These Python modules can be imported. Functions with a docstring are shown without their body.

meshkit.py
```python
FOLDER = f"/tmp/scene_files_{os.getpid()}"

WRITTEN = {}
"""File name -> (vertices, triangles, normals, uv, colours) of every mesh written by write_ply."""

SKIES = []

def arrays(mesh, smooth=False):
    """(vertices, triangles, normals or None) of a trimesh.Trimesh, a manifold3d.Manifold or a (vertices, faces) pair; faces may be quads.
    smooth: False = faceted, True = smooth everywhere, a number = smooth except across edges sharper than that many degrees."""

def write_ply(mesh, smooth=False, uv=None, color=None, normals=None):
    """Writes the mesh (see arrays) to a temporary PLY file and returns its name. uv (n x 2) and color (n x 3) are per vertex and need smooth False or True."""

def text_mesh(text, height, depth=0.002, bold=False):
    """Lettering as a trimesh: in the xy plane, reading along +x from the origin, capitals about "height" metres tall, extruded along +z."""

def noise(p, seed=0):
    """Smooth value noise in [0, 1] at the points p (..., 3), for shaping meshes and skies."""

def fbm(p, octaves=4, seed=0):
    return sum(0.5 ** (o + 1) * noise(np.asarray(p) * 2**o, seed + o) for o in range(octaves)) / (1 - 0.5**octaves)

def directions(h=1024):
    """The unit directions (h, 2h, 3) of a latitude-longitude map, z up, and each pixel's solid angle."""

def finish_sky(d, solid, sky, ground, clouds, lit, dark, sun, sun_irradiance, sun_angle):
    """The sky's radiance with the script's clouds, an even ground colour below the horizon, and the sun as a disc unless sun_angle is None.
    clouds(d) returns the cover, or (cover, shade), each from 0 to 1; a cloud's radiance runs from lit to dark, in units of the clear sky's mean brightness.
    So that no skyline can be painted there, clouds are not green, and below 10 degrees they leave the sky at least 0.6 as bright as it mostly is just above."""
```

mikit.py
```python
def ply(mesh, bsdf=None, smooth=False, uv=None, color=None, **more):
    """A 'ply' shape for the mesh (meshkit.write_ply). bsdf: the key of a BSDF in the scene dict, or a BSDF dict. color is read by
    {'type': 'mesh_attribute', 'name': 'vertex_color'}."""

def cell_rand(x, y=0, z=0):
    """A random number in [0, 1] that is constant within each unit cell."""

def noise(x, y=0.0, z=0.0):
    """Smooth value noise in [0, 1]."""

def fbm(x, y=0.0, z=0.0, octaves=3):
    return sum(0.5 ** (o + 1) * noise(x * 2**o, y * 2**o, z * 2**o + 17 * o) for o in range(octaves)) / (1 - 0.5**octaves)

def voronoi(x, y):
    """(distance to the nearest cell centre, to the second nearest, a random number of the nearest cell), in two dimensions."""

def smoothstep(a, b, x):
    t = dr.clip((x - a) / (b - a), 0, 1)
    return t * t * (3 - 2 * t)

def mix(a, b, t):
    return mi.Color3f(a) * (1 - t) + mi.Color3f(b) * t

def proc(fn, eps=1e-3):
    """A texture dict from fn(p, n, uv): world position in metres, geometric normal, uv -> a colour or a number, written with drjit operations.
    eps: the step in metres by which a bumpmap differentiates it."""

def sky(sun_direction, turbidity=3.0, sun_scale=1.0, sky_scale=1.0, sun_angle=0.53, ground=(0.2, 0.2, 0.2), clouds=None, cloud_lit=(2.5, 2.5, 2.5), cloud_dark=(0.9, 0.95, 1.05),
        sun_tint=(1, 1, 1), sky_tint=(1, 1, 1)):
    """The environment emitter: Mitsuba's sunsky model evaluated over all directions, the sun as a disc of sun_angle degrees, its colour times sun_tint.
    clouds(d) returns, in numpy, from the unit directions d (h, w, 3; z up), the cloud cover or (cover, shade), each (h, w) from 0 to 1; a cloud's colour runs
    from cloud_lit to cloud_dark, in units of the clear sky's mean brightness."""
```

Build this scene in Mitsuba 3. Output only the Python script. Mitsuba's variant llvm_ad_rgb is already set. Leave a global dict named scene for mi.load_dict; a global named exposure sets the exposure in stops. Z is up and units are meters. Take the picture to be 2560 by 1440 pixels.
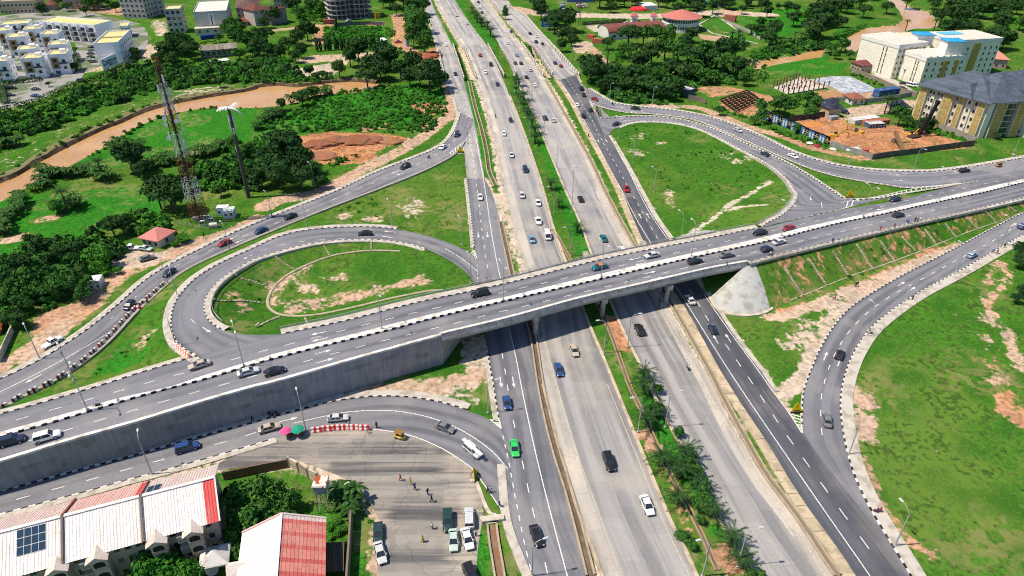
import math, random
import numpy as np, trimesh, mitsuba as mi, mikit, drjit as dr, shapely
from shapely.geometry import Polygon, LineString, MultiPolygon, Point
from scipy.interpolate import LinearNDInterpolator
from mikit import noise, fbm, smoothstep, mix, voronoi, cell_rand
T = mi.ScalarTransform4f
scene, labels = {}, {}
# ---- camera (drone about 103 m up), sky and sun, exposure
PITCH = math.atan2(1085, 1707)
scene['camera'] = dict(type='perspective', fov=2*math.degrees(math.atan(1280/1707)), fov_axis='x', near_clip=1.0, far_clip=5000.0,
    to_world=T().look_at(origin=[0, 0, 103], target=[0, math.cos(PITCH), 103-math.sin(PITCH)], up=[0, 0, 1]))
scene['daylight'] = mikit.sky((-0.50, -0.065, 0.866), turbidity=3.0, sky_scale=.85, sun_tint=(.97, 1., 1.05))
exposure = 2.0
rng = np.random.default_rng(7)

# ---- helpers
def P(s): return np.array([([float(c) for c in t.split(',')]+[0.])[:3] for t in s.split()])
def P1(s): return P(s)[0]
def hexc(r, g, b): return (r, g, b)
count = {}
def numbered(name):
    n = count.get(name, 0); count[name] = n+1
    return name if n == 0 else f'{name}_{n:03d}'
class MB:
    """Collects coloured faces; build() makes them one mesh."""
    def __init__(s): s.v, s.f, s.c, s.n = [], [], [], 0
    def add(s, v, f, col=(.5, .5, .5)):
        v = np.asarray(v, float); f = np.asarray(f, int)
        if f.shape[1] == 4: f = np.vstack([f[:, [0, 1, 2]], f[:, [0, 2, 3]]])
        s.v.append(v); s.f.append(f+s.n); s.n += len(v)
        c = np.asarray(col, float); s.c.append(np.broadcast_to(c, (len(v), 3)) if c.ndim == 1 else c)
        return s
    def mesh(s, m, col): return s.add(np.array(m.vertices), np.array(m.faces), col)
    def box(s, c, size, col, rz=0.0, taper=1.0):
        x, y, z = np.array(size)/2
        v = np.array([[-x, -y, -z], [x, -y, -z], [x, y, -z], [-x, y, -z], [-x*taper, -y*taper, z], [x*taper, -y*taper, z], [x*taper, y*taper, z], [-x*taper, y*taper, z]])
        co, si = math.cos(rz), math.sin(rz)
        v = v @ np.array([[co, si, 0], [-si, co, 0], [0, 0, 1]]) + np.asarray(c, float)
        return s.add(v, BOXF, col)
    def beam(s, a, b, w, h, col):
        a, b = np.asarray(a, float), np.asarray(b, float); d = b-a; L = np.linalg.norm(d); d = d/L
        up = np.array([0, 0, 1.]) if abs(d[2]) < .95 else np.array([1., 0, 0])
        r = np.cross(d, up); r /= np.linalg.norm(r); u = np.cross(r, d)
        v = [p+r*sx*w/2+u*sz*h/2 for p in (a, b) for sx, sz in ((-1, -1), (1, -1), (1, 1), (-1, 1))]
        return s.add(v, [[0, 1, 2, 3], [7, 6, 5, 4], [0, 4, 5, 1], [1, 5, 6, 2], [2, 6, 7, 3], [3, 7, 4, 0]], col)
    def tube(s, pts, rad, col, n=6):
        p = np.asarray(pts, float); rad = np.broadcast_to(rad, (len(p),)); t = np.gradient(p, axis=0); t /= np.linalg.norm(t, axis=1, keepdims=True)+1e-9
        a = np.cross(t, np.where(np.abs(t[:, 2:]) < .9, [0, 0, 1.], [1., 0, 0])); a /= np.linalg.norm(a, axis=1, keepdims=True)+1e-9; b = np.cross(t, a)
        g = np.arange(n)*2*np.pi/n
        v = (p[:, None]+rad[:, None, None]*(np.cos(g)[None, :, None]*a[:, None]+np.sin(g)[None, :, None]*b[:, None])).reshape(-1, 3)
        f = [[i*n+j, i*n+(j+1) % n, (i+1)*n+(j+1) % n, (i+1)*n+j] for i in range(len(p)-1) for j in range(n)]
        v = np.vstack([v, p[:1], p[-1:]]); k = len(v); L = (len(p)-1)*n
        f = np.array(f); f = np.vstack([f[:, [0, 1, 2]], f[:, [0, 2, 3]], [[(j+1) % n, j, k-2] for j in range(n)], [[L+j, L+(j+1) % n, k-1] for j in range(n)]])
        return s.add(v, f, col)
    def prism(s, poly, z0, z1, col, top=None):
        """Upright prism over an xy polygon (k x 2), z1 a number or one per corner."""
        p = np.asarray(poly, float)[:, :2]
        if Polygon(p).exterior.is_ccw is False: p = p[::-1]; z1 = z1 if np.isscalar(z1) else np.asarray(z1)[::-1]
        k = len(p); lo = np.c_[p, np.full(k, z0)]; hi = np.c_[p, np.broadcast_to(z1, (k,))]
        f = [[i, (i+1) % k, (i+1) % k+k, i+k] for i in range(k)]
        s.add(np.vstack([lo, hi]), f, col)
        v2, f2 = trimesh.creation.triangulate_polygon(Polygon(p), engine='earcut')
        zz = np.array([hi[np.argmin(((p-q)**2).sum(1)), 2] for q in v2])
        return s.add(np.c_[v2, zz], f2, col if top is None else top)
    def quad(s, a, b, c, d, col): return s.add([a, b, c, d], [[0, 1, 2, 3]], col)
    def build(s, key, bsdf, smooth=False):
        scene[key] = s.shape(bsdf, smooth)
        return key
    def shape(s, bsdf, smooth=False): return mikit.ply((np.vstack(s.v), np.vstack(s.f)), bsdf, smooth=bool(smooth), uv=packed(np.vstack(s.c)))
def packed(c):
    """The thing's own flat colour, kept per vertex in the two uv numbers: u = red + 256 green, v = blue (square roots, 8 bits each)."""
    q = np.round(np.sqrt(np.clip(c, 0, 1))*255); return np.c_[q[:, 0]+256*q[:, 1], q[:, 2]]
BOXF = [[3, 2, 1, 0], [4, 5, 6, 7], [0, 1, 5, 4], [1, 2, 6, 5], [2, 3, 7, 6], [3, 0, 4, 7]]
def tag(key, label, cat=None, group=None, kind=None):
    d = labels[key] = {'label': label}
    if cat: d['category'] = cat
    if group: d['group'] = group
    if kind: d['kind'] = kind
    return key
def resample(p, n=None, step=None):
    p = np.asarray(p, float); d = np.r_[0, np.cumsum(np.linalg.norm(np.diff(p[:, :2], axis=0), axis=1))]
    if n is None: n = max(2, int(round(d[-1]/step))+1)
    u = np.linspace(0, d[-1], n)
    return np.stack([np.interp(u, d, p[:, k]) for k in range(p.shape[1])], 1)
def smooth_line(p, step=1.5):
    """Chaikin-rounded polyline through traced points."""
    p = np.asarray(p, float)
    for _ in range(3):
        q = np.empty((2*len(p)-2, p.shape[1])); q[0::2] = .75*p[:-1]+.25*p[1:]; q[1::2] = .25*p[:-1]+.75*p[1:]
        p = np.vstack([p[:1], q, p[-1:]])
    return resample(p, step=step)
def tangents(p):
    t = np.gradient(p[:, :2], axis=0); return t/(np.linalg.norm(t, axis=1, keepdims=True)+1e-9)
def offset(p, d):
    """Offset to the left of the direction of travel by d metres."""
    t = tangents(p); q = p.copy(); q[:, 0] -= t[:, 1]*d; q[:, 1] += t[:, 0]*d; return q
def strip(mb, a, b, col, za=0., zb=0., flip=False):
    n = len(a); a = a+[0, 0, za]; b = b+[0, 0, zb]; i = np.arange(n-1)
    f = np.stack([i, i+n, i+n+1, i+1], 1)
    return mb.add(np.vstack([a, b]), f[:, ::-1] if flip else f, col)
def drape_poly(poly, zf, step=2.0):
    """Triangulate an xy polygon with inner points every step metres; z from zf."""
    poly = poly.buffer(0)
    v, f = [], []
    for g in (poly.geoms if hasattr(poly, 'geoms') else [poly]):
        if g.area < .05: continue
        a, b = trimesh.creation.triangulate_polygon(g, engine='earcut')
        m = trimesh.Trimesh(np.c_[a, 0*a[:, 0]], b, process=True)
        m = m.subdivide_to_size(step*2.5, max_iter=12)
        f.append(np.array(m.faces)+sum(map(len, v))); v.append(np.array(m.vertices))
    v, f = np.vstack(v), np.vstack(f)
    n = np.cross(v[f[:, 1]]-v[f[:, 0]], v[f[:, 2]]-v[f[:, 0]])[:, 2]
    f[n < 0] = f[n < 0][:, ::-1]
    v[:, 2] = zf(v[:, 0], v[:, 1])
    return v, f

# ---- materials
def two(b): return {'type': 'twosided', 'b': b}
def own_colour(p, n, uv):
    k = dr.floor(uv.x+.5); g = dr.floor(k/256); r = k-256*g; c = mi.Color3f(r, g, dr.floor(uv.y+.5))/255; return c*c
VC = mikit.proc(own_colour)
def C3(v): return mi.Color3f(*v) if isinstance(v, tuple) else mi.Color3f(v)
def ground_fn(p, n, uv):
    x, y = p.x, p.y
    big = fbm(x*.035+3, y*.035, 1., 3); mid = fbm(x*.17, y*.17, 5., 4); fine = fbm(x*1.3, y*1.3, 2., 3); tiny = noise(x*3.1, y*3.1, 9.)
    g = mix((.032, .118, .014), (.064, .192, .020), smoothstep(.25, .7, mid*.7+tiny*.3))
    g = mix(g, (.125, .200, .036), smoothstep(.42, .72, big*.6+mid*.4)*.65)
    lush = mix((.018, .135, .014), (.036, .225, .018), smoothstep(.25, .7, mid*.5+tiny*.5))
    g = mix(g, lush, smoothstep(.1, .7, -uv.x+(mid-.5)*.5))
    g = mix(g, (.022, .066, .012), smoothstep(.50, .70, fine*.6+mid*.4)*.8)
    g = mix(g, (.19, .20, .065), smoothstep(.58, .78, fine*.5+tiny*.5)*.35)
    dry = smoothstep(.55, .74, fbm(x*.075+11, y*.075, 7., 4)+.12*(fine-.5))
    g = mix(g, (.27, .235, .105), dry*smoothstep(.35, .62, fbm(x*.7, y*.7, 4., 3))*.5)
    sand = mix((.42, .365, .29), (.58, .515, .43), smoothstep(.25, .75, mid*.5+fine*.5))
    red = mix((.30, .115, .048), (.50, .255, .14), smoothstep(.3, .7, mid*.5+fine*.5))
    soil = mix(sand, red, dr.clip(uv.y*1.35-.25+(mid-.5)*.5, 0, 1))
    soil = soil*(.72+.35*fine+.2*tiny)
    weed = fbm(x*.45+5, y*.45, 12., 4)
    m = smoothstep(.47, .92, uv.x*1.05+(fine-.5)*.8+(weed-.5)*1.1)
    return mix(g, soil, m*(.55+.45*smoothstep(.25, .55, weed+uv.x*.35)))
scene['ground_material'] = two({'type': 'diffuse', 'reflectance': mikit.proc(ground_fn)})
def asphalt(base, dark, sandy, dust, k, ck=.06):
    def fn(p, n, uv):
        s, t = uv.x, uv.y
        w = fbm(s*.012+k, t*.55, 3.+k, 3); st = fbm(s*.05, t*2.2, 8.+k, 3); pt = fbm(p.x*.12, p.y*.12, k+1., 3); g = noise(p.x*4, p.y*4, 1.)
        c = mix(base, dark, smoothstep(.40, .66, w*.7+st*.3))
        c = c*(1-.20*smoothstep(.1, .95, dr.cos(t*1.721)*.5+.5)*smoothstep(.2, .6, noise(s*.03, k, 2.)))
        c = mix(c, sandy, smoothstep(.50, .72, pt*.65+st*.35)*dust)
        crack = 1-smoothstep(.0, .035, dr.abs(fbm(p.x*.22+40, p.y*.22, k+5., 3)-.5))
        c = c*(1-ck*crack)
        patch = smoothstep(.72, .74, cell_rand(s/9.+.31*dr.floor(t/3.6), t/3.6, k))
        c = c*(1-.10*patch)
        return c*(.95+.1*g)
    return {'type': 'principled', 'base_color': mikit.proc(fn), 'roughness': .75, 'specular': .35}
scene['old_asphalt'] = two(asphalt((.345, .338, .335), (.225, .228, .240), (.42, .39, .34), .5, 0.))
scene['mid_asphalt'] = two(asphalt((.190, .197, .225), (.140, .147, .174), (.27, .265, .265), .5, 20.))
scene['new_asphalt'] = two(asphalt((.100, .107, .130), (.070, .076, .096), (.20, .19, .185), .55, 40.))
scene['apron_material'] = two(asphalt((.285, .27, .25), (.105, .105, .11), (.40, .36, .30), .95, 60., .2))
scene['shoulder_material'] = two(asphalt((.44, .415, .375), (.34, .325, .30), (.52, .475, .41), .9, 80., .12))
def dirt_fn(p, n, uv): return smoothstep(.40, .75, fbm(p.x*.8, p.y*.8, p.z*.8, 4))*.55
def dirt_small(p, n, uv): return smoothstep(.48, .8, fbm(p.x*1.7, p.y*1.7, p.z*1.1, 3))*.30
scene['matte'] = two({'type': 'diffuse', 'reflectance': VC})
scene['weathered'] = two({'type': 'blendbsdf', 'weight': mikit.proc(dirt_fn), 'a': {'type': 'diffuse', 'reflectance': VC}, 'b': {'type': 'diffuse', 'reflectance': {'type': 'rgb', 'value': [.23, .19, .14]}}})
scene['plaster'] = two({'type': 'blendbsdf', 'weight': mikit.proc(dirt_small), 'a': {'type': 'diffuse', 'reflectance': VC}, 'b': {'type': 'diffuse', 'reflectance': {'type': 'rgb', 'value': [.30, .28, .25]}}})
scene['car_paint'] = two({'type': 'principled', 'base_color': VC, 'roughness': .28, 'specular': .5, 'clearcoat': .8, 'clearcoat_gloss': .9})
scene['glass_dark'] = two({'type': 'principled', 'base_color': VC, 'roughness': .08, 'specular': .7})
scene['metal_painted'] = two({'type': 'principled', 'base_color': VC, 'roughness': .45, 'metallic': .3, 'specular': .5})
def leaf_fn(a, b, c, k):
    def fn(p, n, uv):
        v = fbm(p.x*.5+k, p.y*.5, p.z*.5, 2); w = noise(p.x*2.3, p.y*2.3, p.z*2.3+k); big = noise(p.x*.05+k, p.y*.05, k)
        col = mix(a, b, smoothstep(.3, .7, v*.6+big*.4)); return mix(col, c, smoothstep(.62, .9, w)*.7)
    return mikit.proc(fn)
scene['leaf_dark'] = two({'type': 'diffuse', 'reflectance': leaf_fn((.022, .062, .022), (.044, .108, .030), (.085, .16, .045), 0.)})
scene['leaf_mid'] = two({'type': 'diffuse', 'reflectance': leaf_fn((.032, .105, .024), (.060, .165, .032), (.11, .22, .05), 10.)})
scene['leaf_bright'] = two({'type': 'diffuse', 'reflectance': leaf_fn((.034, .140, .020), (.066, .215, .030), (.12, .27, .05), 20.)})


# ======== ROADS: ribbons between two traced edges
roads = {}
def ribbon(key, name, L, R, bsdf, label, dz=0., cross=4, step=2.0, kind='structure'):
    L, R = smooth_line(L), smooth_line(R)
    n = int(max(LineString(L[:, :2]).length, LineString(R[:, :2]).length)/step)+2
    L, R = resample(L, n), resample(R, n)
    mid = (L+R)/2; s = np.r_[0, np.cumsum(np.linalg.norm(np.diff(mid[:, :2], axis=0), axis=1))]; w = np.linalg.norm(L-R, axis=1)
    fr = np.linspace(0, 1, cross+1)
    v = np.concatenate([L*(1-a)+R*a for a in fr])+[0, 0, dz]; uv = np.concatenate([np.c_[s, w*a] for a in fr])
    i = np.arange(n-1); f = np.vstack([np.stack([k*n+i, (k+1)*n+i, (k+1)*n+i+1, k*n+i+1], 1) for k in range(cross)])
    m = len(v)
    v = np.vstack([v, v[:n]-[0, 0, .6], v[-n:]-[0, 0, .6]]); uv = np.vstack([uv, uv[:n], uv[-n:]])
    f = np.vstack([f, np.stack([m+i, i, i+1, m+i+1], 1), np.stack([cross*n+i, m+n+i, m+n+i+1, cross*n+i+1], 1)])
    f = np.vstack([f[:, [0, 1, 2]], f[:, [0, 2, 3]]])
    k = numbered(name)
    scene[k] = mikit.ply((v, f), bsdf, uv=uv); tag(k, label, kind=kind)
    roads[key] = dict(L=L, R=R, mid=mid, s=s, w=w, dz=dz, key=k, poly=Polygon(np.vstack([L[:, :2], R[::-1, :2]])).buffer(0), edges=[np.vstack([L, R])])
    return k
def on_road(key, s, t):
    """Point and heading at s metres along, fraction t across."""
    r = roads[key]; c = [np.interp(s, r['s'], r['L'][:, k])*(1-t)+np.interp(s, r['s'], r['R'][:, k])*t for k in range(3)]
    e = .5; a = [np.interp(s+e, r['s'], r['L'][:, k])*(1-t)+np.interp(s+e, r['s'], r['R'][:, k])*t for k in (0, 1)]; b = [np.interp(s-e, r['s'], r['L'][:, k])*(1-t)+np.interp(s-e, r['s'], r['R'][:, k])*t for k in (0, 1)]
    return np.array(c)+[0, 0, r['dz']], math.atan2(a[1]-b[1], a[0]-b[0])
def locate(key, xy):
    r = roads[key]; ls = LineString(r['mid'][:, :2]); s = ls.project(Point(xy[0], xy[1])); q0, h = on_road(key, s, 0.); q1, _ = on_road(key, s, 1.)
    d = q1[:2]-q0[:2]; t = float(np.clip(np.dot(np.asarray(xy[:2])-q0[:2], d)/max(d@d, 1e-6), 0, 1))
    q, h = on_road(key, s, t); return s, t, q[2], h

# west service road, main carriageways, east service road (edges traced from far to near)
W_L = P("-90.1,694.1 -75.9,610.8 -59.6,522.3 -49.9,465.4 -41.9,413.9 -36.5,376.9 -28.8,342.6 -24.8,311.4 -21.3,282.2 -19.2,262.8 -17.1,240 -16.9,238.9 -13.3,204.3 -11.5,184.4 -9.8,163.5 -7.6,146.4 -5.9,132.8 -4.14,120.84 -3.07,111.87 -2.3,106.92 -1.82,101.89 -1.09,92.27 -.44,83.42 .71,78.89 3.38,71.29 4.63,68.33")
W_R = P("-81.9,694.1 -68,610.8 -49,506.4 -37.8,450.6 -25.9,371.4 -21.1,333.8 -16,294.9 -12.2,257.2 -10.3,238.9 -7.2,226.7 -4,204.3 -1.6,184.3 -.2,167.8 2.2,154.6 4.5,144 4.9,134.4 5.9,118.07 7.15,108.17 8.42,99.28 10.22,89.62 11.54,80.46 12.62,71.29 13.1,68.33")
M1_L = P("-78.1,694.1 -64.1,610.8 -40.2,489.3 -32.5,454.2 -26.4,420.1 -19.6,374 -15,347.1 -10.5,309.5 -6.8,278.2 -4.1,243.7 -2.4,226.7 -.9,213.5 1.3,195.8 2.9,182.6 4.3,171.5 5.1,156.6 5.5,144 5.5,136.6 7.37,120.84 9.31,105.76 11.23,92.94 12.76,83.39 14.81,74.92 15.55,71.29 16.21,68.33")
M1_R = P("-62,694.1 -47.9,610.8 -28.3,506.4 -15.7,450.6 -9.4,407.7 -4.7,374 -1.3,342.6 3.1,305.7 6.2,278.2 9.3,247.7 11.3,226.7 13.3,195.8 15.9,176.2 17.8,159.3 19.7,144 21.9,130.2 23.18,120.84 25.34,105.36 27.15,92.94 28.66,81.91 30.13,76.27 30.88,71.29 31.29,68.33")
M2_L = P("-48.8,694.1 -35.7,610.8 -12.8,489.3 -8.6,454.2 -.8,401.8 3.5,361.4 8.5,329.5 12,298.4 15.4,267.4 17.5,247.7 19.7,226.7 23,202.4 24.6,179.3 26.4,163.5 28,147 29.7,135 31.3,126.1 32.06,118.07 33.11,112.34 35.14,101.14 37.88,86.75 38.63,81.03 40.57,73.6 41.25,71.29 41.87,68.33")
M2_R = P("-33.8,694.1 -21.2,610.8 -3.7,502 5.1,454.2 11.8,413.9 17.2,379.3 22.1,347.1 25.4,315.3 27.8,289.7 30.6,262.9 32.2,245 33.2,226.7 34.7,206.3 36.6,193 38,182.6 39.9,167 42.4,150.8 44,135.5 45.9,122.73 47.06,106.56 49.49,90.93 51.32,86.44 53.07,79.6 53.68,74.92 54.54,71.29 54.9,68.33")
E_L = P("-39.4,694.1 -17.8,610.8 0,510.8 12.8,452.4 15.5,429.9 21.4,382 25.2,371.4 29.2,347.1 32.3,311.4 34.6,284.7 37.4,258.6 40,226.7 40.5,207.3 41.6,186.9 43.7,169.3 45.1,160.7 46.7,152.7 48.3,136.6 49.74,120.84 53.08,102.27 54.24,91.26 55.97,82.2 57.6,75.46 58.15,71.29 58.54,68.33")
E_R = P("-20.7,694.1 -4.5,610.8 0,575.7 9.1,549.1 16.7,497.7 23.4,459.8 30.4,420.1 35.4,382 37.1,351.8 38.2,327.4 39.8,305.7 41,289.7 42.3,281.4 43.3,267.4 44.9,247.7 46.2,226.7 47.5,206.3 49.9,191.2 51.4,176.2 53,164.2 54.4,154.6 56,141.7 57.2,132.8 59.4,122.25 58.79,121.31 60.66,111.49 61.65,103.03 62.68,95.7 64.15,89.62 65.48,82.79 66.32,75.73 66.94,71.29 66.81,68.33")
OV_FAR = P("-111.99,100.57,6.66 -103.89,103.08,6.9 -96.06,107,7.15 -87.85,111.25,7.39 -80.99,115.51,7.6 -73.04,119.68,7.83 -67.4,123,7.98 -53.9,128.9,8.22 -47.6,131.1,8.25 -39.1,134.4,8.29 -31.4,138.3,8.32 -24,141.8,8.35 -18.8,143.9,8.37 -10.9,146.9,8.4 0,151.5,8.34 11.1,157,8.28 22.8,162.8,8.22 37.8,168.9,8.15 54.3,175,8.07 67.5,180.5,8.01 77.5,184.4,7.7 97.9,194.9,6.88 104.8,198.3,6.62 126.5,206.5,5.56 159.7,224.7,4.23 190,236.6,3 213.5,244.3,2.25")
OV_MF = P("-107.77,94.46,6.66 -100.59,97.87,6.9 -95.55,100.07,7.06 -86.65,104.53,7.34 -81.4,107.3,7.5 -71.56,110.43,7.77 -67.59,113.32,7.89 -56.71,118.97,8.2 -52.18,121.72,8.22 -40.7,126.7,8.28 -30.9,131.3,8.32 -20.1,136.2,8.36 -7.3,142,8.38 0,144.7,8.34 17.6,153,8.24 36.5,161.1,8.15 50.2,166.8,8.08 62.8,171.9,8.02 75.4,177.8,7.7 95.2,187.9,6.88 110.7,194.9,6.18 145.2,211.1,4.62 157.8,217.1,4.1 186.4,231,3 211.6,241.6,2.25")
OV_MN = P("-106.61,92.8,6.66 -99.9,96.78,6.9 -94.84,98.88,7.06 -89.39,101.52,7.23 -79.03,107,7.55 -70.56,110.74,7.8 -66.6,112.25,7.91 -56.31,117.71,8.2 -51.72,120.13,8.22 -39.2,125.7,8.28 -27.7,130.6,8.33 -18.7,135.2,8.37 -9.2,139.2,8.39 -1,142.8,8.34 14.9,149.5,8.26 30.7,156.3,8.17 44,162.1,8.11 57.5,167.7,8.05 74.4,174.7,7.7 97.3,187,6.76 117.8,196.3,5.79 143.9,208.7,4.62 163.7,217.5,3.78 184.6,228.1,3 209.4,238.5,2.25")
OV_NEAR = P("-103.04,87.63,6.66 -96,90.61,6.9 -86.18,95.69,7.23 -75.33,100.3,7.57 -64.18,105.99,7.91 -54.09,110.7,8.2 -51.49,111.42,8.21 -36.08,119.24,8.29 -22.1,125.9,8.35 -16.8,128.4,8.37 -.6,135,8.34 16.8,143.9,8.24 34.8,151,8.15 54.3,159.3,8.05 64.2,162.2,8 70.8,165.7,7.74 100.2,179.8,6.44 126.7,192.5,5.14 153.4,204.5,3.94 176.4,215.1,3 201.1,226.5,2.25")
iW, jW = 11, 8
ribbon('W', 'service_road', W_L[iW-0:], W_R[jW:], 'mid_asphalt', 'dark asphalt service road left of the expressway running under the overpass')
ribbon('M1', 'main_carriageway', M1_L, M1_R, 'old_asphalt', 'pale grey worn expressway carriageway left of the planted median')
ribbon('M2', 'main_carriageway', M2_L, M2_R, 'old_asphalt', 'pale grey worn expressway carriageway right of the planted median')
ribbon('W0', 'service_road', W_L[:iW+1], W_R[:jW+1], 'old_asphalt', 'older pale stretch of the left service road crossing the river')
ribbon('E0', 'service_road', E_L[:7], E_R[:8], 'old_asphalt', 'older pale stretch of the right service road crossing the river')
ribbon('E', 'service_road', E_L[6:], E_R[7:], 'new_asphalt', 'dark asphalt service road right of the expressway beside the sandy drain')
ribbon('OA', 'overpass_road', OV_FAR, OV_MF, 'mid_asphalt', 'far carriageway of the road over the flyover, traffic heading left', dz=.03)
ribbon('OB', 'overpass_road', OV_MN, OV_NEAR, 'mid_asphalt', 'near carriageway of the road over the flyover, traffic heading right', dz=.03)
# left outer ramp, left loop
ribbon('LR', 'slip_road', P("-24.2,316.3 -24.3,305.7 -24.9,294.9 -26.7,279.8 -31.4,268.9 -38.6,260.1 -52.2,245 -63.6,226.7 -74.6,214 -84.6,201.9 -91.2,193 -96.1,183.9,.2 -100.7,175.5,.4 -104.3,165.9,.7 -105,155.7,1 -106.1,147.1,1.2 -107.3,139.6,1.5 -109,133.7,1.8 -111,127.7,2 -113.74,122.96,2.2 -116.03,119.4,2.4 -119.53,116.54,2.5"),
    P("-17.1,305.7 -18.6,288 -20.8,275.8 -22.7,262.9 -34.3,245 -50.6,226.7 -63,213.5 -72.4,202.4 -81.4,191.7 -87.6,183.1,.2 -92.8,175.5,.4 -96.2,169.2,.5 -97.4,162.3,.7 -98.4,153.1,1 -99.2,147.1,1.2 -99.2,136.8,1.5 -100.1,129.2,1.8 -102.58,121.05,2 -104.73,118.03,2.2 -106.98,114.32,2.3 -109.66,109.4,2.5 -112.66,106.24,2.6"), 'mid_asphalt', 'two lane slip road curving down from the service road to the left edge', dz=.015)
ribbon('LL', 'loop_road', P("-69.59,120.04,7.95 -73.99,123.49,7.8 -77.3,126.4,7.7 -80.7,131.4,7.5 -83.2,136.8,7.2 -85.5,143.9,6.7 -86.3,149.7,6.2 -86.3,157.3,5.6 -84.1,165.5,4.9 -80.9,172,4.2 -76.7,179.1,3.6 -71.4,188.3,3 -63.5,193,2.4 -54.8,195.5,1.8 -45.7,196.8,1.3 -37,195.9,.9 -28.5,193.2,.6 -20.9,188.9,.3 -13.9,183.3,.1 -10.9,178.9 -9.1,173.8 -7.7,167.8"),
    P("-54,129.1,8.1 -59.9,128.9,8 -63.8,129.3,7.95 -67.3,130.4,7.8 -71.4,132.9,7.6 -75.1,137.2,7.3 -77.5,141.7,7 -79.1,147.3,6.5 -79.7,154.1,5.9 -78.6,160.7,5.2 -76.9,166,4.6 -74.4,172.2,3.9 -71.5,175.2,3.5 -65.2,180.8,2.9 -58.3,185,2.4 -50.6,187.4,1.8 -43.4,188.4,1.3 -36.2,187.8,.9 -29.8,185.8,.6 -23.2,181.7,.3 -16.7,175.2,.1 -12.4,169.3 -10.6,164.2 -9.7,160.7"), 'mid_asphalt', 'oval loop road curling around the left grass island up to the flyover', dz=.02)
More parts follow.
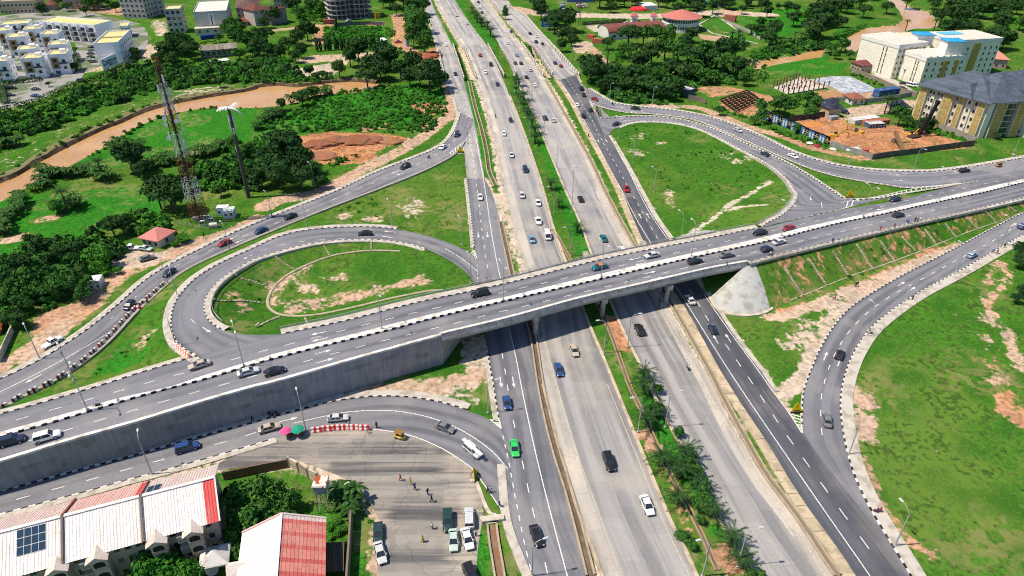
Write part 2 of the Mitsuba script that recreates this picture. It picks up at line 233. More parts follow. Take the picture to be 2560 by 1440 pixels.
# right loop and right outer ramp
ribbon('RR', 'slip_road', P("38,361.4 39.5,355.3 44.4,342.6 49.5,329.5 64.2,324.3 79.3,319.2 92.7,309.5 101.1,295.5,.4 108.4,277.9,1 111.3,265,1.5 118.4,252.2,2 126.1,244.5,2.4 136.1,239.9,2.7 150.2,238.1,2.9 160.5,238.8,2.9 179,244.8,2.8 200.4,252.8,2.6 226.4,263.2,2.4"),
    P("37.7,335.9 41.9,325.3 53.5,316.3 62.7,315.3 71.7,312.9 82.9,307.2 89.9,298.1 97.3,281.9,.4 104.3,264.8,1 109.7,249.9,2 113.4,240.8,2.6 119,232.6,3.4 125.3,227.3,4 133.6,221.9,4.6 137.4,219.2,4.8 159.7,224.7,4 189.8,236.3,2.9 213.1,244,2.4"), 'mid_asphalt', 'two lane slip road sweeping from the service road to the right edge', dz=.012)
ribbon('RL', 'loop_road', P("39.1,317.3 40.4,306.3 53.4,311 68.3,311 79.4,305.4 89,294.6 95.9,277.4,.6 102.9,260.5,1.4 106.9,246.5,2.4 109.4,229.3,3.8 109.9,217.9,4.9 110.4,214.8,5.3 110.2,207.8,5.9 115.2,207.1,6 121.7,207.8,5.9 132.2,212.6,5.4"),
    P("40,281.4 42.7,287.2 44.9,293.2 51.4,301.1 57.8,303.9 67,303.9 75.5,301.1 83.1,294.9 89,283 93.5,268.8,.6 99.4,249.8,1.6 100.1,237.1,2.8 99.5,224.7,4 97.3,215.7,5 98,215,5.3 94.7,206.9,6.1 89.5,198.6,6.7 83.7,191.9,7.2 78.5,187.5,7.5 75.8,184.2,7.8"), 'mid_asphalt', 'one way loop road bending around the right grass island onto the flyover', dz=.018)
# right bottom ramp, left bottom road
ribbon('BR', 'slip_road', P("199.8,223.3 174.2,209.8 157.8,199 136.7,184.3 118.3,172.3 106.7,164.2 98.3,157.9 90.1,151.4 83.6,144 77.9,136.6 72.6,128.7 67.85,120.84 66.18,118.07 62.83,109.81 61.09,103.8 61.36,100.02 62.11,90.28 63.26,81.03 64.09,74.92 64.43,70.29"),
    P("187.8,205.8 164.7,194.8 148.5,183.5 128.8,170 114.6,161 105.9,154.6 97.3,147.6 91.4,142.3 84.7,134.4 79.9,127.6 75.84,120.84 72.99,114.94 70.37,107.76 67.52,97.11 66.55,88.65 66.75,80.74 67.18,74.13 67.25,71.29 67.3,69.3"), 'mid_asphalt', 'slip road curving from the right edge down to the service road', dz=-.008)
ribbon('BL', 'slip_road', P("-105.28,86.63 -97.9,89.23 -89.77,92.87 -83.36,95.63 -76.73,98.48 -69.94,101.63 -62.89,104.89 -54.94,108.17 -49.92,110.65 -44.7,112.98 -39.24,114.94 -33.54,116.26 -27.61,116.62 -21.54,116.04 -15.42,114.41 -10.55,112.34 -6.37,110.23 -3.43,108.17 -1.98,105.96 0,100.76"),
    P("-101.4,81.03 -94.68,84.14 -87.7,87 -84.62,88.27 -80.39,89.88 -75.17,92.37 -70.91,93.9 -62.81,97.4 -52.96,101.89 -48.15,104.39 -42.31,105.68 -36.25,106.36 -30.04,106.48 -23.08,105.29 -18.64,103.34 -14.25,100.76 -10.5,97.83 -7.4,95 -5.69,91.6 -4.07,88.98 -.98,83.39 .12,81.03"), 'mid_asphalt', 'grey road at lower left curving past the parking lot to the service road', dz=.012)
BRIDGE = Polygon(P("-10,127.7,8.4 22,141.7,8.21 64.8,160.9,7.99 63.3,179,8.03 24.4,164,8.21 -8.3,149.2,8.38")[:, :2])
apron = P("-53.91,101.44 -48.15,104.39 -42.31,105.68 -36.25,106.36 -30.04,106.48 -23.08,105.29 -18.64,103.34 -14.25,100.76 -10.5,97.83 -7.78,94.65 -6.39,89.62 -5.44,84.59 -6.13,77.64 -6.31,71.29 -6.22,69.3 -21.99,69.3 -22.31,71.29 -24.06,77.64 -23.27,81.61 -26.29,86.44 -28.66,89.79 -33.23,93.28 -38.21,95.52 -45.09,98.37 -47.48,97.29 -51.16,96.23 -58.18,95 -58.69,96.4 -55.39,99.28")

def sub(key, side, p0, p1):
    """Part of a road's edge between two points, as a line."""
    e = roads[key][side]; ls = LineString(e[:, :2]); a, b = sorted(ls.project(Point(*q[:2])) for q in (p0, p1)); d = np.r_[0, np.cumsum(np.linalg.norm(np.diff(e[:, :2], axis=0), axis=1))]
    u = np.linspace(a, b, max(2, int((b-a)/1.0))); return np.stack([np.interp(u, d, e[:, k]) for k in range(3)], 1)


# ======== TERRAIN: heights between the road edges and the traced slope toes
pts = []
for k, r in roads.items():
    for sd in 'LR':
        e = r[sd][::2]
        if k == 'OB' and sd == 'R': e = e[e[:, 0] > 30]
        if k in ('OA', 'OB'): e = e[~shapely.contains_xy(BRIDGE.buffer(.5), e[:, 0], e[:, 1])]
        pts.append(e)
ring_line = P("-33.9,181.7,1 -43.2,182.3,1 -49.4,180.9,1 -55.4,178.6,1 -63,171,1 -66.2,164.7,1 -67.2,159.1,1 -66.5,153.1,1 -64.7,149.6,1 -60.6,146.5,1 -52.9,146.2,1 -43.2,149.9,1 -33.3,154.7,1 -22.8,158.8,1 -19.2,159,1")
ring = smooth_line(ring_line)
east_toe = smooth_line(P("68.4,150.8 74.4,154.6 80.3,157.9 88.4,162.7 96.9,167.8 105.8,172.3 114.7,176.9 132.6,186.9 142,192.6 151.3,197.6 164.1,204.3 174.5,210.3 203.4,228.4"))
pts += [ring, east_toe, offset(east_toe, -2)]
pts.append(P("-40.5,175.9,.6 -54.1,166.1,.6 -59.7,158.4,.6 -38.7,165.4,.6 -28.2,172.8,.6"))
pts.append(P("51,278.7,.4 53,256.2,.4 70.8,278.7,.4 81.2,263.4,.4 71.1,242.8,.4 86.3,242.8,.4 53.1,214.7,.4 58.9,209.5,.4 70.3,219.1,.4 80.9,223.5,.4"))
pts.append(P("-88.8,141.9,1.5 -91,130.2,2 -93.94,123.44,2.2 -82.07,122.2,4 -81.41,124.5,4.5 -88.09,118.56,3.5 -96.58,117.32,3"))
pts.append(P("-41.8,210.3 -33.3,215.6 -22.4,195.8 -18.7,205.3 -50,205.3"))
wall_top = sub('OB', 'R', P1('-220,40,0'), P("-16.6,128.4,8.37")[0])
for dd_ in (.2, 1.2): q = offset(wall_top, -dd_)[::2]; q[:, 2] = 0; pts.append(q)
cone_arc = P("54.9,156.6 55,152.7 56.5,150.1 60.1,148.9 63.7,149.2 68.4,150.8 71,152")
pts.append(cone_arc)
pts.append(P("49.6,191.7 53.3,191.2 60.3,195.8"))
gx, gy = np.meshgrid(np.linspace(-700, 700, 15), np.linspace(30, 1500, 15)); keep = (np.abs(gx) > 240) | (gy > 330) | (gy < 50)
pts.append(np.c_[gx[keep], gy[keep], 0*gx[keep]])
pts = np.vstack(pts); _, ui = np.unique(np.round(pts[:, :2], 1), axis=0, return_index=True); pts = pts[ui]
tin = LinearNDInterpolator(pts[:, :2], pts[:, 2])
allroads = shapely.union_all([r['poly'] for k, r in roads.items()])
nobridge = shapely.union_all([r['poly'].difference(BRIDGE) if k in ('OA', 'OB') else r['poly'] for k, r in roads.items()])
west_near = Polygon(np.vstack([roads['OB']['R'][:, :2], (roads['OA']['mid'])[::-1, :2]])).buffer(0)
west_near = west_near.intersection(shapely.box(-400, 0, -11.5, 400)).difference(BRIDGE.buffer(.5))
def ground_z(x, y): return np.nan_to_num(tin(np.asarray(x, float), np.asarray(y, float)))-.06
# river bed
river_n = smooth_line(P("-194,227.4 -192.4,238.5 -189.8,242.5 -189.9,260.1 -187.7,273.5 -185.5,286.3 -183.1,297.6 -179.4,304.8 -176.9,319.2 -168.6,332.7 -157.3,342.6 -146.3,349.4 -133.9,357.7 -135.4,362.6 -122.4,366.3 -114,361.4 -103.1,368.9 -95,371.4 -85.5,374 -73,368.9"), 2.)
river_s = smooth_line(P("-184.8,213.5 -182.7,223.3 -182.7,227.8 -179.7,237.4 -177,250.3 -174.7,265.9 -172.2,278.2 -172.2,294.9 -167.9,313.3 -161,319.2 -151.5,327.4 -138.9,328.4 -124.3,327.4 -107.9,333.8 -103.9,349.4 -93,349.4 -83.9,351.8 -74.6,357.7"), 2.)
river_poly = Polygon(np.vstack([river_n[:, :2], river_s[::-1, :2]])).buffer(0)
river2 = Polygon(P("142.6,404.7 152.7,417 171.3,425 187.6,438.3 195.4,443.5 186.5,426.6 168.6,417 159.1,412.3 149.3,406.2 140.8,398.8")[:, :2]).buffer(0)
river3 = Polygon(P("214.8,457.9 227.1,477.1 252.6,506.4 267.8,510.8 279.5,515.4 294.9,539.1 308.5,575.7 317.7,610.8 330.2,650.1 339.6,650.1 325.5,610.8 317.6,581.3 323,564.8 319,549.1 304.4,515.4 294,506.4 282.7,506.4 267.1,493.4 250.4,481.1 229.5,454.2 216,436.6 213.3,440")[:, :2]).buffer(0)
rivers = shapely.union_all([river_poly, river2, river3])
# masks: bare soil amount and how red it is
SOIL = []   # (polygon, amount, redness)
def soil(s, red, amt=1.0): SOIL.append((Polygon(s[:, :2]).buffer(0), amt, red))
def soil_line(s, w, red, amt=1.0): SOIL.append((LineString(smooth_line(s)[:, :2]).buffer(w), amt, red, 2.2))
soil(P("-92,281.4 -88.1,286.3 -79.6,289.7 -71.1,288 -59.4,288 -44,281.4 -43,278.2 -51.6,275 -56.5,264.4 -54.2,257.2 -61.2,254.4 -74.9,254.4 -82.3,267.4 -85.9,275"), .95)
soil(P("-48.2,329.5 -40.6,331.6 -33.7,327.4 -33.6,319.2 -38.7,313.3 -45.6,319.2"), .9)
soil(P("-44.2,302.1 -37.9,305.7 -34.6,309.5 -33.3,302.1 -35.6,294.9 -42.8,294.9"), .9)
soil(P("-66.8,296.7 -63.6,298.4 -62.1,293.2 -64.7,291.4"), .8); soil(P("-60.3,300.2 -55.4,300.2 -55.2,294.9 -59.4,294.9"), .8)
soil_line(P("-33.4,366.3 -30.3,342.6 -28.3,325.3 -28.9,315.3 -32.7,302.1 -38.5,283 -45.2,268.9 -51.6,257.2 -57.8,247.7 -63.4,237.4 -67.4,226.7 -83.2,219.9 -85.8,214.5"), 2.6, .55)
soil_line(P("-85.7,205.3 -90.3,196.7 -94.8,191.2 -98.8,188.6 -102.1,183.5 -106.2,178.5 -110,173.8 -112.7,167 -113.3,160.7 -113.6,152.7 -113.9,145.2 -114.4,139.4 -116,133.3 -117.7,128.1 -120.01,124.18"), 2.4, .6)
soil(P("-120.2,179.3 -120.2,182.6 -116.9,184.3 -112,182.6 -107.7,180.2 -108.7,175.4 -113.6,173.8 -117.5,175.4"), .35)
soil(P("-123.6,146.4 -121.5,148.9 -116.1,152 -113.5,154 -110.7,152.7 -111.9,144 -112.8,138.3 -116.6,136"), .7)
soil_line(P("-114.7,141.1 -115,133.9 -116.1,128.1"), 2., .5)
soil_line(P("-158.8,189.5 -155.4,192.1"), 2.0, .5, .9); soil_line(P("-157.4,204.3 -153.2,206.3"), 1.5, .6, .8)
soil(P("-54.1,417 -51.7,440 -48.7,443.5 -44,410.8 -52.7,404.7"), .9)
soil_line(P("-87.1,549.1 -80.4,515.4 -75.9,489.3 -74.2,457.9 -65,440 -57.6,420.1"), 4, .75)
soil_line(P("-125.1,457.9 -133.6,493.4 -138.5,506.4 -130.1,510.8"), 3, .8); soil_line(P("-175.5,489.3 -151.5,502 -139.6,510.8"), 3, .6)
soil(P("-128.7,410.8 -120.8,423.4 -103.8,426.6 -94.7,429.9 -77.8,436.6 -76.7,429.9 -97,417 -117,407.7"), .45); soil(P("-126.2,390.3 -114.8,398.8 -101.4,407.7 -96.4,413.9 -100.3,382 -111.4,379.3 -124.6,384.7"), .3)
soil(P("-111.9,520 -95.3,524.6 -92.1,510.8 -100.7,510.8"), .8)
# expressway margins
for k, side, w, am, rd in (('M1', 'L', 1.6, 1., .2), ('M2', 'R', .8, .9, .2), ('W', 'R', .6, 1., .3), ('E0', 'R', .6, .8, .3), ('E0', 'L', .8, .9, .3), ('E', 'L', 1.2, 1., .2), ('E', 'R', .7, .8, .3), ('W', 'L', .5, .6, .3)):
    SOIL.append((LineString(roads[k][side][:, :2]).buffer(w), am, rd, 1.8))
soil_line(P("27.46,104.58 29.1,101.14"), .8, .7); soil_line(P("30.01,95.7 31.06,90.28 31.79,86.44 32.29,80.74"), .3, .8, .6); soil(P("35.9,76 38.38,76.54 38.88,74.13 37.24,72.31 35.03,74.39"), .8); soil_line(P("25.1,146.4 27.2,140.5 28.5,135.5"), 1.3, .85)
soil_line(P("0,520 5.5,493.4 11.3,461.6"), 3., .25)
soil(P("-95.48,83.09 -86.12,86.44 -75.46,90.28 -66.74,93.96 -58.75,96.58 -58.18,95 -66.03,92.27 -74.68,88.65 -85.25,84.9 -94.53,81.61"), .35, .95)
soil_line(P("-33.56,93.62 -28.69,89.95 -26.29,86.44 -23.32,81.91 -24.06,77.64 -22.31,71.29"), 1.0, .5, .8)
# right side
soil(P("67.4,147.6 78.2,153.3 88.1,157.3 97,163.5 105.3,167.8 115.1,173.8 130,183.5 138.8,188.1 141.4,186.9 123,173.8 106.4,163.5 95.9,156.6 88.9,152 88,153.3 79.3,151.4 70.7,147"), .4)
soil(P("67.3,136.6 74.9,144 82.3,147 82.9,144 78.3,139.4 71.8,134.4 69,133.9"), .35, .8)
soil_line(P("88.6,151.4 80.3,141.1 73.8,132.8 67.58,121.78 62.01,118.07"), 1.5, .3)
soil_line(P("135.9,164.9 141.4,172.3 146.7,177.7 145.7,172.3 139.2,163.5 134.1,159.3 130.6,156.6 127.9,151.4 125.7,144"), .6, .6, .8)
soil(P("119.5,140.5 120.9,139.4 116.6,133.3 114.7,132.8"), .5, .55); soil(P("113.5,129.7 117,130.7 117.7,128.1 114.6,126.6"), .75, .7); soil(P("111.86,124.66 114.76,122.73 114.22,120.84 111.15,120.84"), .6, .6)
soil(P("124,149.5 125.7,148.3 123.6,145.2 122.6,145.8"), .5, .5); soil_line(P("126.3,141.7 123.2,133.9 121.6,126.6"), .8, .5)
soil(P("109.91,111.91 112.79,112.77 109.88,108.17 108.13,108.58"), .8); soil_line(P("111.36,117.16 108.45,111.91"), 1.0, .8)
soil_line(P("77.5,117.16 73.84,110.23 70.9,100.76 70.17,92.94 69.58,84.9 70.48,79.6 72.88,74.92"), .25, .7, .8)
soil(P("-49.62,96.4 -44.87,98.55 -37.72,95.7 -30.61,91.93 -30.93,90.93 -37.15,93.28 -44.19,96.05 -48.13,95"), .25, .9)
for s in (P("78.11,114.06"), P("75.76,107.36"), P("76.26,109.81"), P("78.57,116.49"), P("74.72,104.97")): SOIL.append((Point(s[0, :2]).buffer(1.3), 1., .5))
soil(P("74.7,170.8 80.8,173.8 79.3,167 75.2,164.9 73.3,166.3"), .85, .65); soil(P("107.4,185.1 111.5,186 107.8,178.5 106.1,179.3"), .8, .6); soil_line(P("89.6,176.2 89.7,167"), 1.2, .6, .4); soil_line(P("124,192.1 123.5,184.3"), 1.2, .7, .4)
soil_line(P("134.3,195.8 133.6,188.6"), 1.0, .4, .4)
soil(P("81.1,176.9 107.2,187.7 133.6,198.5 179,218.8 174.9,212.4 141.9,193.9 107.3,173.8 80.5,158.6 71.4,153.3"), .85, .47)
# left islands
soil(P("-62.9,152.7 -55.1,154.6 -44.9,157.9 -34.5,162 -25.8,167.8 -23.4,163.5 -30.7,161.4 -41,156.6 -50.7,151.4 -58.1,149.5"), .55, .8)
soil(P("-67.8,160.7 -64.5,164.9 -62.7,169.3 -59,173 -62.3,167.8 -64.5,162 -64.2,154.6 -61.8,151.4 -65.8,155.3"), .5, .75)
soil(P("-61.3,164.2 -55.5,162 -53.5,158.6 -59.3,160.7"), .4, .75); soil(P("-53.5,166.3 -49.2,167.8 -48.7,165.6 -52.6,164.2"), .45, .7)
soil(P("-58.4,207.3 -54.5,210.3 -54.6,206.3 -57.1,205.3"), .4, .75); soil(P("-40.3,218.8 -31.5,219.9 -30.8,205.3 -34.5,206.3 -38.8,214.5"), .3, .6); soil(P("-49.1,205.3 -43.4,206.3 -43.7,202.4 -47.4,203.3"), .4, .7)
soil(P("-9.6,224.4 0,226.7 0,205.3 -4,204.3 -6.8,210.3"), .25)
soil(P("-11.1,139.4 -6.8,139.4 -5.58,122.73 -10.13,120.84"), .25); soil(P("-36.99,118.52 -28.18,120.37 -16.13,122.73 -6.86,123.69 -8.58,120.37 -13.41,119.44 -15.57,116.26 -21.67,117.16 -30.78,117.61"), .5)
soil(P("-12.64,117.16 -8.47,118.07 -8.92,114.94 -11.89,114.94"), .3, .8)
soil_line(P("-91.2,136.6 -87.9,140.5"), .5, .3, .9)
soil(P("-74.8,152.7 -68.6,147 -68.7,145.2 -72.8,148.9"), .6, .7); soil(P("-92.1,133.3 -89.1,135.5 -88.1,131.8 -90.2,130.7"), .5, .6)
# right loop island
soil(P("84.8,264.4 88.8,262.9 89.2,253.1 95.5,260.1 94.9,254.4 88.9,251.7 84.6,257.2"), .3, .6); soil(P("54.2,284.7 57.1,288 56,281.4 54.1,279.8"), .4, .7); soil(P("49.4,267.4 53.5,265.9 51.7,261.5 48.7,262.9"), .35, .7); soil(P("60.6,275 64.3,276.6 63.1,273.5"), .35, .7)
soil(P("55.4,226.7 57.8,226.7 54.7,213.5 54.6,219.9"), .4, .6)
soil_line(P("54.1,191.2 63.1,200.4 71,207.3 79.3,217.7 93.5,230.2"), .35, .2, .9); soil_line(P("62,199.5 71,207.3 77.3,207.3 84.2,206.3"), .3, .15, .9)
# building site and lands at upper right
soil(P("125.4,302.1 145.2,309.5 150.5,305.7 150.8,294.9 150.6,291.4 157.6,291.4 171,294.9 178.8,288 182.4,278.2 187.3,268.9 180.5,264.4 159.9,260.1 142.3,254.4 140.6,260.1 137.9,271.9 132.4,273.5 128.7,286.3"), .9)
soil_line(P("111.9,288 117.2,278.2 121.8,267.4 127.2,261.5 134.5,255.8 138.9,253.7"), 1.8, .75); soil_line(P("161.5,317.3 174.3,323.3 189.1,327.4 195,331.6"), 4, .5); soil(P("157.2,319.2 167,321.2 182.6,327.4 194,329.5 188.9,319.2 177,315.3 161.9,309.5 154.2,305.7"), .45)
soil(P("152.3,347.1 165,351.8 167.7,344.8 158.8,335.9 151,338.1"), .6); soil(P("129.1,342.6 132.3,335.9 129.6,331.6 125.3,330.6"), .9); soil(P("175.4,347.1 184.6,349.4 176,335.9 168.9,338.1"), .6)
soil(P("96,356.5 109.7,361.4 123.1,349.4 129.1,342.6 126.3,333.8 121.1,333.8 115.6,347.1 100.9,342.6"), .8, .9); soil(P("102.6,333.8 111,340.3 119.7,333.8 114.9,313.3 106.1,313.3 103,325.3"), .85)
soil_line(P("66,327.4 77.3,325.3 90.2,325.3 94.1,315.3 102.5,300.2 111.3,286.3"), 1.8, .6); soil(P("69.9,327.4 78.1,329.5 77.7,324.3 70.5,323.3"), .4)
soil(P("47.2,436.6 52,443.5 55.3,413.9 55.4,401.8 50.2,410.8"), .6); soil(P("40.3,454.2 48.6,461.6 51,450.6 42.5,429.9 39.4,433.2"), .4)
soil_line(P("15.4,556.9 40.5,549.1 80.4,544 120.5,544 154.5,559.5 173.6,554.2 194.5,549.1"), 8, .25); soil(P("53.2,510.8 76.6,515.4 96.5,520 114.8,524.6 111.2,506.4 87.1,485.1 84.8,506.4 56.7,489.3"), .15, .9); soil(P("163.4,570.2 178.7,564.8 172.2,549.1 156.7,544"), .5)
soil(P("84.1,382 90.7,393.1 90.9,379.3 82.8,371.4"), .4); soil(P("139.8,413.9 149.5,417 144.1,404.7 137.9,404.7"), .5); soil(P("127.9,481.1 139.5,477.1 143.5,465.4 135.5,461.6 126,469.2"), .6); soil(P("144.4,510.8 151.8,517.7 155.8,510.8 148.3,504.2"), .35)
soil_line(P("2.1,575.7 9.4,567.5 15.4,556.9"), 6, .5)
# upper left lands
soil(P("-263.7,529.4 -251.8,520 -232.4,481.1 -236.9,477.1 -252.6,506.4"), .3, .9); soil(P("-238.1,454.2 -223,447 -210.2,436.6 -208.6,423.4 -219.4,417"), .35); soil(P("-256.3,429.9 -244.9,433.2 -222.9,410.8 -231.3,390.3 -238.1,387.5"), .35, .8)
soil(P("-206,260.1 -207.1,279.8 -201.4,289.7 -198.7,302.1 -197,305.7 -194.8,294.9 -195.7,279.8 -195.2,264.4 -195.5,251.7 -197.3,246.3"), .3, .35); soil(P("-198.7,302.1 -192.7,319.2 -186.9,333.8 -175.8,344.8 -172.9,338.1 -179.7,325.3 -185.7,311.4 -192.4,294.9"), .3, .3); soil(P("-173.7,349.4 -162.7,356.5 -150.5,361.4 -147.1,351.8 -159.6,344.8 -168.5,340.3"), .3, .55)
soil(P("-133.8,267.4 -127.4,273.5 -125,264.4 -130.4,261.5"), .5, .9); soil(P("-138.9,335.9 -129.1,342.6 -118.3,351.8 -109.1,335.9 -124.3,327.4 -133.5,331.6"), .3, 1.)
soil(P("-350.8,575.7 -310.7,575.7 -295.7,549.1 -310.5,554.2 -336.5,564.8"), .7)
SOIL.append((rivers.buffer(1.2), .75, .55))
LUSH = [Polygon(s[:, :2]).buffer(0) for s in (P("0,361.4 3.9,333.8 11.2,275 15.9,226.7 19.3,226.7 14.9,270.4 8.4,327.4 3.5,358.9"), P("29.48,120.84 29.71,104.58 34.28,90.93 36.74,73.87 40.41,73.87 37.63,86.75 33.63,104.58 31.46,118.07"), P("15.9,226.7 20.2,226.7 24.3,180.2 20.2,179.3"), P("-182.5,219.9 -130.2,233.7 -118.7,207.3 -133,205.3 -133.8,193 -146.2,185.1 -157.1,180.2"), P("-182,226.7 -173.4,247.7 -170.6,275 -167.6,305.7 -160.2,317.3 -123.7,325.3 -110.4,279.8 -128.9,268.9 -145.7,257.2 -161.4,246.3"), P("-102.7,319.2 -93,349.4 -71.8,361.4 -50.6,361.4 -32.3,342.6 -29.8,311.4 -36.1,288 -71.8,291.4 -93.9,286.3 -106.8,271.9 -117.5,305.7"), P("149.7,407.7 189.3,423.4 184,407.7 196.8,404.7 178.5,382 156.3,382 143.3,387.5"), P("216.8,436.6 252.1,477.1 294,506.4 299.7,506.4 281,481.1 246.7,465.4 220.4,429.9"), P("-134.8,506.4 -91.4,506.4 -83.1,454.2 -121.6,454.2"), P("202.9,575.7 234.6,575.7 209.2,506.4 179.3,473.1 180.9,506.4"), P("167.4,539.1 189.7,534.2 168,465.4 164,493.4"), P("-46.8,610.8 -42.4,610.8 -10.3,454.2 -15.4,454.2"), P("-51,529.4 -46.1,529.4 -32.5,454.2 -37.7,454.2"), P("-89.4,144 -86.1,139.4 -86.5,126.1 -90.5,121.31 -96.65,121.31 -94.9,133.9"), P("-25.2,371.4 -20.2,371.4 -8.5,257.2 -4.4,229 -8.6,231.4 -15.7,288"), P("-36.3,447 -31.3,447 -20.2,371.4 -24.5,371.4"), P("222.9,493.4 248.8,510.8 256.5,515.4 227.2,473.1 209,454.2"), P("-29.14,89.62 -26.54,86.44 -23.67,71.29 -26.6,71.29"), P("-6.3,81.61 -3.62,81.03 -2.93,71.29 -6.09,71.29"))]
def mask_of(x, y):
    u = np.zeros(len(x)); red = np.full(len(x), .45)
    for poly, amt, rd, *fo in SOIL:
        x0, y0, x1, y1 = poly.bounds; w = np.where((x > x0-3) & (x < x1+3) & (y > y0-3) & (y < y1+3))[0]
        if not len(w): continue
        d = shapely.distance(poly, shapely.points(x[w], y[w])); a = np.clip(1-d/(fo[0] if fo else 3.2), 0, 1)*amt
        m = a > u[w]; u[w[m]] = a[m]
        inn = a > .02; red[w[inn]] = rd
    for poly in LUSH:
        x0, y0, x1, y1 = poly.bounds; w = np.where((x > x0) & (x < x1) & (y > y0) & (y < y1) & (u < .25))[0]
        if len(w): w = w[shapely.contains_xy(poly, x[w], y[w])]; u[w] = -1.
    return u, red
def axis(parts): return np.unique(np.concatenate([np.arange(a, b, s) for a, b, s in parts]))
for key_, src_, sg in (('S1', roads['M1']['L'], 1), ('S2', roads['M2']['R'], -1)): ribbon(key_, 'hard_shoulder', src_ if sg > 0 else offset(src_, -2.9), offset(src_, 2.9) if sg > 0 else src_, 'shoulder_material', 'sandy hard shoulder on the ' + ('left' if sg > 0 else 'right') + ' side of the expressway', dz=.012)
xs = axis([(-900, -420, 20), (-420, -240, 4), (-240, -130, 2), (-130, 130, 1.0), (130, 240, 2), (240, 420, 4), (420, 901, 20)])
ys = axis([(30, 60, 2), (60, 250, 1.0), (250, 400, 2), (400, 640, 4), (640, 1500, 40)])
X, Y = np.meshgrid(xs, ys); x, y = X.ravel(), Y.ravel()
z = ground_z(x, y)
lowpoly = nobridge.buffer(-.5); shapely.prepare(lowpoly); inside = shapely.contains_xy(lowpoly, x, y); z[inside] -= .6
inside = shapely.contains_xy(west_near, x, y); z[inside] = -.3
d = shapely.distance(rivers, shapely.points(x, y)); bed = np.clip(1-d/5, 0, 1); z -= 1.6*bed*bed*(3-2*bed); z[d <= 0] -= .8
inside = shapely.contains_xy(BRIDGE.buffer(2.).intersection(shapely.box(-60, 0, 20, 400)), x, y); z[inside] = np.minimum(z[inside], -.1)
for s in (P("-36.5,447 -31.4,448.8 -19.6,374 -25.3,372.7"), P("-15.4,452.4 -8.4,454.2 2.2,382 -4,378"), P("12.7,448.8 14.8,447 22.7,378 16.4,376.7")):
    inside = shapely.contains_xy(Polygon(s[:, :2]).buffer(1.), x, y); z[inside] -= 3.6
u, red = mask_of(x, y)
nx, ny = len(xs), len(ys); i = (np.arange(ny-1)[:, None]*nx+np.arange(nx-1)[None]).ravel(); f = np.stack([i, i+1, i+nx+1, i+nx], 1); f = np.vstack([f[:, [0, 1, 2]], f[:, [0, 2, 3]]])
scene['ground'] = mikit.ply((np.c_[x, y, z], f), 'ground_material', smooth=True, uv=np.c_[u, red]); tag('ground', 'grass and bare red soil covering the land around the interchange', kind='structure')
# dark cut bank on the far side of the river
bn_ = resample(river_n, step=2.); wv = np.interp(np.arange(len(bn_)), np.arange(0, len(bn_)+9, 3), rng.random(len(bn_)//3+3))[:, None]; q0 = offset(bn_, -.8); q1 = q0+(offset(bn_, 1.)-bn_)*(.5+1.6*wv); q2 = q1+(offset(bn_, 1.)-bn_)*(2.5+4.5*wv[::-1]); mb_ = MB(); strip(mb_, q0, q1, (.085, .060, .038), -1.3, .18, flip=True); strip(mb_, q1, q2, (.16, .165, .075), .18, -.02, flip=True); mb_.build('river_bank', 'weathered'); tag('river_bank', 'dark eroded earth bank along the far side of the river', kind='structure')
# river water
def water_fn(p, n, uv): return mix((.37, .200, .075), (.47, .290, .135), fbm(p.x*.05, p.y*.08, 2., 3))
scene['water_material'] = two({'type': 'principled', 'base_color': mikit.proc(water_fn), 'roughness': .15, 'specular': .32})
for nm, pl in (('river', river_poly), ('river', river2), ('river', river3)):
    k = numbered(nm); v, f = drape_poly(pl.buffer(3.0), lambda a, b: 0*a-1.25, 30); scene[k] = mikit.ply((v, f), 'water_material'); tag(k, 'muddy brown river water', kind='structure')
labels['river']['label'] = 'muddy brown river winding through bushes at left'; labels['river_001']['label'] = 'short reach of brown stream behind the trees at right'; labels['river_002']['label'] = 'muddy brown river bend beyond the white hotel'
v, f = drape_poly(Polygon(apron[:, :2]).buffer(1.2).buffer(-1.6).buffer(.6), lambda a, b: 0*a+.006, 8); scene['parking_apron'] = mikit.ply((v, f), 'apron_material', uv=v[:, :2]); tag('parking_apron', 'worn grey paved lot with tyre marks at lower left', kind='structure')


# ======== PAINTED MARKINGS
WHITE, YELLOWISH = (.78, .78, .76), (.50, .45, .34)
def lay(key, pts, step=1.0, lift=.022):
    p = smooth_line(pts, step); p[:, 2] = [locate(key, q)[2]+lift for q in p]; return p
stuffm = {}
def paint(key, p, w, col=WHITE, part='lane_line', single=True):
    mb = MB(); strip(mb, offset(p, w/2), offset(p, -w/2), col, flip=False)
    if single: mb.build(f"{roads[key]['key']}__{part}_{numbered(roads[key]['key']+part).rsplit(part)[-1][1:] or '000'}", 'matte')
    else:
        b = stuffm.setdefault((key, part), MB()); b.add(np.vstack(mb.v), np.vstack(mb.f), col)
def solid(key, pts, w=.16, col=WHITE): paint(key, lay(key, pts), w, col, 'edge_line')
def dashed(key, pts, dash=2.2, period=5.9, w=.16):
    p = lay(key, pts, .5); d = np.r_[0, np.cumsum(np.linalg.norm(np.diff(p[:, :2], axis=0), axis=1))]
    for a in np.arange(1, d[-1]-dash, period):
        u = np.linspace(a, a+dash, 3); q = np.stack([np.interp(u, d, p[:, k]) for k in range(3)], 1)
        paint(key, q, w, WHITE, 'lane_dash' if q[0, 1] < 185 else 'far_lane_dashes', q[0, 1] < 185)
ARROW = np.array([[-1.9, -.09], [.6, -.09], [.6, -.42], [1.9, 0], [.6, .42], [.6, .09], [-1.9, .09]])
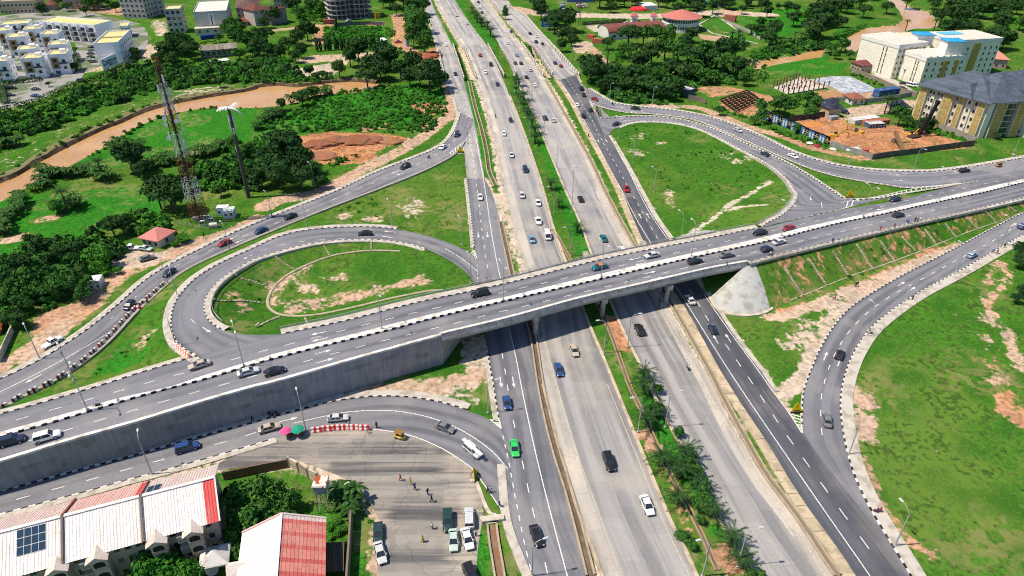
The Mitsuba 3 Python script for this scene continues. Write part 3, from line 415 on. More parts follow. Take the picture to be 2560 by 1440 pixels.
def arrows(key, pts, sgn):
    for q in pts:
        s, t, z, h = locate(key, q); a = h+(0 if sgn > 0 else math.pi); c, si = math.cos(a), math.sin(a)
        v = np.array([[q[0]+c*x-si*y, q[1]+si*x+c*y, 0] for x, y in ARROW]); v[:, 2] = [locate(key, w)[2]+.022 for w in v]
        mb = MB(); mb.add(v, [[1, 3, 0], [0, 3, 6], [3, 5, 6]], WHITE); mb.add(v, [[1, 2, 3], [3, 4, 5]], WHITE)
        mb.build(f"{roads[key]['key']}__lane_arrow_{numbered(roads[key]['key']+'arrow').rsplit('arrow')[-1][1:] or '000'}", 'matte')
dashed('W', P("-28.7,363.8 -23.2,325.3 -18.6,288 -14.3,243.7 -12.4,226.7 -10.1,200.4 -8.1,180.2 -6.5,167.8"))
dashed('W', P("-2.6,133.3 -1.6,125.6 -.15,111.91 .57,106.96 2.01,97.47 2.85,91.93 3.52,87.07 4.38,82.2 5.27,76.54 6.09,71.29"))
dashed('W', P("-2.11,105.36 -1.37,101.14 -.53,96.4 0,92.27 1.23,83.99 2.13,78.19 2.77,74.66 3.39,71.8"), 1.2, 2.6)
dashed('W', P("-10.8,178.5 -10.1,170.8 -9.6,164.9"), 1.2, 2.4)
solid('W', P("-16.5,291.4 -12,250.3 -9.5,226.7 -7,198.5 -4.8,178.5 -3.3,167")); solid('W', P("-1,144 0,137.7 1.3,128.1 2,120.84 4.18,103.8 5.53,94.31 7.34,83.09 9.35,71.29"))
dashed('E', P("29.1,376.7 32.3,351.8 34.3,327.4 36.5,309.5 37.5,289.7 38.9,271.9 40.4,257.2 41.8,239.9 43,224.4 44.1,214.5 44.9,204.3 45.9,194.8 46.6,188.1"))
dashed('E', P("49.6,162.4 50.6,154 51.1,148.3 52.6,139.1 53.4,134.4 54.2,129.2 55.01,124.18 56.92,109.4 57.66,104.39 58.58,99.47 59.37,94.65 60.28,89.72 61.15,84.75 62.11,79.88 63.03,74.79 63.56,71.29"), 2.6, 6.4)
solid('E', P("25.8,370.2 29.2,346 32.8,309.5 34.8,286.3 36.8,262.9 40,226.7 41.3,206.8 43.7,186.9")); solid('E', P("46.3,162.7 47.7,152 49.8,136 51.89,120.84 56.65,92.94 58.66,81.61 60.52,71.29"))
solid('E', P("42.4,283 43.5,264.4 45.1,245.7 45.7,226.7 47,206.3 49.3,191.2")); solid('E', P("53.2,158.6 55.7,140.5 58.78,122.25 58.8,120.37 60.54,111.15 61.12,105.05"))
dashed('BR', P("163.2,198.5 156.3,193 145.6,185.6 136,179.3 125.8,172.3 115.8,165.6 106.3,159.3 97.3,152.3 89.3,144.9 82.1,136.6 75.7,127.6 70.59,118.75 68.49,114.06 66.64,109.19 65.01,104.19 63.81,99.28"))
dashed('BL', P("-94.65,87.07 -89.24,89.46 -84.29,91.43 -79.44,93.62 -74.77,95.7 -69.94,97.76 -65.18,100.02 -60.12,102.27 -55.42,104.39 -52.55,105.96"))
solid('BL', P("-46.87,107.97 -41.07,110.02 -37.28,111.28 -32.74,111.91 -28.38,112.04 -23.93,111.61 -17.92,109.94 -11.93,106.96 -6.65,102.65 -3.25,98.92 -.79,95")); solid('BL', P("-30.01,106.32 -23.05,105.13 -18.62,103.19 -14.23,100.61 -10.49,97.69 -7.4,94.83 -5.69,91.53 -4.07,88.82 -.98,83.3"))
dashed('LL', P("-23.2,179.6,4 -27.5,182.5,4 -32.2,184.7,4 -37.2,186.4,4 -42.5,187.4,4 -48,188.2,4 -52.8,187.5,4 -58,186.6,4 -62.7,185.1,4 -67.3,182.9,4 -71.3,180.2,4 -74.7,177,4 -78,173.2,4 -80.8,169.3,4 -82.8,164.9,4 -84,160.2,4 -84.7,155.8,4 -84.7,150.8,4 -83.9,146.1,4 -82.2,141.9,4 -79.7,138,4 -76.5,134.4,4 -72.4,131.8,4"))
solid('LL', P("-20.6,184.3 -15.7,179.3 -11.8,173.8 -10.1,170.8"))
dashed('LR', P("-24,281.4 -27.2,271.9 -30.8,262.9 -38.5,250.3 -45.9,240.5 -52.7,233.1 -59.3,224.9 -66,216.7 -72.4,208.3 -79.3,200.4 -85.8,192.1 -89.7,187.7 -93.6,182.6 -96.8,177.7 -99.9,172.3 -101.5,166 -102.3,161 -103.2,150.8 -104.8,140.5 -108.2,130.7 -110.4,126.5 -113.73,121.31"))
solid('LR', P("-21.2,273.5 -23.7,261.2 -34.4,246.1 -50.3,227.8")); solid('LR', P("-100.5,140.5 -103.2,133.9 -106.2,127.4 -109.92,120.84 -113.89,114.5"))
dashed('RR', P("55.1,319.1,1 58.5,317.1,1 68.3,315.2,1 77.7,312.2,1 86,308,1 91.1,303.7,1 97.2,294.7,1 101.7,281.9,1 104.7,272.4,1 109.5,264.8,1 113.2,257.5,1 115.9,252,1 119.6,247.9,1 123.4,244.6,1 128.3,241.6,1 133.4,239.5,1 138.3,237,1 143.3,236,1 149.1,235.7,1 155.5,236.7,1 161.8,238.2,1 168.4,240.1,1 179.5,244.6,1 192.5,249.2,1"))
dashed('RL', P("51.8,304.6,1 59.1,305,1 67,305,1 73.9,302.8,1 80.8,298.2,1 90,290,1 93.7,281.9,1 96.9,273.1,1 98.3,268.5,1 103.7,256.1,1 105.2,251.3,1 106.5,245.9,1 108.5,236.3,1")); solid('RL', P("104.6,223.6,5 104.4,216.8,5 104.1,213.5,5 102.4,206.1,5 100.2,200.1,5"))
OAd = "c1 75,285 290,222 500,165 700,108 915,48 b1 1110,1430 1300,1380 1670,1280 1850,1225 b2 105,1180 285,1133 630,1045 795,1003 970,958 1270,888 1565,820 1850,755 b3 75,720 205,692 475,630 730,573 985,515 1215,460 1450,407 1680,355 b4 80,280 300,232 500,187 710,140 900,97 1080,55 1270,15"
dashed('OA', P("-100.59,101.06,6.95 -96.12,103.34,7.09 -91.55,105.45,7.23 -87.15,107.62,7.37 -82.27,109.97,7.51 -77.8,112.31,7.64 -73.21,114.36,7.77 -64.01,118.63,8.03 -59.48,121.08,8.15 -54.87,123.2,8.21 -50.1,125.5,8.24 -40.4,130,8.28 -35.7,132.3,8.3 -30.5,134.7,8.32 -21.3,138.6,8.36 -11.9,142.6,8.4 -2.4,146.7,8.35 2.6,149,8.32 7.1,150.8,8.3 16.8,155,8.25 26.4,159.1,8.2 36.3,163.3,8.15 45.6,167.5,8.11 55.4,171.7,8.06 65.4,175.9,8.02 80.4,183.2,7.53 91.2,188.3,7.09 101.5,193.2,6.68 112.8,198.7,6.16 123.6,204,5.66 134.2,209.4,5.19 145.7,214.7,4.7 162.8,222.6,3.99 180.1,230.4,3.31"))
dashed('OB', P("-94.96,95.14,7 -85.81,99.38,7.29 -81.46,101.58,7.43 -76.6,103.88,7.58 -72.11,106.13,7.71 -67.47,108.36,7.85 -62.7,110.6,7.99 -57.85,112.61,8.12 -48.84,117.21,8.23 -44.14,119.52,8.25 -34.62,124.08,8.3 -29.8,126.2,8.32 -20.1,130.3,8.36 -10.6,134.5,8.4 -1.3,138.7,8.34 3.5,140.6,8.32 12.8,144.8,8.26 22.4,148.8,8.21 32,153,8.16 41.9,157.2,8.11 51.7,161.4,8.07 61.4,165.4,8.02 71.6,170,7.77 81.6,174.9,7.33 92.2,179.9,6.88 102.7,185,6.42 113.6,190.4,5.88 130.2,198.4,5.11 141.3,203.7,4.62 152.2,208.8,4.15 163.2,214,3.69 168.8,216.6,3.47 179.5,221.6,3.05"))
dashed('OA', P("78.8,186,7.66 90.2,191.4,7.19 98,195.1,6.88 104.9,198.5,6.62"), 1.2, 2.6)
solid('M1', P("6.6,144 8.3,136.6 10.44,120.84 12.36,104.97 14.56,92.27 16.19,83.39 18.48,71.29"), .16, YELLOWISH); solid('M1', P("-.6,317.3 5.1,276.6 8.3,247.7 10.4,226.7 12.5,195.8 15.1,176.2"), .16, YELLOWISH); solid('M1', P("21.95,120.84 24.21,105.36 26.11,92.94 27.69,81.91 29.98,71.29"), .16, YELLOWISH)
solid('M2', P("39.8,150.1 41.7,135.5 44.21,120.84 45.55,111.7 46.77,102.46 48.56,89.62 51.44,81.76 52.97,71.29"), .16, YELLOWISH); solid('M2', P("30.6,243.7 32,226.7 33.6,206.3 36.9,183.5"), .16, YELLOWISH)
arrows('OA', P("-45.3,129.3,8.26 -44.4,126.8,8.26 34,164.2,8.16 35.3,161.5,8.15 117.7,202.9,5.97 119.5,200.4,5.8"), -1); arrows('OB', P("-42.53,122.15,8.26 -41.36,119.03,8.27 37,156.9,8.14 38.3,153.9,8.13"), 1)
arrows('W', P("-10.8,193.7 -7.9,193.9 -2.62,121.54 .31,121.54"), 1); arrows('E', P("43.2,207.3 45.9,207.5 51.2,138 54.5,138.5 36.7,278.2 40.2,278.5"), -1)
arrows('BL', P("-48.18,109.07 -47.09,106.16"), 1); arrows('BR', P("110.5,164.2 112.1,161.4 165.1,200.9 76.2,131.2 78.6,128.9"), -1); arrows('LR', P("-111.54,122,2 -108.89,120.11,2 -88.4,191.7 -85.7,189.5 -100.2,153.1,1 -44.8,245 -42.5,243.1"), 1)
arrows('LL', P("-72.5,131.4,7.5 -75.4,127.9,7.5 -80,173.9,4 -76.8,172.4,4 -39.2,194,1 -39.3,190.4,1"), -1); arrows('RR', P("52.1,324.7 138.7,227.9,3.5 140.9,234.4,3"), 1); arrows('RL', P("49.9,308 51.1,303.9 99.7,208.4,6 105.8,207.6,6"), 1)
def gore(key, a, b, n, name):
    """White outline and bars between two converging painted edges."""
    A, B = lay(key, a), lay(key, b); mb = MB()
    for q in (A, B): strip(mb, offset(q, .1), offset(q, -.1), WHITE)
    for u in np.linspace(.06, .93, n):
        p, q = [np.array([np.interp(u, np.linspace(0, 1, len(L)), L[:, k]) for k in range(3)]) for L in (A, B)]; seg = resample(np.array([p, q]), 4)
        for w in seg: w[2] = locate(key, w)[2]+.022
        strip(mb, offset(seg, .14), offset(seg, -.14), WHITE)
    mb.build(f"{roads[key]['key']}__gore_hatching{name}", 'matte')
gore('E', P("60.57,111.23 61.12,105.05"), P("62.83,110.23 61.15,105.05"), 6, '')
gore('LR', P("-20.4,278.2 -25.8,264.4"), P("-19.6,264.4 -24.9,262.9"), 6, '')
gore('OA', P("104.9,198.5,6.62 120.6,207.3,5.92 132.2,212.6,5.4 159,224.4,4.25"), P("107.9,204.3,6.59 113,206.4,6.34 127.6,212.6,5.66 137.1,218.1,5.27 159.4,225,4.25"), 22, '')
gore('W', P("-4.75,109.19 -2.32,106.36"), P("-2.73,108.99 -2.27,106.36"), 4, ''); gore('W', P("-13.4,181 -10.8,178.5"), P("-11.5,183.5 -10.7,179.3"), 4, '_001')
for (k, part), mb in stuffm.items(): mb.build(f"{roads[k]['key']}__{part}", 'matte'); labels[f"{roads[k]['key']}__{part}"] = {'label': 'short white lane dashes farther off', 'kind': 'stuff'}

# ======== PAVEMENTS AND BLACK AND WHITE KERBS
CONC, BLACK, KWHITE = (.50, .475, .43), (.018, .018, .02), (.74, .73, .70)
def pavement(line, side, width, label, kerb=True, h=.17, kw=.32, block=1.0, near_all=False, col=CONC, name='pavement', z_add=0.):
    """Kerb along the line with a paved strip behind it; side +1 is left of the line's direction."""
    p = resample(line, step=1.0)+[0, 0, z_add]; n = len(p)
    key = numbered(name)
    a = offset(p, side*(kw if kerb else 0)); b = offset(p, side*(width+kw)); mb = MB()
    strip(mb, a, b, col, h, h, flip=side > 0); strip(mb, b, b, col, h, -.6, flip=side > 0); strip(mb, a, a, col, -.3, h, flip=side > 0)
    if kerb is False: pass
    jb = resample(p, step=.5)
    mb.build(key, 'weathered'); tag(key, label, kind='structure')
    if not kerb: return key
    k, far = 0, MB()
    d = np.r_[0, np.cumsum(np.linalg.norm(np.diff(p[:, :2], axis=0), axis=1))]
    for i, u in enumerate(np.arange(0, d[-1]-block*.5, block)):
        q = [np.array([np.interp(w, d, p[:, c]) for c in range(3)]) for w in (u, u+block*(.985 if p[0, 1] < 160 else 1.0))]
        t = q[1][:2]-q[0][:2]; t /= np.linalg.norm(t)+1e-9; nn = np.array([-t[1], t[0]])*side
        hh = h+(.02 if i % 2 else .03); c = np.array(BLACK)+.05*rng.random() if i % 2 else np.array(KWHITE)*(.62+.42*rng.random()**.5)
        v = [[*(e[:2]+nn*o_), e[2]+zz] for e in q for o_, zz in ((0, -.25), (kw, -.25), (kw, hh), (0.04, hh))]
        f = [[0, 1, 2, 3], [7, 6, 5, 4], [0, 3, 7, 4], [3, 2, 6, 7], [2, 1, 5, 6]]
        if side < 0: f = [x[::-1] for x in f]
        dist = math.hypot(q[0][1], 103-q[0][2])
        if dist < 163 and abs(q[0][0]) < dist*.78 and k < 300:
            m = MB(); m.add(v, f, c); scene[f'{key}__kerb_block_{k:03d}'] = m.shape('matte'); k += 1
        else: far.add(v, f, c)
    if far.v: far.build(key+'__kerb_blocks', 'matte'); labels[key+'__kerb_blocks'] = {'label': 'black and white kerb blocks', 'kind': 'stuff'}
    return key
R = roads
pavement(sub('OA', 'L', P1('-200,90,0'), P("-70.04,119.64,7.89")[0]), 1, 1.2, 'narrow paved verge with striped kerb on the far side of the flyover approach at left')
pavement(R['LL']['L'][:-22], 1, 1.7, 'pavement with striped kerb around the outside of the left oval loop')
pavement(R['LL']['R'][8:-16], -1, 1.4, 'pavement with striped kerb around the inside of the left oval loop')
pavement(sub('OA', 'L', P("-53.9,128.9,8.22")[0], P("74.4,183.6,7.84")[0]), 1, 2.0, 'paved footway with striped kerb along the far side of the flyover', z_add=.03)
pavement(R['RL']['R'][8:], -1, 1.5, 'pavement with striped kerb around the right grass island')
pavement(R['RR']['L'][3:], 1, 1.6, 'pavement with striped kerb along the outer edge of the right slip road')
pavement(R['LR']['L'], -1, 1.6, 'pavement with striped kerb along the outer edge of the left slip road')
pavement(R['LR']['R'][14:], 1, .5, 'low concrete edge strip on the inner side of the left slip road', kerb=False, h=.5, col=(.36, .34, .31), name='edge_strip')
pavement(sub('BR', 'L', roads['BR']['L'][4], P("62.12,107.76")[0]), -1, .15, 'striped kerb on the sandy side of the lower right slip road')
pavement(R['BR']['R'], 1, 2.4, 'stained concrete footway with striped kerb beside the lower right slip road')
pavement(sub('E', 'R', P("41.9,278.2")[0], P("49.9,191.2")[0]), 1, 1.3, 'rough concrete verge between the right service road and the grass island', kerb=False)
pavement(sub('E', 'R', P("53.3,160.7")[0], P("59.89,118.07")[0]), 1, .8, 'concrete verge on the right of the service road below the flyover', kerb=False)
pavement(R['BL']['L'][:-8], 1, 1.9, 'paved footway with striped kerb below the long retaining wall')
pavement(sub('BL', 'R', P1('-200,60,0'), P("-49.38,103.8")[0]), -1, 1.3, 'footway with pale kerb on the near side of the lower left road', block=1.2)
pavement(sub('W', 'L', P("-19.5,264.4")[0], P("-11.5,184.7")[0]), -1, .9, 'striped kerb strip between the left service road and the grass triangle')
pavement(sub('W', 'L', P("-6,133.3")[0], P("-2.65,108.99")[0]), -1, 1.1, 'striped kerb and footway left of the service road below the flyover')
pavement(sub('W', 'L', P("-.8,96.4")[0], P("3.38,71.29")[0]), -1, 1.3, 'pale concrete footway between parking lot and service road', kerb=False)
pavement(sub('W0', 'L', P1('-100,640,0'), P("-25.4,315.3")[0]), -1, 1.0, 'striped kerb along the upper left service road')
pavement(sub('E0', 'R', P("6.2,562.1")[0], P("37.2,368.9")[0]), 1, 1.2, 'striped kerb along the upper right service road', h=.6)
# raised median of the flyover
mf, mn = R['OA']['R'], R['OB']['L']; n = max(len(mf), len(mn)); mf, mn = resample(mf, n), resample(mn, n)
mb = MB(); strip(mb, mf, mn, KWHITE, .42, .42, flip=True); strip(mb, mf, mf, KWHITE, -.5, .42, flip=True); mb.build('flyover_median', 'weathered'); tag('flyover_median', 'raised white median with black kerb blocks along the flyover', kind='structure')
d = np.r_[0, np.cumsum(np.linalg.norm(np.diff(mn[:, :2], axis=0), axis=1))]; far, k = MB(), 0
for i, u in enumerate(np.arange(0, d[-1]-1, 1.0)):
    q = [np.array([np.interp(w, d, mn[:, c]) for c in range(3)]) for w in (u, u+.985)]; t = q[1][:2]-q[0][:2]; t /= np.linalg.norm(t); nn = np.array([t[1], -t[0]])
    v = [[*(e[:2]+nn*a), e[2]+zz] for e in q for a, zz in ((-.3, -.3), (.10, -.3), (.06, .43), (-.3, .43))]; f = [[0, 1, 2, 3][::-1], [4, 5, 6, 7], [1, 5, 6, 2], [2, 6, 7, 3]]
    blk = i % 2 == 1; c = np.array(BLACK)+.04*rng.random()**2 if blk else np.array(KWHITE)*(.8+.22*rng.random())
    if blk: v = np.array(v); v[[0, 3, 4, 7], :2] += nn*.02
    m = MB(); m.add(v, f, c)
    dist = math.hypot(q[0][1], 103-q[0][2])
    if dist < 172 and abs(q[0][0]) < dist*.78 and k < 300: scene[f'flyover_median__kerb_block_{k:03d}'] = m.shape('matte'); k += 1
    else: far.add(v, f, c)
far.build('flyover_median__kerb_blocks', 'matte'); labels['flyover_median__kerb_blocks'] = {'label': 'black and white kerb blocks', 'kind': 'stuff'}
# traffic islands between the right-hand loop and slip road
isl = Polygon(np.vstack([R['RR']['R'][:, :2], R['RL']['L'][::-1, :2]])).buffer(0).difference(shapely.union_all([R['RR']['poly'], R['RL']['poly'], R['OA']['poly'], R['E']['poly']])).buffer(-.05)
both = LinearNDInterpolator(np.vstack([R['RR']['R'][::2, :2], R['RL']['L'][1::2, :2]]), np.r_[R['RR']['R'][::2, 2], R['RL']['L'][1::2, 2]])
zz = lambda a, b: np.nan_to_num(both(a, b), nan=4.5)+.2
v, f = drape_poly(isl.difference(isl.buffer(-1.1)), zz, 3); scene['traffic_island'] = mikit.ply((v, f), 'weathered', uv=packed(np.broadcast_to(CONC, (len(v), 3)))); tag('traffic_island', 'pale paved border of the narrow island between the right loop and slip road', kind='structure')
for e, sd in ((R['RR']['R'], -1), (R['RL']['L'], 1)):
    i0 = [i for i, q in enumerate(e) if isl.distance(Point(*q[:2])) < .4]
    if len(i0) > 5: pavement(e[i0[0]:i0[-1]+1], sd, .02, 'striped kerb of the narrow island at right', h=.2)


# ======== FLYOVER BRIDGE, RETAINING WALL, SLOPE PAVING
GIRD, PANEL = (.36, .35, .33), (.46, .45, .43)
near, farl = sub('OB', 'R', P("-16.6,128.4,8.37")[0], P("64.8,162.5,8")[0]), sub('OA', 'L', P("-9.6,147.9,8.39")[0], P("61.3,178,8.04")[0])
tag('bridge', 'long concrete flyover bridge with panelled parapet crossing the expressway', 'bridge')
nb = resample(near, 60); fb = resample(farl, 60); ct = tangents(nb); nrm = np.c_[ct[:, 1], -ct[:, 0]]   # towards the near side
mb = MB()
for z0, z1, ins in ((-.08, -.45, 0.),):
    strip(mb, fb, nb, GIRD, z1, z1, flip=False); strip(mb, nb, nb, GIRD, -.02, z1); strip(mb, fb, fb, GIRD, z1, -.02)
mb.build('bridge__deck', 'weathered')
for j, u in enumerate((.985, .86, .72, .58, .44, .30, .15, .015)):
    g = fb*(1-u)+nb*u; mb = MB(); a, b = g+np.c_[nrm*.45, 0*u+np.zeros(60)], g-np.c_[nrm*.45, np.zeros(60)]
    strip(mb, a, a, GIRD, -.44, -1.95); strip(mb, b, b, GIRD, -1.95, -.44); strip(mb, b, a, GIRD, -1.95, -1.95)
    mb.build('bridge__girder' + (f'_{j:03d}' if j else ''), 'weathered')
# near parapet: slightly sloping concrete panels with a white capping
L = np.linalg.norm(np.diff(nb[:, :2], axis=0), axis=1).sum(); N = int(L/1.95); pp = resample(nb, N+1); tn = tangents(pp); nn = np.c_[tn[:, 1], -tn[:, 0]]
for i in range(N):
    a, b = pp[i]+np.r_[tn[i]*.03, 0], pp[i+1]-np.r_[tn[i]*.03, 0]; m = MB(); o2 = np.r_[nn[i], 0]
    shade = .93+.12*rng.random(); prof = [(.05, -1.05), (.72, -1.05), (.70, -.9), (.34, .62), (.05, .62)]
    v = [e+o2*x+[0, 0, y] for e in (a, b) for x, y in prof]; m.add(v, [[5, 6, 1, 0], [6, 7, 2, 1], [7, 8, 3, 2], [8, 9, 4, 3]], np.array(PANEL)*shade); m.add(v, [[0, 1, 2], [0, 2, 3], [0, 3, 4], [7, 6, 5], [8, 7, 5], [9, 8, 5]], np.array(PANEL)*shade)
    scene[f'bridge__parapet_panel_{i:03d}'] = m.shape('weathered')
    if i % 1 == 0:
        m = MB(); m.box((a+b)/2+o2*.20+[0, 0, .68], (1.2 if i % 2 else 1.8, .42, .12), KWHITE, math.atan2(tn[i][1], tn[i][0])); scene[f'bridge__capping_{i:03d}'] = m.shape('matte')
mb = MB(); strip(mb, offset(pp, 1.0), offset(pp, -.05), (.62, .60, .56), .22, .24, flip=True); strip(mb, offset(pp, 1.0), offset(pp, 1.0), (.62, .60, .56), -.1, .22, flip=False); mb.build('bridge__parapet_kerb', 'weathered')
# far parapet: posts and rails standing on a low concrete upstand
fo = offset(fb, 2.3); mb = MB()
for zz_ in (.55, 1.05): mb.tube(fo+[0, 0, zz_], .06, (.42, .43, .43), 5)
strip(mb, offset(fo, .12), offset(fo, -.12), PANEL, .42, .42, flip=True); strip(mb, offset(fo, -.12), offset(fo, -.12), PANEL, -.5, .42, flip=False); strip(mb, offset(fo, .12), offset(fo, .12), PANEL, -.9, .42, flip=True)
mb.build('bridge__far_railing', 'weathered')
fo2 = resample(fo, int(L/2))
for i, q in enumerate(fo2):
    m = MB(); m.box(q+[0, 0, .74], (.14, .14, .64), PANEL); scene[f'bridge__railing_post_{i:03d}'] = m.shape('weathered')
# piers
deck_z = float(near[:, 2].mean())
for i, (q, key) in enumerate(zip(P("6,139.1 24,147.3 42.1,153.8"), ('M1', 'M2', 'M2'))):
    h = locate(key, q)[3]; dx = -np.array([math.cos(h), math.sin(h), 0.])
    for j in range(5):
        c = q+dx*(1.2+5.6*j); m = MB(); m.tube([c-[0, 0, .3], c+[0, 0, 4.9]], .62, (.40, .39, .37), 14); scene[f'bridge__pier_{i*5+j:03d}'] = m.shape('weathered', 40)
    m = MB(); m.beam(q+dx*-.6+[0, 0, 5.5], q+dx*25+[0, 0, 5.5], 1.5, 1.3, (.42, .41, .39)); scene[f'bridge__pier_cap_{i:03d}'] = m.shape('weathered')
m = MB(); q = P("24,145,5.6")[0]; yc = (.45, .33, .02)
# abutments
for i, (a, b, w) in enumerate(((near[0], farl[0], -1), (near[-1], farl[-1], 1))):
    t = tn[0] if i == 0 else tn[-1]; a2 = a+np.r_[t*w*1.0, 0]; b2 = b+np.r_[t*w*1.0, 0]
    m = MB(); m.beam([*a2[:2], 3.0], [*b2[:2], 3.0], 1.6, 6.6, GIRD); scene['bridge__abutment' + ('_001' if i else '')] = m.shape('weathered')
# long retaining wall of the left approach
def wall_fn(p, n, uv):
    st = fbm(p.x*2.1+p.y*.8, p.y*.6, p.z*.12, 3); ptc = cell_rand((p.x+p.y*.3)/5.5, p.z/2.2, 3.); d_ = fbm(p.x*.3, p.y*.3, p.z*.5, 3)
    c = mix((.24, .245, .26), (.30, .305, .315), smoothstep(.35, .65, st)); c = c*(.90+.2*ptc); return mix(c, (.12, .12, .125), smoothstep(.55, .8, d_)*.5)
scene['wall_material'] = two({'type': 'diffuse', 'reflectance': mikit.proc(wall_fn)})
top = sub('OB', 'R', P1('-220,40,0'), near[0]); top = resample(top, step=2.); tt = tangents(top); out = np.c_[tt[:, 1], -tt[:, 0]]
out3 = np.c_[out, np.zeros(len(top))]
tag('retaining_wall', 'tall grey ribbed concrete retaining wall holding up the flyover approach', 'retaining wall')
mb = MB(); lo = top.copy(); lo[:, 2] = -.4
f0 = top+out3*.35; l0 = lo+out3*.35; strip(mb, f0, l0, (.3, .3, .3), .0, 0, flip=True); strip(mb, top-out3*.3, f0, (.3, .3, .3), 0, 0, flip=True)
e = len(top)-1
for q, s_ in ((0, 1), (e, -1)): mb.add([top[q]-out3[q]*.3, f0[q], l0[q], lo[q]-out3[q]*.3], [[0, 1, 2, 3]], (.3, .3, .3))
mb.build('retaining_wall__face', 'wall_material')
mb = MB(); a = offset(top, .35); b = offset(top, -.45); strip(mb, a, b, (.78, .77, .74), .30, .34, flip=True); strip(mb, b, b, (.66, .65, .62), .34, -.15, flip=True); strip(mb, a, a, (.66, .65, .62), -.2, .30, flip=True); mb.build('retaining_wall__coping', 'weathered')
# block at the wall's end under the bridge
# paved quarter cone below the right abutment, and the far one
def cone(key, tip, arc, label, lip):
    arc = resample(smooth_line(arc), 24); apex = resample(np.vstack([tip[0], tip[-1]+[.01, 0, 0]]), 24); mb = MB(); n = len(arc); rows = []
    for u in np.linspace(0, 1, 6): rows.append(apex*(1-u)+arc*u+[0, 0, .12])
    v = np.vstack(rows); i = np.arange(n-1); f = np.vstack([np.stack([k*n+i, k*n+i+1, (k+1)*n+i+1, (k+1)*n+i], 1) for k in range(5)])
    nz = np.cross(v[f[:, 1]]-v[f[:, 0]], v[f[:, 2]]-v[f[:, 0]])[:, 2].sum()
    if nz < 0: f = f[:, ::-1]
    tag(key, label, 'slope paving'); mb.add(v, f, (.43, .455, .445)); mb.build(key+'__slab', 'weathered')
    if lip:
        m = MB(); o1 = arc+(arc-apex)*[.07, .07, 0]; strip(m, arc, o1, (.58, .52, .42), .32, .32); strip(m, o1, o1, (.58, .52, .42), .32, -.4); strip(m, arc, arc, (.58, .52, .42), .32, 0); m.build(key+'__base_kerb', 'weathered')
cone('slope_paving', P("63.9,161.5,7.3 67.2,162.9,7.3"), P("54.7,157.3 54.7,154.3 55.3,151.7 56.8,149.8 60,148.8 63.5,148.8 67.5,150.1 69.9,152.2"), 'pale concrete quarter cone paving the slope below the right abutment', True)
cone('slope_paving_001', P("63.3,181.7,7.4"), P("52,191 54.1,193 57.1,194.8 59.5,193.4,1.5 61.2,190.7,3.2"), 'pale concrete cone just beyond the far side of the right abutment', False)
# embankment ribs (concrete gutters down the right slope)
tag('slope_gutters', 'row of stepped stone gutters running down the right grass embankment', 'gutter')
tops = P("75.7,165.6,7.47 84.3,170.4,7.11 93.2,175,6.73 102.1,179.5,6.31 110.9,182.9,5.84 119.5,186.4,5.4 129.4,191.7,4.96 138.2,196.2,4.57 147.8,200.9,4.15 156.5,205.1,3.78 166.2,210,3.39"); bots = P("80.3,157.9 88.9,163.1 97.3,167.8 106.2,172.3 114.9,176.5 123.5,182.6 132.6,186.9 141.4,192.1 151.3,197.6 160.1,202.9 171.2,209.3")
for i, (a, b) in enumerate(zip(tops, bots)):
    ln = np.array([a*(1-u)+b*u for u in np.linspace(.12, 1, 18)]); ln[:, 2] = ground_z(ln[:, 0], ln[:, 1])+.12; m = MB(); ln[:, :2] += rng.normal(0, .06, (18, 2))
    for j in range(17):
        c = (ln[j]+ln[j+1])/2; m.box(c, (np.linalg.norm(ln[j+1]-ln[j])*.92, .42+.25*rng.random(), .3), np.array((.43, .38, .30))*(.8+.35*rng.random()), math.atan2(*(ln[j+1]-ln[j])[[1, 0]]))
    scene[f'slope_gutters__gutter_{i:03d}'] = m.shape('weathered')
toe = resample(east_toe[6:-20], step=2.); toe[:, 2] = ground_z(toe[:, 0], toe[:, 1]); pavement(toe, 1, .5, 'narrow concrete toe drain at the foot of the right embankment', kerb=False, h=.22, col=(.46, .42, .35), name='toe_drain')
# guard rail along the right approach, near side
def railing(key, line, label, posts=2.0, h=.8, col=(.33, .30, .26), rails=(.45, .8), cat='railing', r=.05):
    tag(key, label, cat); p = resample(line, step=posts)
    for i, zr in enumerate(rails):
        m = MB(); m.tube(p+[0, 0, zr], r, col, 5); scene[key+'__rail'+(f'_{i:03d}' if i else '')] = m.shape('weathered')
    for i, q in enumerate(p[:300]):
        m = MB(); m.box(q+[0, 0, h/2-.1], (.1, .1, h+.2), col); scene[f'{key}__post_{i:03d}'] = m.shape('weathered')
eastn = sub('OB', 'R', near[-1], P("176.4,215.1,3")[0]); er = offset(eastn[:int(len(eastn)*.82)], -1.2); railing('guard_rail', er, 'brown guard rail along the top of the right grass embankment', h=.9, rails=(.45, .9))
pavement(eastn, -1, .9, 'pale paved strip between the flyover road and the guard rail at right', kerb=True, block=1.2, h=.15, z_add=.03)
lr = offset(sub('OA', 'L', P("-53.9,128.9,8.22")[0], farl[0]), 2.3); railing('guard_rail_001', lr, 'galvanised guard rail along the flyover approach beside the left grass oval', h=.8, col=(.42, .45, .44), rails=(.5, .8))
ll = offset(R['LL']['R'][10:int(len(R['LL']['R'])*.42)], -2.1); railing('guard_rail_002', ll, 'galvanised guard rail on the inner curve of the left oval loop', h=.8, col=(.42, .45, .44), rails=(.5, .8))
rr_ = offset(R['RL']['R'][int(len(R['RL']['R'])*.55):], -1.8); railing('guard_rail_003', rr_, 'galvanised guard rail around the tight curve of the right loop', h=.8, col=(.42, .45, .44), rails=(.5, .8))
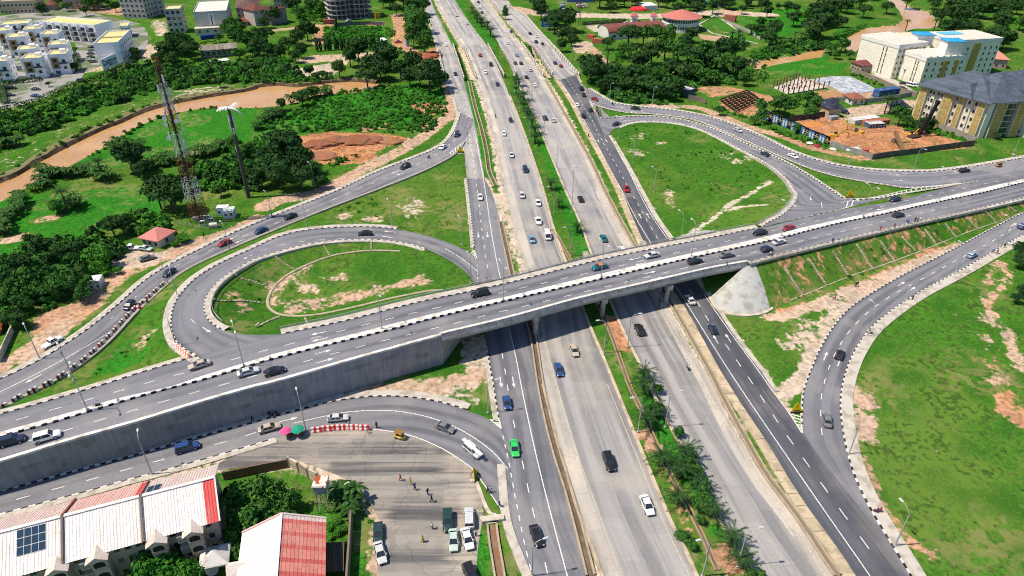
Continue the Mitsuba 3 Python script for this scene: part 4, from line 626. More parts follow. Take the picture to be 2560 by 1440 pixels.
lr4 = offset(sub('OA', 'L', farl[-1], P("77.5,184.4,7.7")[0]), 2.2); railing('guard_rail_004', lr4, 'galvanised guard rail on the flyover footway beside the right grass island', h=.8, col=(.42, .45, .44), rails=(.5, .8))
# stone path ring and gutters in the left oval
rg = resample(ring, step=1.5); rg[:, 2] = ground_z(rg[:, 0], rg[:, 1]); pavement(rg, 1, .4, 'stone lined ring drain in the left grass oval', kerb=False, h=.2, col=(.42, .36, .27), name='ring_drain')
tag('oval_gutters', 'set of short stone gutters running down to the ring drain of the left oval', 'gutter')
for i, s in enumerate((P("-43.9,188.5,1.4 -43.1,182.3,1"), P("-58.6,184.9,2.4 -54.9,178.6,1"), P("-70.5,175.2,3.5 -66.7,172.3,2 -62.9,170.2,1"), P("-77,161.3,5.2 -74.2,160.8,3.4 -71.2,161,2 -68.1,160.3,1"), P("-77.4,146.6,6.5 -74.3,148.2,4.5 -70.6,151.1,2 -66.6,152.3,1"), P("-62.4,135.8,6.5 -61.6,141.2,3.5 -60.5,146.2,1"), P("-48.4,132.4,7.5 -53.6,145,1.2"))):
    ln = resample(s, step=.9); ln[1:-1, 2] = ground_z(ln[1:-1, 0], ln[1:-1, 1]); m = MB()
    for j in range(len(ln)-1): m.box((ln[j]+ln[j+1])/2+[0, 0, .1], (np.linalg.norm(ln[j+1]-ln[j])*.95, .35+.2*rng.random(), .3), np.array((.36, .33, .25))*(.8+.35*rng.random()), math.atan2(*(ln[j+1]-ln[j])[[1, 0]]))
    scene[f'oval_gutters__gutter_{i:03d}'] = m.shape('weathered')
# drains beside the expressway: lipped channels and the sandy slab strip
def channel(key, line, w, label, col=(.42, .36, .27), inner=(.13, .10, .075), h=.45, lip=.35):
    p = resample(smooth_line(line), step=2.); p[:, 2] = 0; mb = MB(); hw = w/2
    for s_ in (1, -1):
        a, b = offset(p, s_*hw), offset(p, s_*(hw+lip)); strip(mb, a, b, col, h, h, flip=s_ > 0); strip(mb, a, a, col, .0, h, flip=s_ > 0); strip(mb, b, b, col, h, -.4, flip=s_ > 0)
    strip(mb, offset(p, hw), offset(p, -hw), inner, .03, .03); mb.build(key, 'weathered'); tag(key, label, kind='structure')
channel('drain', P("-3.8,203.3 -2.5,191.2 -1.2,180.2 .2,167.4 1.1,163.5 3.2,153.3 4.8,143.4 5.6,136 6.55,119.44 7.74,108.58 8.96,99.28 10.86,89.62 12.07,81.03 13.3,71.29"), 1.0, 'open concrete drain between left service road and expressway')
channel('drain_001', P("18,371.4 21.9,338.1 25.7,305.7 28.9,278.2 31.6,254.4 33.7,226.7 36.4,200.4 38.6,183.5 41.3,166.3 43.3,153.3 44.9,139.4 46.76,123.69 46.93,119.44 48.13,107.36 49.91,92.27 51.64,87.38 53.28,80.17 53.98,75.73 54.99,71.29"), .8, 'open concrete drain beside the sandy slabs right of the expressway', inner=(.2, .17, .12))
channel('drain_002', P("-22.9,368.9 -18,325.3 -12.8,288 -9.6,257.2 -9,245 -5.9,231.4"), 1.2, 'overgrown drain between left service road and expressway far up', inner=(.06, .09, .03))
# sandy slab strip: separate slabs
a = sub('E', 'L', P("22,379.3")[0], P1('160,40,0')); dd = np.r_[0, np.cumsum(np.linalg.norm(np.diff(a[:, :2], axis=0), axis=1))]; k, far = 0, MB()
ta = tangents(a)
for u in np.arange(0, dd[-1]-3, 2.9):
    q = [np.array([np.interp(w, dd, a[:, c]) for c in range(3)]) for w in (u, u+2.82)]; t = q[1][:2]-q[0][:2]; t /= np.linalg.norm(t); nn_ = np.array([t[1], -t[0]]); wd = 2.3
    tone = np.array((.56, .47, .33))*(.82+.3*rng.random()); z0 = rng.uniform(-.03, .05)
    v = [[*(e[:2]+nn_*x), z0+y] for e in q for x, y in ((.1, -.3), (.1, .10), (wd, .26), (wd, -.3))]
    m = MB(); m.add(v, [[0, 1, 2, 3], [7, 6, 5, 4], [1, 5, 6, 2], [2, 6, 7, 3], [0, 4, 5, 1]], tone)
    if q[0][1] < 190: scene[f'drain_001__slab_{k:03d}'] = m.shape('weathered'); k += 1
    else: far.add(np.vstack(m.v), np.vstack(m.f), tone)
far.build('drain_001__far_slabs', 'weathered'); labels['drain_001__far_slabs'] = {'label': 'sandy concrete slabs farther off', 'kind': 'stuff'}
# kerbs and low walls of the median
for line, lab in ((sub('M1', 'R', P("-.7,342.6")[0], P1('30,20,0')), 'low stained kerb on the left edge of the planted median'), (sub('M2', 'L', P("0,382")[0], P1('40,20,0')), 'low stained kerb on the right edge of the planted median')):
    pavement(line, -1 if 'right' in lab else 1, .35, lab, kerb=False, h=.28, col=(.52, .45, .34), name='median_kerb')
pavement(sub('M1', 'L', P("7.06,120.84")[0], P1('20,20,0')), -1, .3, 'low kerb beside the sandy shoulder left of the expressway', kerb=False, h=.2, col=(.48, .41, .31), name='median_kerb')
channel('median_drain', P("10.6,193 13.1,200.4 17,180.2 19.9,167 23.2,154.6 25.5,138.3 26.71,120.84 28.2,112.77 29.93,101.14 30.87,94.65 32.38,88.02 33.8,81.03 34.97,72.31"), .5, 'narrow stone drain running down the planted median', col=(.38, .27, .18), h=.3, lip=.25)
# low parapets of the old river bridges at the top
def parapet(key, line, label):
    tag(key, label, 'parapet'); p = resample(smooth_line(line), step=2.4); t = tangents(p)
    for i in range(len(p)):
        m = MB(); m.box(p[i]+[0, 0, .9], (1.9, .5, 1.9), (.80, .78, .73) if i % 2 else (.42, .40, .36), math.atan2(t[i][1], t[i][0])); scene[f'{key}__panel_{i:03d}'] = m.shape('weathered')
    m = MB(); q = p+[0, 0, .25]; m.tube(q, .35, (.05, .045, .04), 4); scene[key+'__base_rail'] = m.shape('weathered')
parapet('river_parapet', P("-45.5,436.6 -41.1,404.7 -36.2,374"), 'white slatted parapet on the left edge of the river bridge'); parapet('river_parapet_001', P("-37.2,447 -31.2,407.7 -25.9,371.4"), 'white slatted parapet right of the left service road over the river'); parapet('river_parapet_002', P("-30.2,443.5 -25,407.7 -19.6,374"), 'white slatted parapet on the left of the expressway over the river')
parapet('river_parapet_003', P("-15.3,448.8 -9.4,410.8 -4.4,379.3"), 'white slatted parapet left of the median over the river'); parapet('river_parapet_004', P("-8.1,448.8 0,398.8 2.2,382"), 'white slatted parapet right of the median over the river'); parapet('river_parapet_005', P("6,454.2 11.2,420.1 17.2,378"), 'white slatted parapet on the right of the expressway over the river'); parapet('river_parapet_006', P("23.4,459.8 29.6,420.1 36.8,380.7"), 'long white slatted parapet along the right service road over the river'); parapet('river_parapet_007', P("13.5,447 17.5,417 22.1,382"), 'weathered parapet left of the right service road over the river')


# ======== VEHICLES: shapegroups per kind and paint, one instance per vehicle
GLASS, TYRE, LAMPW, LAMPR = (.025, .03, .04), (.02, .02, .02), (.75, .75, .70), (.40, .02, .02)
def loft(mb, st, col, n=14, bottom=.30):
    """Car body from stations (x, half width, top z): rounded shoulders, smooth."""
    rings = []
    for x, w, zt in st:
        g = np.linspace(0, 2*math.pi, n, endpoint=False)+math.pi/n; cx, cy = np.cos(g), np.sin(g)
        e = .45; rings.append(np.c_[np.full(n, x), w*np.sign(cx)*np.abs(cx)**e, bottom+(zt-bottom)*(.5+.5*np.sign(cy)*np.abs(cy)**e)])
    v = np.vstack(rings); k = len(st); f = [[i*n+j, (i+1)*n+j, (i+1)*n+(j+1) % n, i*n+(j+1) % n] for i in range(k-1) for j in range(n)]
    f = np.array(f)[:, ::-1]; f = np.vstack([f[:, [0, 1, 2]], f[:, [0, 2, 3]]]); a = len(v); v = np.vstack([v, rings[0].mean(0), rings[-1].mean(0)])
    f = np.vstack([f, [[j, a, (j+1) % n] for j in range(n)], [[(k-1)*n+j, (k-1)*n+(j+1) % n, a+1] for j in range(n)]]); return mb.add(v, f, col)
KIND = {  # length, half width, bonnet z, boot z, cabin (base rear, base front, top rear, top front), roof z, wheel x
 'sedan': dict(st=[(-2.3, .70, .78), (-2.2, .84, .95), (-1.6, .88, 1.0), (0, .89, .98), (1.0, .88, .95), (1.9, .84, .84), (2.2, .76, .74), (2.3, .62, .62)], cab=(-1.75, 1.15, -1.0, .30), roof=1.43, base=.93, wx=(-1.35, 1.4), top=.62),
 'hatch': dict(st=[(-1.95, .72, .85), (-1.9, .84, 1.05), (-1.2, .87, 1.02), (.4, .87, .99), (1.2, .85, .92), (1.75, .80, .80), (2.0, .62, .62)], cab=(-1.85, 1.05, -1.45, .25), roof=1.5, base=.96, wx=(-1.25, 1.25), top=.62),
 'suv': dict(st=[(-2.35, .80, 1.0), (-2.28, .92, 1.15), (-1.4, .95, 1.13), (.5, .95, 1.1), (1.2, .93, 1.06), (2.0, .89, .98), (2.3, .80, .85), (2.4, .66, .7)], cab=(-2.22, 1.15, -1.95, .45), roof=1.76, base=1.06, wx=(-1.4, 1.45), top=.72),
 'van': dict(st=[(-2.4, .82, 1.05), (-2.35, .92, 1.2), (-1, .94, 1.2), (1.2, .94, 1.15), (2.1, .90, 1.0), (2.35, .82, .85), (2.4, .7, .7)], cab=(-2.36, 2.05, -2.28, 1.25), roof=2.05, base=1.1, wx=(-1.5, 1.5), top=.78),
 'pickup': dict(st=[(-2.6, .84, .80), (-2.55, .92, .82), (-.6, .93, .82), (-.5, .93, 1.12), (1.1, .92, 1.08), (2.1, .88, 1.0), (2.45, .76, .85), (2.52, .62, .7)], cab=(-.75, 1.25, -.6, .5), roof=1.72, base=1.04, wx=(-1.6, 1.55), top=.72)}
made = {}
def vehicle_group(kind, paint, roof=None):
    key = f'{kind}_{len(made):03d}_shapes'
    if (kind, paint, roof) in made: return made[kind, paint, roof]
    made[kind, paint, roof] = key; k = KIND[kind]; g = {'type': 'shapegroup'}; paint = np.array(paint)
    mb = MB(); loft(mb, k['st'], paint); g['body'] = mb.shape('car_paint', True)
    xr, xf, tr, tf = k['cab']; zb, zt = k['base'], k['roof']; w, tw = k['st'][3][1]-.06, k['top']
    B = [[xr, -w, zb], [xf, -w, zb], [xf, w, zb], [xr, w, zb]]; Tp = [[tr, -tw, zt-.05], [tf, -tw, zt-.05], [tf, tw, zt-.05], [tr, tw, zt-.05]]
    for nm, (i, j) in (('side_window', (0, 1)), ('windscreen', (1, 2)), ('side_window_001', (2, 3)), ('rear_window', (3, 0))):
        m = MB(); m.quad(B[i], B[j], Tp[j], Tp[i], GLASS); g[nm] = m.shape('glass_dark')
    m = MB(); m.box(((tr+tf)/2, 0, zt-.03), (tf-tr+.14, tw*2+.08, .07), paint if roof is None else np.array(roof), taper=.93)
    for i in range(4): m.beam(B[i], Tp[i], .09, .07, paint)
    for sy in (0, 2): q = [(np.array(B[sy])+B[sy+1])/2, (np.array(Tp[sy])+Tp[sy+1])/2]; m.beam(q[0], q[1], .09, .05, paint)
    g['roof'] = m.shape('car_paint'); r = .33 if kind != 'suv' else .38
    for i, (x, s_) in enumerate(((k['wx'][0], -1), (k['wx'][0], 1), (k['wx'][1], -1), (k['wx'][1], 1))):
        m = MB(); y = k['st'][3][1]; m.tube([(x, s_*(y-.20), r), (x, s_*(y+.015), r)], r, TYRE, 12); m.tube([(x, s_*(y+.0), r), (x, s_*(y+.03), r)], r*.58, (.45, .45, .45), 8); g['wheel'+(f'_{i:03d}' if i else '')] = m.shape('matte')
    xe, xb = k['st'][-1][0], k['st'][0][0]; zh = (k['st'][-2][2]+.3)/2+.12
    for i, s_ in enumerate((-1, 1)):
        m = MB(); m.box((xe-.14, s_*.60, zh), (.24, .30, .16), LAMPW); g['headlight'+('_001' if i else '')] = m.shape('glass_dark')
        m = MB(); m.box((xb+.08, s_*.66, zh+.12), (.16, .26, .20), LAMPR); g['tail_light'+('_001' if i else '')] = m.shape('glass_dark')
        m = MB(); m.box((xf-.25, s_*(w+.12), zb+.08), (.14, .22, .14), paint); g['wing_mirror'+('_001' if i else '')] = m.shape('car_paint')
    m = MB(); m.box((xe-.05, 0, .45), (.14, 1.1, .18), (.03, .03, .03)); g['grille'] = m.shape('matte')
    m = MB(); m.box((xb+.03, 0, .62), (.06, .5, .12), (.6, .6, .58)); g['number_plate'] = m.shape('matte')
    scene[key] = g; return key
def place(name, group, q, heading, label, cat, grp=None, scale=1.0):
    key = numbered(name); scene[key] = {'type': 'instance', 'g': {'type': 'ref', 'id': group}, 'to_world': T().translate([float(c) for c in q]).rotate([0, 0, 1], math.degrees(heading)).scale(scale)}
    return tag(key, label, cat, grp)
PAINT = dict(black=(.012, .012, .015), navy=(.015, .025, .06), blue=(.02, .06, .20), lightblue=(.16, .30, .42), silver=(.50, .52, .54), grey=(.16, .17, .18), white=(.78, .78, .78), red=(.30, .012, .02), gold=(.42, .38, .30), teal=(.0, .13, .15), green=(.03, .50, .10), darkgreen=(.012, .045, .045), brown=(.12, .05, .03), palegreen=(.42, .54, .50))
PLACE = {'W': 'on the left service road', 'W0': 'on the upper left service road', 'M1': 'on the left expressway carriageway', 'M2': 'on the right expressway carriageway', 'E': 'on the right service road', 'E0': 'on the upper right service road', 'OA': 'on the far side of the flyover', 'OB': 'on the near side of the flyover', 'LR': 'on the left slip road', 'LL': 'on the left oval loop', 'RR': 'on the right slip road', 'RL': 'on the right loop', 'BR': 'on the lower right slip road', 'BL': 'on the lower left road'}
WORD = dict(sedan='saloon car', hatch='hatchback', suv='sport utility car', van='minibus', pickup='pickup truck')
def traffic(road, sgn, where, items, roof=None):
    """items: 'colour kind what' per point of where."""
    for q, it in zip(where, items):
        c, kind, rest = it.split(' ', 2); s, t, z, h = locate(road, q)
        place(kind if kind != 'sedan' else 'saloon_car', vehicle_group(kind, PAINT[c], roof), (q[0], q[1], z+.01), h+(0 if sgn > 0 else math.pi)+rng.normal(0, .015), f"{c if c != 'lightblue' else 'light blue'} {WORD[kind]} {rest}", 'car' if kind in ('sedan', 'hatch', 'suv') else WORD[kind].split()[0], 'vehicles '+PLACE[road])
traffic('W0', 1, P("-42,449.3,.7 -31.3,381.6,.7 -61.3,537.9,.7"), ['white sedan on the upper left service road just before the river bridge', 'black sedan crossing the river on the left service road', 'black hatch in tree shade at the top of the left service road'])
traffic('W', 1, P("-11.3,221.2,.7 -1.12,113.72,.7 .54,100.15,.7 4.39,78.92,.7"), ['white sedan on the dark left service road above the flyover', 'blue hatch on the left service road just below the flyover', 'green sedan bright green on the left service road near the lot exit', 'black sedan at the bottom of the left service road'])
traffic('M1', 1, P("-41.4,542.9,.7 -32.1,513.7,.7 -19.1,422.7,.7 -12.1,400.8,.7 -14.8,384.6,.7 -7.7,361.4,.7 -.6,303.7,.7 -3.6,286.1,.7 -.2,261.2,.7 5.1,246,.7 3.6,222.6,.7 9.1,216.6,.7 8.7,202.6,.7 6.3,189.7,.7 11.3,191.9,.7 15.2,132.7,.7 11,125.3,.7 19.37,96.45,.7 25.21,85.7,.7"),
 ['silver sedan farthest up the left carriageway', 'silver sedan second farthest up the left carriageway', 'red sedan on the left carriageway over the river', 'black suv beside the white car on the left carriageway', 'white sedan on the left carriageway near the river bridge end', 'navy sedan just past the river bridge on the left carriageway', 'navy hatch close to the median beside the start of the palms', 'white sedan mid way between river bridge and flyover', 'silver sedan followed by a navy car on the left carriageway', 'navy suv nearest the median well above the flyover', 'silver hatch ahead of the white saloon above the flyover', 'white sedan near the median above the flyover', 'white pickup directly behind the white minibus', 'lightblue hatch leftmost of the group nearing the flyover', 'white van nearing the flyover beside the median', 'gold sedan first car below the flyover on the left carriageway', 'blue sedan below the flyover by the sandy shoulder', 'black suv in the middle of the lower left carriageway', 'white sedan lowest on the left carriageway'])
traffic('M2', -1, P("-27.6,597.6,.7 -25.4,572.9,.7 -23,554.1,.7 -2.6,454.1,.7 -.7,488.8,.7 3,422.7,.7 1.9,405,.7 5.2,404.4,.7 10.3,389.8,.7 7.8,374.9,.7 12.1,359.6,.7 15.1,306.8,.7 19,303.7,.7 24.1,219.7,.7 28.9,190.6,.7 33.8,182.9,.7 32.5,141.3,.7"),
 ['black sedan at the very top of the right carriageway', 'white sedan near the top of the right carriageway', 'black hatch behind the white car at the top right', 'white sedan right of the upper median palms', 'blue hatch at the upper right carriageway edge', 'lightblue sedan on the right carriageway over the river', 'brown sedan side by side with a black one over the river', 'black hatch side by side with a brown one over the river', 'silver sedan on the right carriageway beside the river parapet', 'black sedan leaving the river bridge by the median', 'white sedan on the right carriageway below the river bridge', 'navy suv next to the silver car beside the palms', 'silver sedan next to the navy car on the right carriageway', 'black sedan alone on the right carriageway above the flyover', 'teal sedan teal taxi near the flyover on the right carriageway', 'white hatch half hidden behind the flyover railing', 'black suv first car below the flyover on the right carriageway'])
traffic('E0', -1, P("12.2,481.8,.7 16.3,473.8,.7 15.5,457.4,.7 19.4,451.9,.7 25,405,.7 28,398.2,.7"), ['black sedan uppermost on the right service road', 'white sedan third from the top on the right service road', 'black suv in a group of four on the upper right service road', 'black hatch last of the group of four on the upper right service road', 'navy sedan beside the red one on the right river bridge', 'red hatch beside the navy one on the right river bridge'])
traffic('E', -1, P("35.9,353.4,.7 36.2,342.9,.7 31.4,326.6,.7 37.2,318.5,.7 32.9,309.7,.7 41.5,228.4,.7 48.5,155.2,.7 51.2,141.6,.7"), ['black suv first below the river bridge on the right service road', 'black sedan close ahead of the slip road split', 'white sedan on the inner lane near the slip road split', 'black hatch beside the tip of the right island', 'black suv on the inner lane by the sandy slabs', 'red pickup alone on the dark right service road', 'silver sedan coming out from under the flyover', 'navy hatch on the right service road below the flyover'])
traffic('OA', -1, P("-68.54,117.34,8.6 -8.1,145.4,9.08 39,165.3,8.84 73.5,179.6,8.51 83.2,183,8.08 127.4,207.5,6.22"), ['gold sedan at the tip of the left oval loop', 'black suv on the far carriageway left of the bridge', 'silver sedan on the far carriageway of the bridge', 'black sedan on the far carriageway right of the bridge', 'red sedan on the flyover', 'navy sedan on the far carriageway near the striped gore'])
traffic('OA', -1, P("23.7,158.8,8.91"), ['teal sedan with orange roof on the bridge'], roof=(.55, .16, .04))
traffic('OB', 1, P("-96.48,95.3,7.66 -90.12,96.2,7.83 -56.92,114.61,8.86 -51.21,114.77,8.92 50.3,162.2,8.78 60,165.8,8.73 72.4,169.6,8.41 77.5,174.3,8.22 123,195.9,6.15"), ['navy suv at the left edge of the flyover approach', 'white suv with a dark sunroof on the flyover approach', 'silver sedan followed by a black one above the retaining wall', 'black sedan on the flyover above the middle of the retaining wall', 'black sedan on the near carriageway at the right end of the bridge', 'grey sedan on the near carriageway close to the right abutment', 'navy hatch ahead of the silver car on the right approach', 'silver sedan on the right approach just past the bridge', 'black sedan on the near carriageway by a group of pedestrians'])
traffic('LR', 1, P("-23.9,285,.8 -28.7,269.8,.8 -41.5,249.1,.8 -74.2,205.9,.8 -81,195.8,.8 -89.6,187.1,.8 -98.9,168.6,1.2 -101.9,150.9,1.8"), ['navy suv at the start of the left slip road', 'white sedan second down the left slip road', 'black suv third down the left slip road', 'black sedan in the middle of the left slip road', 'blue sedan ahead of the red one on the left slip road', 'red sedan on the left slip road', 'navy sedan behind the red barrier row on the left slip road', 'navy hatch beside the red and white barriers'])
traffic('LL', -1, P("-46.4,191.1,1.9"), ['black sedan at the top of the left oval loop'])
traffic('RR', 1, P("41,335.4,.7 59,321.1,.7 99,289.4,1.2 110.9,255.1,2.5 168.2,237.6,3.4"), ['red sedan entering the right slip road', 'black sedan on the right slip road past the split', 'silver sedan halfway around the right slip road', 'white sedan on the slip road below the building site', 'black sedan on the wide road at the right edge'])
traffic('RL', -1, P("46.9,298.6,.7 101,258.8,2"), ['black sedan leaving the right loop', 'navy sedan in the middle of the right loop'])
traffic('BR', -1, P("139.2,179.7,.7 79.5,131.1,.7 166.4,198.6,.7 67.61,108.45,.7"), ['lightblue hatch on the lower right slip road', 'black hatch in the bend of the lower right slip road', 'blue hatch at the right edge of the lower right slip road', 'grey sedan by the yellow triangular sign at lower right'])
traffic('BL', 1, P("-66.41,100.34,.7 -51.31,106.03,.7 -37.48,108.98,.7 -14.19,106.15,.7"), ['blue suv below the retaining wall', 'gold sedan next to the parasols', 'silver sedan by the red and white barriers', 'grey sedan in the bend of the lower left road'])
def parked(where, items, dz=0., roof=None):
    for i, it in enumerate(items):
        a, b = where[2*i], where[2*i+1]; c, kind, rest = it.split(' ', 2); z = float(ground_z(a[0], a[1]))+.08
        place(kind if kind != 'sedan' else 'saloon_car', vehicle_group(kind, PAINT[c], roof), ((a[0]+b[0])/2, (a[1]+b[1])/2, z), math.atan2(b[1]-a[1], b[0]-a[0]), f"{c if c != 'lightblue' else 'light blue'} {WORD[kind]} {rest}", 'car' if kind in ('sedan', 'hatch', 'suv') else WORD[kind].split()[0])
parked(P("-11.82,83.49,.8 -11.53,80.84,.8 -7.7,81.13,.8 -7.92,84.24,.8 -10.48,79.55,.8 -10.21,76.49,.8 -8.35,79.83,.8 -7.47,76.76,.8 -7.21,71.75,.8 -6.57,70.24,.8 -24.17,80.98,.8 -23.68,78,.8 -23.49,76.9,.8 -22.32,73.95,.8"),
 ['darkgreen suv parked in the lot, upper left of the group of four', 'silver suv parked in the lot with its doors open', 'palegreen sedan parked in the lot below the dark green one', 'white sedan parked in the lot beside the pale green one', 'black suv cut by the bottom edge of the lot', 'darkgreen sedan parked on the dirt at the left of the lot', 'silver sedan parked with an open door at the left of the lot'])
parked(P("-116.4,183.7,.8 -117.9,183.5,.8 -113.9,183.7,.8 -111.1,182.9,.8 -110.2,176.4,.8 -108.1,178,.8 -112.8,132.3,.8 -111.6,134.7,.8"), ['white pickup parked beside the pink roofed house', 'palegreen sedan parked in front of the pink roofed house', 'grey sedan parked on the dirt track below the pink roofed house', 'white pickup standing on the dirt beside the left slip road'])
parked(P("-261.2,353.7,.8 -257.8,354.9,.8 -254.7,341.7,.8 -250.5,342.6,.8 -248.7,331.2,.8 -244.2,331.2,.8 -247.7,352.5,.8 -243.9,352.5,.8 -240.9,341,.8 -237.2,341,.8 -232.2,367.3,.8 -228.6,368.6,.8 -88.6,542.3,.8 -85.3,543.8,.8 -74.9,457.3,.8 -72.3,457.3,.8 -120.1,522.9,.8 -118.7,525.2,.8 155.3,315.8,.8 156.6,312.8,.8 206.2,363.5,.8 209.1,363,.8 198.4,359.8,.8 200.3,358.6,.8 200.8,353.7,.8 203,352.5,.8 202.7,347.9,.8 204.2,346.7,.8 133.7,337.7,.8 133.6,334.4,.8"),
 ['black suv in the far left walled car park, top of its row', 'navy sedan in the far left walled car park, middle of its row', 'grey sedan in the far left walled car park, bottom of its row', 'navy sedan in the middle of the far left car park', 'blue sedan just below the navy one in the far left car park', 'black suv on the lane by the villa hedge', 'silver sedan on the red dirt track by the trees', 'red pickup beside the white shed on the dirt track', 'silver pickup by the half built tower', 'navy suv next to the dark roofed gatehouse', 'black sedan in the forecourt of the white hotel', 'black sedan along the wall of the white hotel forecourt', 'black suv by the hotel forecourt wall', 'grey sedan by the hotel forecourt wall, lowest', 'blue sedan on the red track at right'])
parked(P("208.6,360.7,.9 210.2,358.2,.9"), ['white van parked in the hotel forecourt'])
for i, (c, q) in enumerate(zip(['silver', 'white', 'blue', 'white', 'silver', 'red', 'white', 'red', 'white', 'silver', 'navy', 'white'], P("41.2,593.5,.7 41.2,584.2,.7 40.2,576.2,.7 40.6,566.3,.7 44.2,566.3,.7 54.1,591.7,.7 54,584.2,.7 53.8,574.6,.7 58.5,585.9,.7 58.9,578.5,.7 50.2,556.7,.7 151,537.9,.7"))):
    place('saloon_car', vehicle_group('sedan', PAINT[c]), (q[0], q[1], .05), .15, 'small parked car in the busy lot at the top', 'car', 'cars in the far lot')
for i, (c, q) in enumerate(zip(['white', 'white', 'white'], P("82.6,516.4,.7 85.6,515.5,.7 104.9,571.8,.7"))): place('saloon_car', vehicle_group('sedan', PAINT[c]), (q[0], q[1], .05), .1, 'white car parked near the arched hall', 'car', 'cars near the arched hall')
for i, (c, q) in enumerate(zip(['navy', 'silver', 'black', 'navy', 'grey'], P("-295.1,471.9,.7 -292.6,473,.7 -290.4,474.6,.7 -283.1,471.9,.7 -279.6,471.9,.7"))): place('saloon_car', vehicle_group('sedan', PAINT[c]), (q[0], q[1], .05), 1.3, 'car parked in front of the long white terrace', 'car', 'cars in front of the terrace')
for i, (c, q) in enumerate(zip(['black', 'grey', 'navy', 'black', 'silver', 'black'], P("-264.2,444,.7 -260.2,435.3,.7 -256.2,427,.7 -252,418.9,.7 -249.1,412.6,.7 -244.8,408,.7"))): place('saloon_car', vehicle_group('sedan', PAINT[c]), (q[0], q[1], .05), .1, 'car in the row beside the yellow roofed block', 'car', 'cars beside the yellow roofed block')
m = MB()   # ladder load on the silver car with the roof rack
traffic('BL', 1, P("-8,99.52,.7"), ['silver suv with long white planks on its roof'])
q = P("-8.03,99.22,1.95")[0]; a = locate('BL', q)[3]
for k in range(3): c = q+np.r_[np.array([-math.sin(a), math.cos(a)])*(k-1)*.28, 0]; m.beam(c-np.r_[np.array([math.cos(a), math.sin(a)])*3, 0], c+np.r_[np.array([math.cos(a), math.sin(a)])*3, 0], .22, .08, (.72, .72, .70))
m.build('roof_load', 'matte'); tag('roof_load', 'long white planks tied on the roof of a silver car', 'planks')

# ======== PEOPLE, MOTORBIKES, TRICYCLES
import manifold3d as m3
def sph(p, r, n=10): return m3.Manifold.sphere(r, n).translate([float(c) for c in p])
def chain(*ps):
    out = []
    for (a, ra), (b, rb) in zip(ps[:-1], ps[1:]): out.append(m3.Manifold.batch_hull([sph(a, ra), sph(b, rb)]))
    return out
def union(l): return m3.Manifold.batch_boolean(l, m3.OpType.Add)
def body_parts(pose, grow=0.):
    """Joints of a 1.72 m figure facing +x. pose 0 stands, 1 and -1 stride, 2 sits."""
    st = .30*(pose if abs(pose) == 1 else 0); g = grow; sit = pose == 2; hz = .92 if not sit else .52
    legs, arms = [], []
    for sd in (1, -1):
        y = .09*sd; f = st*sd
        if sit: legs += chain(((0, y, hz), .085+g), ((.42, y*1.3, hz), .065+g), ((.45, y*1.3, .08), .045+g)); foot = (.45, y*1.3, .05)
        else: legs += chain(((0, y, hz), .09+g), ((f*.55+.03, y, .5), .066+g), ((f, y, .09), .045+g)); foot = (f, y, .05)
        if not g: legs += chain((foot, .045), ((foot[0]+.17, foot[1], .03), .035))
        hb = -st*sd*.8; sh, el, wr = (0, .19*sd, hz+.50), (hb*.4-.02, .24*sd, hz+.22), (hb+.10 if not sit else .3, .24*sd, hz+.02 if not sit else hz+.1)
        arms.append((sh, el, wr, sd))
    torso = chain(((0, 0, hz+.02), .13+g), ((0, 0, hz+.28), .125+g), ((0, .0, hz+.46), .12+g))+[m3.Manifold.batch_hull([sph((0, .15, hz+.48), .065+g), sph((0, -.15, hz+.48), .065+g), sph((0, 0, hz+.25), .12+g)])]
    return legs, torso, arms, hz
